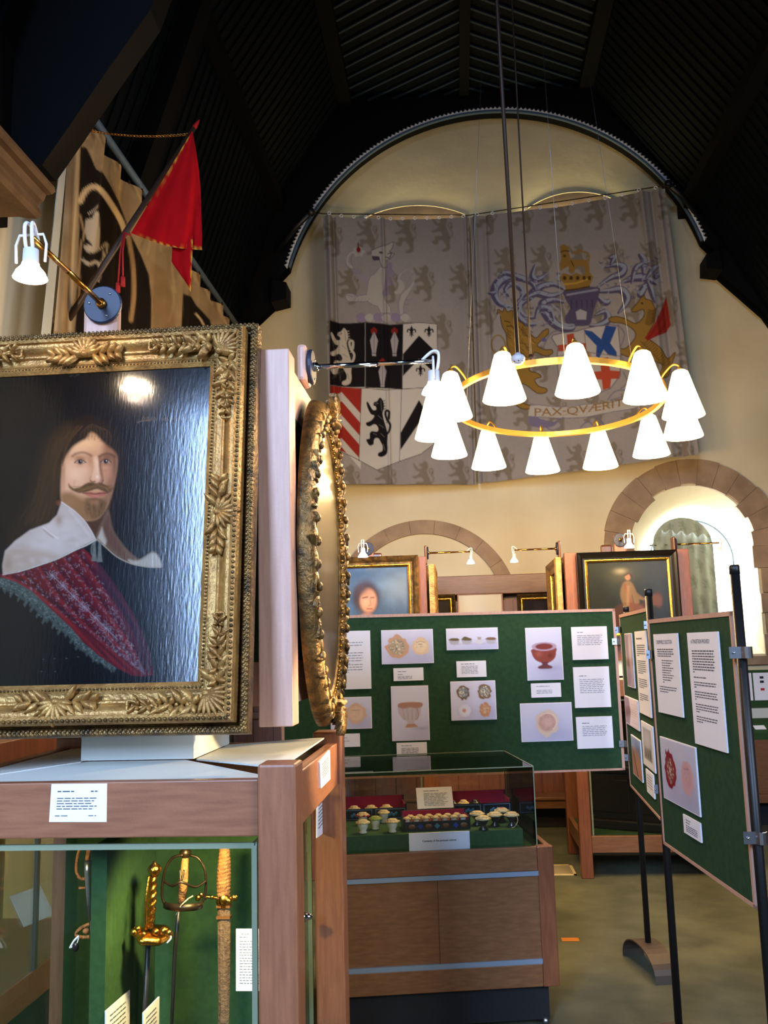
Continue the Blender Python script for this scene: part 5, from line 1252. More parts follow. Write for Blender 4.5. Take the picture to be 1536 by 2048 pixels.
a = photo(); a.c[:] = lin((120,130,146)); a.poly([(0,30),(60,20),(100,60),(100,100),(0,100)],(176,124,88),5,.9); a.line([(10,30),(60,100)],8,(60,40,36),2,.8); a.glow(60,20,30,16,(70,84,116),.8)
card(B2,q3((125,872),(180,905),(197,1158),(140,1108)),'photograph','lowest photograph on the middle green board, brown and blue','photo',a,group='mounted photographs')
a = photo(); a.c[:] = lin((226,224,222)); a.rect(14,10,86,84,(150,140,124),1.); a.glow(50,40,30,24,(196,190,180),.8); [a.rect(x,56,x+8,78,(80,72,60),1) for x in (28,48,66)]
card(B2,q3((185,790),(255,820),(271,1100),(203,1050)),'photograph','white-bordered photograph on the middle green board','photo',a,group='mounted photographs')
card(B2,q3((215,1080),(260,1112),(267,1260),(222,1212)),'caption_card','small caption card at the foot of the middle green board','caption',rows=[(.16,.84,.2+.12*i,.003) for i in range(5)])
# poles, feet, clamps
def pole(x,y,h,label,ang,foot=True):
    o = root('board_pole',label,'pole',(x,y,0),'black board poles')
    MB().tube([(x,y,.10),(x,y,h)],.0155,16).done('pole','black_paint',o)
    MB().lathe([(.0165,-.03),(.0165,-.004),(.012,0),(0,0)],Matrix.Translation((x,y,h)),16).done('pole_cap','black_paint',o)
    c,s = math.cos(ang),math.sin(ang); u,v = Vector((c,s,0)),Vector((-s,c,0)); ps = []; L = .22
    for k in range(17): t = PI*k/16; ps.append((-L*math.cos(t),.125*math.sin(t)**.8 if math.sin(t) > 0 else 0))
    mb = MB(); P0 = Vector((x,y,0)); V = []
    for (r,z) in ps:
        for (w,dz) in ((-.06,0),(.06,0),(.06,.006),(-.06,.006)): V.append(P0+u*r+v*w+Vector((0,0,max(z,0)+dz)))
    n = len(ps); mb.add(V,[(i*4+k,i*4+(k+1)%4,(i+1)*4+(k+1)%4,(i+1)*4+k) for i in range(n-1) for k in range(4)],False); mb.done('foot_arch','foot_steel',o)
    return o
e1 = (B1['b']+B2['a'])/2; pf1 = PZ(1297,1897,.10)
P1 = pole(pf1.x,pf1.y,EYE+ (1290-1205)*0+.19,'black board pole between the wide and middle green boards, its bent foot in view',math.radians(-79))
pp2 = PY(1326,1600,(B2['b'].y+B3['a'].y)/2-.02)
P2 = pole(pp2.x,pp2.y,PY(1296,1178,pp2.y).z,'black board pole between the middle and near green boards',math.radians(-70))
pp3 = PY(1499,1590,B3['b'].y-.02); pp3.x += .012
P3 = pole(pp3.x,pp3.y,PY(1465,1130,pp3.y).z,'nearest black board pole, right of the near green board',math.radians(-80))
def clamp(px,py,Y,w,h,dirv,label,flip=1):
    c = PY(px,py,Y); u = Vector(dirv).normalized(); n = Vector((u.y,-u.x,0)); n = n if n.dot(-c) > 0 else -n
    o = root('board_clip',label,'clip',c,'silver board clips'); mb = MB(); ps = []
    for k in range(9): t = PI*k/8; ps.append((w*.25+ .018*math.cos(t-PI/2)*1.,.018*math.sin(t-PI/2)))
    prof = [(-w*.5,.005),(w*.0,.005),(w*.12,.016),(w*.25,.021),(w*.38,.016),(w*.5,.004)]
    V = [];
    for (a,b) in prof:
        for zz in (-h/2,h/2):
            for q in (0,.003): V.append(c+u*a+n*(b+q)+Vector((0,0,zz)))
    m = len(prof); F = []
    for i in range(m-1):
        k = i*4; F += [(k,k+4,k+6,k+2),(k+1,k+3,k+7,k+5),(k+2,k+6,k+7,k+3),(k,k+1,k+5,k+4)]
    mb.add(V,F+[(0,2,3,1),((m-1)*4,(m-1)*4+1,(m-1)*4+3,(m-1)*4+2)]); mb.done('clip_band','steel',o)
    MB().ball(c-u*w*.32+n*.009,(.005,.005,.004),8,5).done('screw','chrome',o); return o
uB3 = B3['u']; 
for (px,py,Y,w,h,dv,lab) in ((1233,1283,B1['b'].y-.02,.055,.036,B1['u'],'silver clip at the upper right corner of the wide green board'),(1247,1487,B1['b'].y-.02,.055,.036,B1['u'],'silver clip at the lower right corner of the wide green board'),
    (1237,1260,B2['a'].y-.03,.04,.034,(1,-.3,0),'silver clip at the upper left of the middle green board'),(1257,1515,B2['a'].y-.03,.04,.034,(1,-.3,0),'silver clip at the lower left of the middle green board'),
    (1295,1250,B2['b'].y-.03,.03,.034,(1,-.2,0),'silver clip at the top of the pole between middle and near boards'),(1300,1309,B3['a'].y-.03,.03,.034,(1,-.2,0),'silver clip just below the topmost one on the second pole'),(1316,1578,B2['b'].y-.05,.03,.036,(1,-.2,0),'silver clip low on the second pole'),
    (1481,1305,B3['b'].y-.04,.07,.036,(1,-.05,0),'upper silver clip holding the near board to the nearest pole'),(1510,1675,B3['b'].y-.04,.07,.036,(1,-.05,0),'lower silver clip holding the near board to the nearest pole')):
    clamp(px,py,Y,w,h,dv,lab)
# ---------------------------------------------------------------- central table case with perspex hood
TC = Vector((.386,4.27,0)); tu = Vector((1,.16,0)).normalized(); tv = Vector((-.16,1,0)).normalized()
TM = axes(tu,tv,(0,0,1),TC)          # local: x to the right (0 = right end), y to the back
TBL = root('table_case','low wooden table case with clear perspex hood in front of the wide green board','table case',TC+tu*-.5)
TW,TD = 1.04,.74
t_ = lambda a,b: MB().bbox(a,b,.004,TM)
for x in (-.072,-TW):
    t_((x,0,.18),(x+.072,.05,.77)).done('stile','wood_red',TBL); t_((x,TD-.05,.18),(x+.072,TD,.77)).done('stile','wood_red',TBL)
for y in (.004,TD-.03):
    t_((-TW+.072,y,.666),(-.072,y+.026,.77)).done('top_rail','wood_table',TBL); t_((-TW+.072,y,.18),(-.072,y+.026,.276)).done('bottom_rail','wood_table',TBL)
for x in (-.03,-TW+.004): t_((x,.05,.18),(x+.026,TD-.05,.77)).done('side_panel','wood_table',TBL)
for z in (.646,.276): MB().box((-TW+.072,.002,z),(-.072,.02,z+.02),TM).done('metal_track','alu',TBL)
MB().box((-TW+.072,.016,.296),(-.515,.024,.646),TM).done('sliding_panel','wood_table',TBL)
MB().box((-.525,.011,.296),(-.072,.016,.646),TM).done('sliding_panel','wood_table',TBL)
MB().box((-TW+.03,.05,.03),(-.04,TD-.03,.18),TM).done('plinth','plinth_black',TBL)
for (x,y) in ((-.06,.06),(-TW+.08,.06),(-.06,TD-.08),(-TW+.08,TD-.08)): MB().lathe([(.0,-.012),(.018,-.012),(.02,0),(.018,.012),(0,.012)],TM@Matrix.Translation((x,y,.0195))@Matrix.Rotation(PI/2,4,'Y'),14).done('castor','steel',TBL)
MB().box((-TW+.03,.03,.69),(-.03,TD-.03,.752),TM).done('case_bed','felt',TBL)
MB().box((-TW+.06,.085,.752),(-.115,.62,.832),TM).done('felt_step','felt',TBL)
hx0,hx1,hy0,hy1,hz0,hz1 = -TW+.05,-.062,.045,TD-.05,.75,1.114; g = .005
for (a,b) in (((hx0,hy0,hz0),(hx1,hy0+g,hz1)),((hx0,hy1-g,hz0),(hx1,hy1,hz1)),((hx1-g,hy0,hz0),(hx1,hy1,hz1)),((hx0,hy0,hz0),(hx0+g,hy1,hz1)),((hx0,hy0,hz1-g),(hx1,hy1,hz1))):
    MB().box(a,b,TM).done('perspex_pane','perspex',TBL)
mb = MB(); e = .0022
for x in (hx0,hx1):
    for y in (hy0,hy1): mb.box((x-e,y-e,hz0),(x+e,y+e,hz1),TM)
for y in (hy0,hy1): mb.box((hx0,y-e,hz1-e),(hx1,y+e,hz1+e),TM)
for x in (hx0,hx1): mb.box((x-e,hy0,hz1-e),(x+e,hy1,hz1+e),TM)
mb.done('perspex_edge','glass_edge',TBL)
TOPZ = .8325
def tl(px,py,z=TOPZ):
    """local table coordinates of the spot seen at px,py on height z"""
    p = TM.inverted()@PZ(px,py,z); return p.x,p.y
def sign(M,w,h,name,label,cat,title=None,rows=None,tz=.5,tw=.56,tx=.22):
    o = root(name,label,cat,M@Vector((0,0,0))); o = MB().box((0,0,0),(w,.004,h),M).done('sheet','card',o)
    f = lambda x,z,hh: M@Vector((x,-hh,z))
    if title: V,T = glyph_mesh(title,bold=.022); vx = max(v.x for v in V); s = w*tw/vx; MB().add([f(w*tx+v.x*s,h*tz+v.y*s,.0006) for v in V],T).done('heading','ink_dark',o)
    if rows: mb = MB(); lines_mesh(mb,[(w*a,w*b,h*(1-t),k) for a,b,t,k in rows],f,.0006,len(label)); mb.done('text_lines','ink',o)
    return o.parent
x0,_ = tl(817,1690,.79); x1,_ = tl(943,1684,.79)
sign(TM@Matrix.Translation((x0+.005,.079,.7525)),x1-x0-.01,.083,'name_card','white card reading Contents of the pomade cabinet on the green step','sign','Contents of the pomade cabinet',None,.52)
x0,y0 = tl(824,1622); x1,_ = tl(893,1620); y0 = .36
sign(TM@Matrix.Translation((x0,.385,TOPZ+.056))@Matrix.Rotation(-.5,4,'X'),x1-x0,.105,'text_card','upright white text card between the velvet trays in the perspex case','text card',None,[(.2,.62,.17,.0025)]+[(.2,.86-.05*(i%3),.30+.07*i,.002) for i in range(9)])
SUP = MB(); SUP.box((x0+.02,.386,TOPZ),(x1-.02,.43,TOPZ+.055),TM); 
tag(SUP.done('card_block','felt'),'small green block carrying the upright text card in the perspex case','block')
def tray(x0,x1,y0,y1,h,label,inlay,group=None,lift=0.):
    z = TOPZ+lift; o = root('velvet_tray',label,'tray',TM@Vector(((x0+x1)/2,(y0+y1)/2,z))); b = .007
    mb = MB(); mb.box((x0,y0,z),(x1,y0+b,z+h),TM); mb.box((x0,y1-b,z),(x1,y1,z+h*1.7),TM); mb.box((x0,y0,z),(x0+b,y1,z+h*1.3),TM); mb.box((x1-b,y0,z),(x1,y1,z+h*1.3),TM); mb.done('tray_wall','tray_black',o)
    mb = MB(); mb.box((x0+b,y0+b,z),(x1-b,y1-b,z+h*.45),TM); mb.box((x0+b,y1-b-.003,z),(x1-b,y1-b,z+h*1.68),TM); mb.box((x0+b,y0+b,z),(x0+b+.003,y1-b,z+h*1.28),TM); mb.box((x1-b-.003,y0+b,z),(x1-b,y1-b,z+h*1.28),TM); mb.done('velvet_lining','velvet',o)
    w = x1-x0
    if inlay == 'gems':
        for t,m_ in ((.25,'inlay_blue'),(.5,'inlay_teal'),(.78,'inlay_blue')): MB().prism([TM@Vector((x0+w*t+a*.013,y0-.002,z+h*.5+c*.013)) for a,c in ((0,1),(1,0),(0,-1),(-1,0))],tv*.003).done('inlay_gem',m_,o)
        mb = MB()
        for t in (.12,.37,.63,.9): mb.ball(TM@Vector((x0+w*t,y0,z+h*.5)),(.02,.002,.011),8,4,TM.to_3x3())
        mb.done('inlay_flower','inlay_brown',o)
    else:
        mb = MB()
        for (a,c) in ((.03,.47),(.53,.97)):
            for (za,zb) in ((.08,.13),(.87,.92)): mb.box((x0+w*a,y0-.001,z+h*za),(x0+w*c,y0,z+h*zb),TM)
            for q in (a,c): mb.box((x0+w*q-.0015,y0-.001,z+h*.08),(x0+w*q+.0015,y0,z+h*.92),TM)
        mb.done('inlay_line','inlay_pale',o); mb = MB()
        for a in (.25,.75):
            for k in range(6): mb.ball(TM@Vector((x0+w*a+(k-2.5)*.011,y0,z+h*(.4+.12*(k%2)))),(.009,.0015,.008),6,4,TM.to_3x3())
        mb.done('inlay_flower','inlay_teal',o)
    return o,z+h*.45
def crumple(amp,k=7,ph=0.): return lambda a,z: amp*(math.sin(k*a+ph)+.5*math.sin((k*2+1)*a+ph*2))
JARS = 'pomade jars with parchment lids'
def jar(x,y,z,label,r=.026,h=.05,lid='parchment',body='jarglass',seed=0,foot=False):
    o = root('pomade_jar',label,'jar',TM@Vector((x,y,z)),JARS); M = TM@Matrix.Translation((x,y,z))
    pr = [(0,0),(r*.7,0),(r*.72,h*.08),(r*.3,h*.3),(r*.45,h*.45),(r*.85,h*.8),(r*.8,h)] if foot else [(0,0),(r*.62,0),(r*.66,h*.06),(r*.5,h*.2),(r*.8,h*.5),(r*.84,h*.75),(r*.66,h*.95),(r*.7,h)]
    MB().lathe(pr,M,16).done('jar_body',body,o)
    MB().lathe([(r*.75,h*.78),(r*1.2,h*.86),(r*1.12,h*.96),(r*.78,h*1.02),(r*.74,h*1.10),(r*.5,h*1.13),(0,h*1.1)],M,22,True,crumple(.07,7,seed)).done('parchment_lid',lid,o)
    ld = kids(o)[-1]; MB().tube([M@Vector((r*.82*math.cos(a),r*.82*math.sin(a),h*.98)) for a in [2*PI*k/14 for k in range(14)]],.0018,5,closed=True).done('tie_string','parchment',ld)
    return o
for i,(px,py,lab,lid,r) in enumerate(((726,1666,'front left pomade jar with pale pleated lid, nearest the case post','parchment',.029),(785,1664,'pomade jar with cream pleated lid just left of the gem-set tray','parchment',.028),(751,1658,'pomade jar with a green lid among the left-hand jars','lid_green',.027),(726,1650,'pomade jar with a red ribbon round its lid, at the far left','parchment',.026),(768,1645,'pomade jar at the back of the left-hand jars, pinkish lid','parchment',.026))):
    x,y = tl(px,py); o = jar(x,y,TOPZ,lab,r,.052,lid,'jarglass',i)
    if 'red ribbon' in lab:
        mb = MB(); M = TM@Matrix.Translation((x,y,TOPZ+.044))
        for k in range(9): a = k*.7; mb.ball(M@Vector((.028*math.cos(a),.028*math.sin(a),.002*(k%2))),(.009,.006,.005),6,4)
        mb.done('red_ribbon','ribbon_red',o)
for i,(px,py,lab) in enumerate(((967,1660,'dark footed jar with crumpled cream lid at the front of the right-hand group'),(955,1650,'dark footed jar with yellowish lid, left of the right-hand group'),(990,1652,'dark footed jar in the middle of the right-hand group'),(1004,1643,'dark footed jar with a red-marked pale lid at the back right'),(1024,1652,'dark footed jar with trailing string, rightmost of the jars'))):
    x,y = tl(px,py); o = jar(x,min(y,.6),TOPZ,lab,.031,.056,'parchment','dark_glaze',i+7,True)
    if 'string' in lab: M = TM@Matrix.Translation((x,y,TOPZ)); MB().tube([M@Vector(p) for p in spline([(.02,-.02,.054),(.022,-.03,.03),(.012,-.036,.012),(0,-.045,.003),(-.012,-.05,.002)],5)],.0016,5).done('loose_string','parchment',o)
    if 'red-marked' in lab: MB().ball(TM@Vector((x,min(y,.6),TOPZ+.0625)),(.009,.006,.002),8,4).done('red_mark','ribbon_red',o)
x0,y0 = tl(806,1664); x1,_ = tl(942,1657); y0 = min(max(y0,.12),.19); print('TRAY',y0)
tr,zb = tray(x0+.004,x1-.004,y0,y0+.135,.042,'black velvet-lined tray with blue gem inlay holding many small parchment-lidded pots','gems')
for i in range(13):
    r_,c_ = divmod(i,7); nx = 7 if r_ == 0 else 6; xx = x0+.022+(x1-x0-.044)*((c_+.5*(r_))/6.2); yy = y0+.035+.05*r_+random.uniform(-.004,.004)
    jar(xx,yy,zb,'small pomade pot with crumpled parchment lid in the gem-inlaid tray',.0165,.036,'parchment','jarglass',i)['group'] = 'small pots in the gem-inlaid tray'
xa,ya = tl(705,1636); xb,yb = tl(818,1630)
tray(xa-.06,xb-.02,.455,.60,.055,'velvet-lined drawer at the back left of the perspex case','lines'); zb = TOPZ+.055*.45
def lid(x,y,z,label,m='parchment',r=.034,seed=0):
    o = root('parchment_lid',label,'lid',TM@Vector((x,y,z)),'loose lids on velvet'); MB().lathe([(r*.9,0),(r*1.05,.006),(r*.9,.012),(r*.55,.018),(r*.5,.024),(0,.025)],TM@Matrix.Translation((x,y,z)),22,True,crumple(.07,6,seed)).done('lid_cap',m,o); return o
for i,(px,lab) in enumerate(((712,'flat pale lid at the left end of the back left velvet drawer'),(748,'round parchment lid in the middle of the back left velvet drawer'),(781,'crumpled parchment lid at the right of the back left velvet drawer'))):
    x,_ = tl(px,1625,.9); lid(x,.51,zb+.012,lab,'parchment',.034,i)
xa,ya = tl(903,1632); xb,yb = tl(1021,1626)
tray(xa+.004,xb+.0,.455,.61,.058,'velvet-lined drawer at the back right of the perspex case','lines'); zb = TOPZ+.058*.45
for i,(px,m_,lab) in enumerate(((924,'dark_glaze','dark round lid at the left of the back right velvet drawer'),(949,'parchment','cream round lid in the middle of the back right velvet drawer'),(974,'dark_glaze','dark round lid at the right of the back right velvet drawer'))):
    x,_ = tl(px,1622,.9); lid(x,.525,zb+.016,lab,m_,.029,i)
# ---------------------------------------------------------------- floor bits
a = [PZ(1098,1729,.004),PZ(1127,1729,.004),PZ(1136,1750,.004),PZ(1096,1751,.004)]
o = root('floor_socket','square floor plate with pale rim set in the carpet right of the table case','floor plate',sum(a,Vector())/4)
c = sum(a,Vector())/4; sx,sy = .125,.155
mb = MB()
for q in (((-sx,-sy),(sx,-sy+.02)),((-sx,sy-.02),(sx,sy)),((-sx,-sy),(-sx+.02,sy)),((sx-.02,-sy),(sx,sy))): mb.box((c.x+q[0][0],c.y+q[0][1],0),(c.x+q[1][0],c.y+q[1][1],.006))
mb.done('rim','socket_white',o); MB().box((c.x-sx+.02,c.y-sy+.02,0),(c.x+sx-.02,c.y+sy-.02,.004)).done('plate','socket_grey',o)
a,b = PZ(1123,1879,.002),PZ(1157,1877,.002)
mb = MB(); mb.box((a.x,a.y-.03,0),(b.x,a.y+.03,.003)); tag(mb.done('floor_tape','tape_orange'),'short strip of orange tape stuck on the carpet','tape')
# ---------------------------------------------------------------- the two farther cases with picture stands
CASE_R = display_case(.812,1.80,6.84,7.70,'far display case with a dark chest inside, behind the middle green board',.29,wa='wood_red',wb='wood_table')
SR = picture_stand(.843,1.79,7.07,7.95,1.483,2.365,'far right picture stand carrying the horseman painting',wm='wood_red')[0]
CASE_L = display_case(-1.19,-.21,6.84,7.70,'far display case behind the table case, under the blue-sky portrait',.29,wa='wood_red',wb='wood_table')
SL = picture_stand(-1.185,-.236,7.07,7.95,1.483,2.375,'far left picture stand carrying the blue-sky portrait',wm='wood_red')[0]
def far_case_extras(c,x0,x1,y0,y1):
    MB().box((x0+.05,y0+.05,1.386),(x1-.05,y1-.05,1.395)).done('lid_board','white_board',c)
far_case_extras(CASE_R,.812,1.80,6.84,7.70); far_case_extras(CASE_L,-1.19,-.21,6.84,7.70)
def flat_frame(name,label,org,ux,uz,un,w,h,fw,fm,art,canvas='canvas_old',inner='gold_bright',liner=True,tilt=0.,cat='painting'):
    o = root(name,label,cat,Vector(org)); un = Vector(un)
    uz2 = (Vector(uz)*math.cos(tilt)-un*math.sin(tilt)); un2 = (un*math.cos(tilt)+Vector(uz)*math.sin(tilt))
    f = lambda x,y,hh: Vector(org)+Vector(ux)*x+uz2*(y+h/2)+un2*hh
    a,b = w/2-fw,h/2-fw
    mb = MB(); sweep_rect(mb,[(-.004,0),(-.002,.012),(.01,.016),(fw*.35,.018),(fw*.6,.034),(fw*.85,.042),(fw,.03),(fw,-.012),(-.004,-.012),(-.004,0)],a,b,f); fr = mb.done('frame',fm,o)
    if liner: mb = MB(); sweep_rect(mb,[(-.012,.002),(-.010,.014),(.004,.018),(.010,.017)],a,b,f); mb.done('liner',inner,fr)
    G = quadgrid(f(-a-.003,b+.003,.002),f(a+.003,b+.003,.002),f(a+.003,-b-.003,.002),f(-a-.003,-b-.003,.002),110,130)
    u,v = np.meshgrid(np.linspace(0,100,110),np.linspace(0,100,130)); sheet('canvas',G,art,canvas,o,uv=np.stack([u.ravel(),v.ravel()],1)); return o
EX,EZ,EY_ = Vector((1,0,0)),Vector((0,0,1)),Vector((0,-1,0))
# horseman
YR = 7.03
f0,f1 = PY(1152,1106,YR),PY(1352,1100,YR); top = (f0.z+f1.z)/2; w = f1.x-f0.x
A = Art(0,0,100,100,(40,44,34),2.); A.mottle(.5,16,41); A.glow(50,10,40,24,(62,64,48),.8); A.glow(40,22,16,10,(96,94,64),.5); A.glow(80,80,40,30,(22,26,30),.7); A.glow(15,50,20,40,(30,36,28),.7)
A.poly([(34,62),(50,58),(62,60),(80,46),(86,44),(90,52),(86,66),(78,62),(72,74),(70,100),(26,100),(22,80)],(74,44,28),2,1,True); A.poly([(70,60),(80,48),(88,50),(88,62),(80,62)],(104,62,34),2,.9,True)
A.poly([(45,30),(54,30),(60,46),(62,58),(56,60),(54,48),(54,66),(46,68),(42,58),(40,44)],(126,100,66),1.4,1,True); A.poly([(54,40),(66,50),(72,52),(70,55),(60,52)],(120,94,62),1.4,1,True); A.line([(46,34),(53,62)],2.4,(150,60,40),1.2,.7); A.poly([(44,58),(62,60),(72,72),(66,76),(54,70)],(116,72,46),1.5,.9,True); A.ell(50,23,3.4,4.4,(180,130,96),.3); A.poly([(45,21),(50,16),(56,21),(55,25),(52,19),(47,22)],(60,38,22),1); A.glow(42,15,7,4,(190,178,140),.7); A.line([(50,36),(48,60)],3,(170,140,100),1.5,.6)
A.gain = .6
flat_frame('horseman_painting','painting of a horseman in a black frame with thin gilt inner edge','painting' and Vector(((f0.x+f1.x)/2,YR,top-.70)),EX,EZ,EY_,w,.70,.068,'frame_black',A)
# lady under a blue sky
f0,f1 = PY(640,1116,YR),PY(836,1112,YR); top = (f0.z+f1.z)/2; w = .76
A = Art(0,0,100,100,(76,104,136),2.); A.mottle(.5,14,43); A.glow(90,30,30,24,(140,156,170),.6); A.glow(85,80,24,20,(60,72,100),.7); A.glow(30,10,40,12,(40,60,90),.7)
A.ell(44,42,17,22,(54,36,28),.3); A.ell(47,47,10.5,16,(200,146,112),.25); A.glow(44,49,7,10,(226,176,140),.6); A.line([(40,43),(46,42)],1.6,(80,48,34),.8); A.line([(50,43),(54,43)],1.4,(80,48,34),.8); A.line([(49,45),(50,53),(47,54)],1.2,(150,94,70),.8,.8); A.line([(45,58),(51,58)],1.6,(150,70,60),.7); A.poly([(16,100),(26,76),(44,64),(58,74),(70,100)],(190,136,108),3,1,True); A.glow(38,32,10,8,(74,48,34),.7); A.gain = .8
flat_frame('lady_painting','gilt-framed portrait of a dark-haired lady against a blue sky','painting' and Vector((f1.x-w/2,YR,top-.72)),EX,EZ,EY_,w,.72,.075,'gold_dark',A)
# pictures on the side faces, seen edge-on
A = Art(0,0,100,100,(34,28,20),1.); A.mottle(.4,20,44)
flat_frame('gilt_frame_painting','gilt frame seen edge-on on the right face of the far left stand','painting' and Vector((-.206,7.51,1.62)),Vector((0,-1,0)) *-1,EZ,Vector((1,0,0)),.70,.70,.09,'gold',A)
flat_frame('gilt_frame_painting','gilt frame seen edge-on on the left face of the far right stand','painting' and Vector((.813,7.51,1.62)),Vector((0,-1,0)),EZ,Vector((-1,0,0)),.72,.72,.09,'gold',A)
# their lamps
BACK_LAMPS = []
def far_lamp(loc,rz,label,arm=.34):
    o = copy_tree(LAMP1); o['label'] = label; o.location = loc; o.rotation_euler = (0,0,rz); o.scale = (1,arm/.40,1); d = Vector((math.sin(rz)*arm,-math.cos(rz)*arm,-.11)); 
    if rz == 0: BACK_LAMPS.append((Vector(loc)+d,Vector(loc)+Vector((0,.1,-.6))))
    else: BACK_LAMPS.append((Vector(loc)+d,Vector(loc)+Vector((-d.x*.3,0,-.6))))
    return o
pl = PY(735,1098,7.07); far_lamp((pl.x,7.07,pl.z),0,'lit spotlight over the portrait of the lady under a blue sky')
pr = PY(1240,1080,7.07); far_lamp((pr.x,7.07,pr.z),0,'lit spotlight with dark round plate over the horseman painting')
zz = 2.445
far_lamp((-.236,7.5,zz),PI/2,'lit spotlight on arm pointing right from the far left stand')
far_lamp((.843,7.5,zz),-PI/2,'lit spotlight on arm pointing left from the far right stand')
far_lamp((1.79,7.5,zz),PI/2,'lit spotlight on arm pointing right, in front of the bright window')
for (t,x,y,z) in ((SL,pl.x,6.62,pl.z),(SR,pr.x,6.62,pr.z)): MB().bbox((x-.045,7.075,2.35),(x+.045,7.115,z+.04),.01).done('lamp_tab','wood',t)
for (t,x) in ((SL,-.70),(SR,1.31)): MB().bbox((x-.05,7.905,2.35),(x+.05,7.94,zz+.06),.03).done('lamp_tab','wood_dark',t)
for (t,x) in ((SL,-.257),(SR,.844),(SR,1.769)): MB().bbox((x,7.45,2.35),(x+.02,7.55,zz+.06),.008).done('lamp_tab','wood_dark',t)
# dark chest in the far right case
CM = axes((math.cos(.5),-math.sin(.5),0),(math.sin(.5),math.cos(.5),0),(0,0,1),(1.34,7.28,.281))
CHT = root('old_chest','dark carved wooden chest inside the far glass case','chest',(1.34,7.28,.281))
w,d = .30,.22
MB().bbox((-w-.03,-d-.03,0),(w+.03,d+.03,.07),.012,CM).done('chest_plinth','chest_black',CHT)
MB().bbox((-w,-d,.07),(w,d,.40),.006,CM).done('chest_body','chest_black',CHT)
MB().bbox((-w-.015,-d-.015,.40),(w+.015,d+.015,.47),.02,CM).done('chest_lid','chest_black',CHT)
mb = MB()
for s in (-.5,.5): mb.bbox((w*s-.14,-d-.008,.12),(w*s+.14,-d+.004,.36),.006,CM)
mb.done('carved_panel','chest_black',CHT); MB().lathe([(.02,0),(.02,.006),(0,.008)],CM@Matrix.Translation((0,-d-.001,.36))@Matrix.Rotation(PI/2,4,'X'),14).done('lock_plate','iron',CHT)
# cards / leaflets on the chest lid
MB_ = MB(); MB_.box((-.06,-.12,0),(.06,.02,.008),CM@Matrix.Translation((.16,-.06,.47)))
tag(MB_.done('gilt_box','gold_bright'),'small bright gilt piece lying on the dark chest lid','ornament')
# ---------------------------------------------------------------- long panelled cabinet along the end wall
WB = root('wall_cabinet','long panelled wooden cabinet with ledge and dark plinth along the end wall','wall cabinet',(-.2,8.6,0))
x0,x1 = XL+.03,2.02
mb = MB(); mb.box((x0,8.86,.25),(x1,8.89,2.1)); 
k = 0
x = x0
while x < x1: mb.box((x,8.845,.25),(min(x+.19,x1),8.865,2.1)); x += .197
mb.done('back_boards','wood_red',WB)
MB().bbox((x0,8.80,2.16),(x1,8.92,2.345),.006).done('header','wood_table',WB)
MB().bbox((x0,8.80,1.02),(x1,8.86,1.09),.006).done('middle_rail','wood_table',WB)
MB().bbox((x0,8.55,.265),(x1,8.90,.29),.005).done('ledge','wood_table',WB)
MB().box((x0,8.57,.19),(x1,8.60,.266)).done('ledge_rail','wood_table',WB)
MB().box((x0,8.70,0),(x1,8.72,.19)).done('plinth','plinth_black',WB)
# pictures standing on the cabinet back
mk = PY(960,1200,8.80); 
A = Art(0,0,100,100,(214,200,166),1.); A.rect(20,36,80,84,(30,26,24),.5); A.rect(24,40,76,80,(210,212,214),.5); [A.line([(28,y),(72,y)],1.4,(150,156,166),.6,.7) for y in range(46,78,5)]
flat_frame('mounted_print','print in a wide cream mount on the end-wall cabinet','painting' and Vector((mk.x,8.80,1.55)),EX,EZ,EY_,.44,.62,.012,'wood_pale',A,'photo_print',liner=False,cat='picture')
A = Art(0,0,100,100,(34,26,24),1.); A.mottle(.5,16,45); A.glow(50,40,20,30,(70,54,50),.6)
p = PY(890,1200,8.80); flat_frame('small_dark_painting','small dark painting in gilt frame, left of the cream-mounted print','painting' and Vector((p.x-.08,8.82,1.55)),EX,EZ,EY_,.36,.62,.05,'gold_dark',A)
p = PY(1072,1200,8.80); flat_frame('small_dark_painting','dark painting in gilt frame, right of the cream-mounted print','painting' and Vector((p.x+.03,8.82,1.55)),EX,EZ,EY_,.42,.60,.05,'gold_dark',A)
# ---------------------------------------------------------------- case under the bright window, at the right edge
WD = root('desk_case','wooden desk case with green felt top under the bright arched window','desk case',(2.65,8.6,0)); a0,a1 = 2.08,3.27
MB().bbox((a0,8.60,.25),(a1,8.64,.76),.005).done('front_board','wood_table',WD); MB().bbox((a0,8.55,.215),(a1,8.66,.29),.005).done('ledge','wood_table',WD); MB().box((a0,8.70,0),(a1,8.92,.215)).done('plinth','plinth_black',WD)
MB().prism([(a0,8.60,.76),(a0,8.60,.82),(a0,8.86,.94),(a0,8.86,.76)],(a1-a0,0,0)).done('felt_slope','felt',WD)
MB().box((a0,8.84,.74),(a1,8.945,1.02)).done('back_ledge','white_board',WD)
for i,(x,lab) in enumerate(((2.66,'leftmost small white label on the green slope at the right edge'),(2.80,'second small white label on the green slope at the right edge'))):
    M = axes((1,0,0),Vector((0,.26,.12)).normalized(),Vector((0,-.12,.26)).normalized(),(x,8.65,.845)); mb = MB(); mb.box((0,0,0),(.10,.07,.003),M); tag(mb.done('label_card','card'),lab,'label')
PBD = root('poster_board','dark green backing board with white posters below the bright window','poster board',(2.7,8.93,1.021)); MB().box((2.09,8.90,1.021),(3.26,8.93,1.37)).done('backing','felt',PBD)
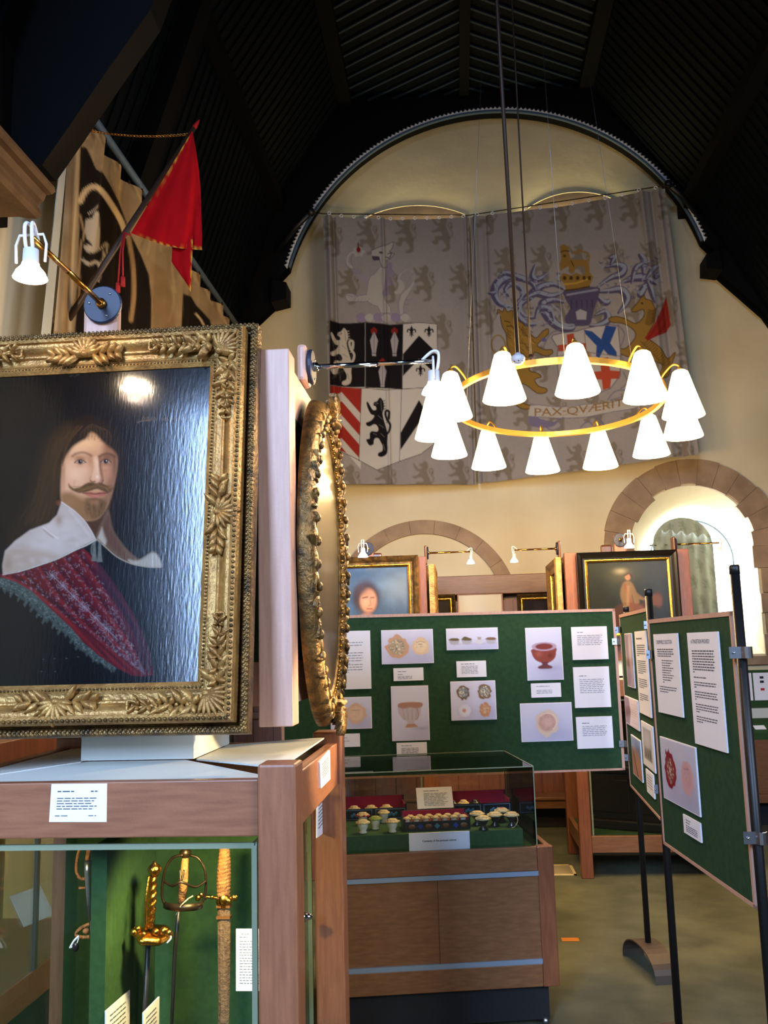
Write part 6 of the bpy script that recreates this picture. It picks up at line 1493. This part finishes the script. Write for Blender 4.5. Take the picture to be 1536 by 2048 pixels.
for i,(xa,lab) in enumerate(((2.35,'white poster, left of the two at the right edge under the window'),(2.755,'white poster with small pictures at the far right edge under the window'))):
    o = root('poster',lab,'poster',(xa+.2,8.896,1.09)); MB().box((xa,8.893,1.09),(xa+.39,8.899,1.345)).done('sheet','card',o)
    for k,(dx,dz,m_) in enumerate(((.06,.20,'ink_dark'),(.06,.16,'ink_dark'),(.06,.09,'ribbon_red'),(.15,.20,'inlay_blue'),(.15,.09,'inlay_teal'))): MB().box((xa+dx,8.8915,1.09+dz),(xa+dx+.035,8.893,1.09+dz+.022)).done('small_picture',m_,o)
# ---------------------------------------------------------------- blind hanging in the bright window
bw = PY(1367,1110,9.36); br = .30
A = Art(0,0,100,200,(150,158,146),1.5); A.mottle(.08,20,51)
for r in range(7):
    for c in range(5): lion(A,2+c*22+(11 if r%2 else 0),4+r*29,12,22,(112,122,104),1.2,.7)
nu,nv = 40,90; G = np.zeros((nv,nu,3)); zb = 1.62
for i in range(nv):
    for j in range(nu):
        s = -1+2*j/(nu-1); zt = bw.z+.10+math.sqrt(max(0,1-s*s))*br*.95; t = i/(nv-1); G[i,j] = (bw.x+s*br*1.0,9.36+.008*math.sin(j*.9),zt+(zb-zt)*t)
BLN = root('window_blind','pale grey-green patterned cloth hung in the bright arched window','blind',(bw.x,9.36,zb))
u,v = np.meshgrid(np.linspace(0,100,nu),np.linspace(0,200,nv)); sheet('cloth',G,A,'cloth_print',BLN,uv=np.stack([u.ravel(),v.ravel()],1))
MB().tube([(bw.x-br-.03,9.37,bw.z+.11),(bw.x+br+.03,9.37,bw.z+.11)],.006,6).done('rod','iron',BLN)
# ---------------------------------------------------------------- low glazed case against the left wall, seen through the near one
LC = root('wall_display_case','dim glazed wall case seen through the left of the near sword case','display case',(-1.95,4.0,0))
lx0,lx1,ly0,ly1 = XL+.02,-1.72,3.0,4.35
MB().bbox((lx0,ly0,.33),(lx1,ly1,.45),.005).done('base_rail','wood_across',LC); MB().box((lx0+.04,ly0+.05,0),(lx1-.05,ly1-.05,.33)).done('plinth','plinth_black',LC)
MB().bbox((lx0,ly0,1.28),(lx1,ly1,1.36),.005).done('top_rail','wood_dark',LC); MB().box((lx0,ly0,.45),(lx0+.02,ly1,1.28)).done('back_panel','wood_dark',LC); MB().bbox((lx1-.06,ly1-.06,.45),(lx1,ly1,1.28),.004).done('post','wood_dark',LC)
MB().box((lx1-.008,ly0,.45),(lx1-.002,ly1-.06,1.28)).done('glass_pane','glass',LC); mb = MB()
ye = PX(76,1760,lx1).y; mb.box((lx1-.012,ye-.012,.45),(lx1+.002,ye+.012,1.28)); mb.done('glass_joint','steel',LC)
M = axes(Vector((.25,.9,0)).normalized(),Vector((-.5,.15,.75)).normalized(),Vector((.75,-.2,.5)).normalized(),PX(64,1812,-1.86)); mb = MB(); mb.box((-.09,-.07,0),(.09,.07,.004),M); tag(mb.done('label_card','card'),'tilted pale card inside the dim case at the lower left','label')
# ---------------------------------------------------------------- swords and cards in the near case
def sw(px,py,Y): return PY(px,py,Y)
# gilt small-sword
Y1 = 2.27
g = root('gilt_hilted_sword','thin sword with bright gilt hilt and twisted grip, nearest in the case','sword',sw(290,2300,Y1))
px = lambda x,y,d=0: PY(x,y,Y1+d)
k = Y1/FPX
MB().lathe([(0,15*k),(4*k,14*k),(4*k,11*k),(9*k,8*k),(13.5*k,2*k),(13*k,-4*k),(9*k,-10*k),(6*k,-14*k),(0,-14*k)],Matrix.Translation(px(309,1738)),20).done('pommel','gold_bright',g)
p0,p1 = px(306,1752),px(299,1856); d = (p1-p0); n = 40
mb = MB(); V = []; m = 12
for i in range(n+1):
    t = i/n; r = k*(6.5+2.6*math.sin(t*PI)); c = p0+d*t
    for q in range(m): a = 2*PI*q/m; rr = r*(1+.2*math.sin(2*a+t*40)); V.append(c+Vector((rr*math.cos(a),rr*math.sin(a),0)))
mb.add(V,[(i*m+q,i*m+(q+1)%m,(i+1)*m+(q+1)%m,(i+1)*m+q) for i in range(n) for q in range(m)],True); mb.done('grip','gold_bright',g)
MB().tube(spline([px(298,1752,-.02),px(293,1790,-.03),px(291,1830,-.03),px(292,1858,-.02)],6),3.2*k,8).done('knuckle_bow','gold_bright',g)
mb = MB()
mb.lathe([(0,4*k),(30*k,6*k),(37*k,2*k),(38*k,-4*k),(34*k,-8*k),(10*k,-5*k),(0,-5*k)],along(Vector((.25,-.15,1)),px(308,1868))@Matrix.Diagonal((1.05,.8,1,1)),30,True,lambda a,z:.06*math.sin(6*a))
for (x,y,r) in ((268,1865,8),(276,1858,7),(328,1862,9),(338,1866,7),(312,1864,8),(286,1870,8)): mb.ball(px(x,y,-.02),(r*k,r*k*.7,r*k*.9),8,6)
mb.tube([px(272,1866,-.012)]+[px(272-8*math.sin(a)*1.,1862-9*math.cos(a),-.012) for a in (0.3,1.2,2.2,3.2)],2.6*k,6); mb.done('shell_guard','gold_bright',g)
MB().tube([px(297,1875),px(288,2060),px(274,2300)],[5.5*k,4.5*k,3.5*k],8).done('blade','blade',g)
MB().tube(spline([px(338,1866,-.02),px(342,1876,-.02),px(334,1886,-.02)],5),1.6*k,6).done('tag_thread','white_plastic',g)
# basket-hilted rapier
Y2 = 2.33; k = Y2/FPX; px = lambda x,y,d=0: PY(x,y,Y2+d)
r_ = root('basket_hilted_sword','old sword with brown iron loop guard, behind the gilt one','sword',px(344,2300))
MB().lathe([(0,16*k),(3*k,15*k),(4*k,11*k),(7*k,8*k),(12*k,2*k),(10*k,-4*k),(6*k,-9*k),(0,-10*k)],Matrix.Translation(px(371,1706)),16).done('pommel','iron',r_)
MB().tube([px(371,1714),px(367,1760),px(363,1806)],[6*k,9*k,8*k],12).done('grip','leather_grip',r_)
mb = MB()
loop = [(366,1710),(345,1716),(331,1738),(326,1762),(324,1790),(328,1806)]; mb.tube(spline([px(x,y,-.02) for x,y in loop],6),2.6*k,8)
loop = [(376,1710),(396,1716),(409,1738),(412,1762),(410,1790),(404,1806)]; mb.tube(spline([px(x,y,.02) for x,y in loop],6),2.6*k,8)
mb.tube(spline([px(328,1762,-.02),px(345,1772,-.045),px(362,1764,-.05),px(390,1774,-.03),(px(411,1762,.01))],6),2.4*k,8)
mb.tube(spline([px(360,1738,-.04),px(362,1764,-.05),px(368,1740,-.04)],5),2*k,6); mb.done('loop_guard','iron',r_)
mb = MB(); V = []
for i in range(21):
    a = PI*1.02*i/20; x = 366-40*math.cos(a); dd = -.05*math.sin(a)
    for (y,o) in ((1799+9*math.sin(a),0),(1815+8*math.sin(a),0)): V.append(px(x,y,dd)); V.append(px(x,y,dd+.004))
mb.add(V,[q for i in range(20) for q in ((i*4,i*4+2,i*4+6,i*4+4),(i*4+1,i*4+5,i*4+7,i*4+3),(i*4,i*4+4,i*4+5,i*4+1),(i*4+2,i*4+3,i*4+7,i*4+6))],True); mb.done('plate_guard','iron',r_)
MB().tube([px(358,1815),px(350,1900),px(343,2060),px(338,2300)],[4*k,4*k,3.2*k,3*k],6).done('blade','blade',r_)
MB().tube(spline([px(352,1832,-.02),px(362,1812,-.05),px(376,1798,-.05),px(386,1792,-.05)],5),1.4*k,6).done('tag_thread','parchment',r_)
# scabbarded sword with corded grip
Y3 = 2.42; k = Y3/FPX; px = lambda x,y,d=0: PY(x,y,Y3+d)
s = root('scabbarded_sword','sword with corded tan grip and brown leather scabbard, right in the case','sword',px(446,2300))
p0,p1 = px(449,1688),px(447,1794); mb = MB(); V = []; n = 64; m = 12
for i in range(n+1):
    t = i/n; r = k*(9+4.5*math.sin(min(t*1.1,1)*PI*.7)); c = p0+(p1-p0)*t; rr = r*(1+.05*math.sin(t*90))
    V += [c+Vector((rr*math.cos(2*PI*q/m),rr*math.sin(2*PI*q/m),.003*math.cos(2*PI*q/m))) for q in range(m)]
mb.add(V,[(i*m+q,i*m+(q+1)%m,(i+1)*m+(q+1)%m,(i+1)*m+q) for i in range(n) for q in range(m)],True); mb.done('grip','leather_grip',s)
mb = MB(); mb.tube(spline([px(392,1798),px(404,1792),px(420,1794),px(434,1796),px(448,1798),px(460,1796),px(470,1796)],5),[k*3.2]*31,8)
for (x,y,r) in ((396,1796,6),(402,1790,5),(447,1800,12),(440,1804,8),(455,1803,8),(468,1796,6),(472,1794,4),(447,1812,6),(410,1796,4),(424,1795,4)): mb.ball(px(x,y,-.01),(r*k,r*k*.6,r*k),8,6)
mb.done('cross_guard','gold_bright',s)
V = []; mb = MB()
for (x,y,w) in ((447,1804,12.5),(448,1850,12.5),(448,1920,12),(448,1990,11),(447,2060,10),(445,2200,8),(443,2300,5)):
    for (a,b) in ((-1,0),(-.5,-.5),(.5,-.5),(1,0),(.5,.5),(-.5,.5)): V.append(px(x,y)+Vector((a*w*k,b*w*k*.6,0)))
mb.add(V,[(i*6+q,i*6+(q+1)%6,(i+1)*6+(q+1)%6,(i+1)*6+q) for i in range(6) for q in range(6)],False); mb.done('scabbard','scabbard',s)
mb = MB()
for (y,w) in ((1812,13.5),(1834,13.5)): mb.box(tuple(px(448,y+2)-Vector((w*k,w*k*.62,0))),tuple(px(448,y-3)+Vector((w*k,w*k*.62,0))))
mb.done('scabbard_mouth','inlay_brown',s)
# sword half hidden by the fin
Y4 = 2.46; k = Y4/FPX; px = lambda x,y,d=0: PY(x,y,Y4+d)
h = root('curved_hilt_sword','sword with red-brown guard and silver grip, half hidden by the felt fin','sword',px(178,2010))
MB().tube(spline([px(160,1694),px(154,1720),px(153,1742),px(160,1756),px(170,1758)],6),3.2*k,8).tube([px(158,1776),px(172,1776)],2.6*k,6).tube(spline([px(178,1692),px(177,1706),px(175,1720)],4),5*k,8).done('guard','leather_grip',h)
MB().tube([px(176,1722),px(176,1742),px(178,1790),px(182,1840)],[7*k,8*k,6*k,5*k],12).done('grip','steel',h)
MB().tube([px(182,1840),px(186,2010)],[4*k,3*k],8).done('blade','blade',h)
mb = MB(); mb.tube(spline([px(180,1848),px(162,1856),px(152,1868),px(160,1874),px(180,1874)],5),3.4*k,8); mb.ball(px(172,1862),(7*k,5*k,6*k)); mb.done('lower_guard','leather_grip',h)
MB().tube(spline([px(158,1872,-.02),px(148,1882,-.02),px(140,1896,-.02)],5),2.2*k,6).tube(spline([px(158,1872,-.02),px(154,1886,-.02),px(141,1896,-.02)],5),1.2*k,6).done('tag_string','white_plastic',h); MB().ball(px(151,1894,-.02),(7*k,4*k,9*k),8,6).done('wax_tag','dark_glaze',h)
# cards in the case
def slab(pts,th,label,name='label_card',rows=True,nrm=None):
    P3 = [Vector(p) for p in pts]; c = sum(P3,Vector())/4; o = root(name,label,'label',c); n = (P3[1]-P3[0]).cross(P3[3]-P3[0]).normalized(); n = n if n.dot(CAM-c) > 0 else -n
    o = MB().prism(P3,-n*th).done('sheet','card',o)
    if rows:
        a,b,_,d = P3; f = lambda x,z,h: a+(b-a)*x+(d-a)*(1-z)+n*h
        mb = MB(); lines = rows; r = random.Random(len(label))
        for (x0,x1,t,kk) in lines:
            x = x0
            while x < x1-.02: e = min(x+r.uniform(.05,.14),x1); mb.add([f(x,1-t-kk,h_) for h_ in (.0006,)]+[f(e,1-t-kk,.0006),f(e,1-t+kk,.0006),f(x,1-t+kk,.0006)],[(0,1,2,3)]); x = e+.02
        mb.done('text_lines','ink',o)
    return o.parent
cx_ = fx+.024
slab([PX(212,2022,cx_),PX(260,1980,cx_),PX(259,2090,cx_),PX(212,2136,cx_)],.003,'pale card leaning left of the gilt sword blade',rows=[(.15,.8,.15+.09*i,.012) for i in range(7)])
cx_ = fx+.115
slab([PX(287,2026,cx_),PX(319,1993,cx_),PX(318,2090,cx_),PX(287,2130,cx_)],.003,'pale card leaning right of the gilt sword blade',rows=[(.15,.8,.15+.09*i,.012) for i in range(7)])
slab([PY(472,1858,2.40),PY(530,1858,2.395),PY(530,1982,2.395),PY(472,1982,2.40)],.003,'white text card mounted at the right inside the near case, partly behind the corner post',rows=[(.18,.45,.08,.006),(.12,.4,.13,.006)]+[(.12,.9,.2+.045*i,.006) for i in range(16)])
# cards on the case rails
slab([PY(103,1568,CY0+.011),PY(214,1567,CY0+.011),PY(213,1644,CY0+.011),PY(98,1644,CY0+.011)],.004,'white caption card on the front rail below the big portrait',rows=[(.12,.42,.2,.016),(.72,.84,.2,.016)]+[(.12,.84-.05*(i%3),.38+.07*i,.013) for i in range(5)]+[(.1,.36,.84,.012),(.7,.84,.84,.012)])
xr = CX1-.0115+.0
slab([PX(640,1524,xr+.004),PX(660,1500,xr+.004),PX(661,1558,xr+.004),PX(642,1577,xr+.004)],.006,'caption card in clear holder on the right rail of the near case',rows=[(.15,.8,.2+.1*i,.02) for i in range(6)])
slab([PX(634,1600,CX1-.06),PX(652,1580,CX1-.06),PX(652,1662,CX1-.06),PX(634,1676,CX1-.06)],.003,'narrow pale card behind the right-hand glass of the near case',rows=[(.15,.8,.1+.1*i,.015) for i in range(8)])
# ---------------------------------------------------------------- lights
def light(kind,name,loc,e,col,size=.1,target=None,**k):
    l = bpy.data.lights.new(name,kind); l.energy = e; l.color = tuple(lin(col))
    o = bpy.data.objects.new(name,l); COL.objects.link(o); o.location = loc
    if kind == 'AREA':
        l.shape = 'RECTANGLE'; l.size = size[0]; l.size_y = size[1]
    else: l.shadow_soft_size = size
    if kind == 'SPOT': l.spot_size = k.get('ang',1.2); l.spot_blend = k.get('blend',.6)
    if target is not None: o.rotation_euler = (Vector(target)-Vector(loc)).to_track_quat('-Z','Y').to_euler()
    return o
WARM = (255,214,158); WARM2 = (255,226,186); COOL = (170,204,255)
for i in range(12):
    p = SHADES[i]; light('POINT','chandelier_bulb',(p.x,p.y,p.z-.27),CH_W,WARM,.06)
dw = light('AREA','daylight_window',(-2.35,YF+.02,5.2),WIN_W,COOL,(1.75,3.7),(-2.2,-6.48+8,.9+.4)); dw.data.spread = math.radians(72)
light('AREA','daylight_window',(XR+.01,-.2,2.7),SIDE_W,(214,228,255),(1.9,2.3),(0,1.2,1.2))
light('AREA','daylight_arch',(gc.x,YG-.05,gc.z-.1),ARCH_W,(226,238,255),(.7,.9),(gc.x-.3,5,.6))
# picture lamps, case lights and added fill spots
def lamp_at(l,arm,rz,tgt,e):
    d = Vector((math.sin(rz)*arm,-math.cos(rz)*arm,-.075)); p = Vector(l)+d
    light('SPOT','spot_beam',p,e,WARM2,.03,tgt,ang=2.2,blend=.7)
lamp_at(LAMP1.location,.42,0,(-.9,2.14,1.9),SPOT_W)
lamp_at(LAMP2.location,.37,PI/2,(-.42,2.6,1.9),SPOT_W)
light('SPOT','case_light',(-.62,2.12,1.27),CASE_W,(255,226,160),.03,(-.62,2.5,.7),ang=2.3,blend=.8)
light('SPOT','case_light',(-1.1,2.12,1.27),CASE_W*.3,(255,226,160),.03,(-1.0,2.5,.7),ang=2.0,blend=.8)
p = LAMP1.location; light('SPOT','spot_beam',(SX0-.4,2.75,2.4),110,WARM2,.03,(XL,4.75,3.0),ang=1.1,blend=.6)  # added spot with no lamp modelled, aimed to brighten the left wall
light('SPOT','pedestal_fill',(.6,2.93,1.70),SIDE2_W,(255,222,164),.04,(-.60,2.45,1.42),ang=.5,blend=.4)  # added light without a fixture, brightens pedestal side and lid flap
p = LAMP2.location; light('POINT','spotlight_glow',(p.x+.40,p.y,p.z-.17),12,WARM2,.03)
# uplights behind the hangings
for (px,py) in ((822,450),(1146,420)):
    p = PY(px,py,8.93); light('AREA','uplight',(p.x,8.93,p.z-.07),UP_W,(255,236,176),(1.0,.06),(p.x,9.0,p.z+2))
for t in BACK_LAMPS:
    light('SPOT','spot_beam',t[0],BACK_W,WARM2,.03,t[1],ang=2.2,blend=.7)
W = bpy.data.worlds.new('World'); SC.world = W; W.use_nodes = True
W.node_tree.nodes['Background'].inputs[0].default_value = (*lin((150,180,230)),1); W.node_tree.nodes['Background'].inputs[1].default_value = .5
SC.view_settings.view_transform = 'Standard'; SC.view_settings.look = 'None'; SC.view_settings.exposure = EXPO; SC.view_settings.gamma = 1.0
SC.cycles.max_bounces = 7; SC.cycles.transparent_max_bounces = 16; SC.cycles.diffuse_bounces = 4; SC.cycles.glossy_bounces = 4
SC.cycles.sample_clamp_indirect = 4.0; SC.cycles.use_denoising = True; SC.cycles.caustics_reflective = False; SC.cycles.caustics_refractive = False
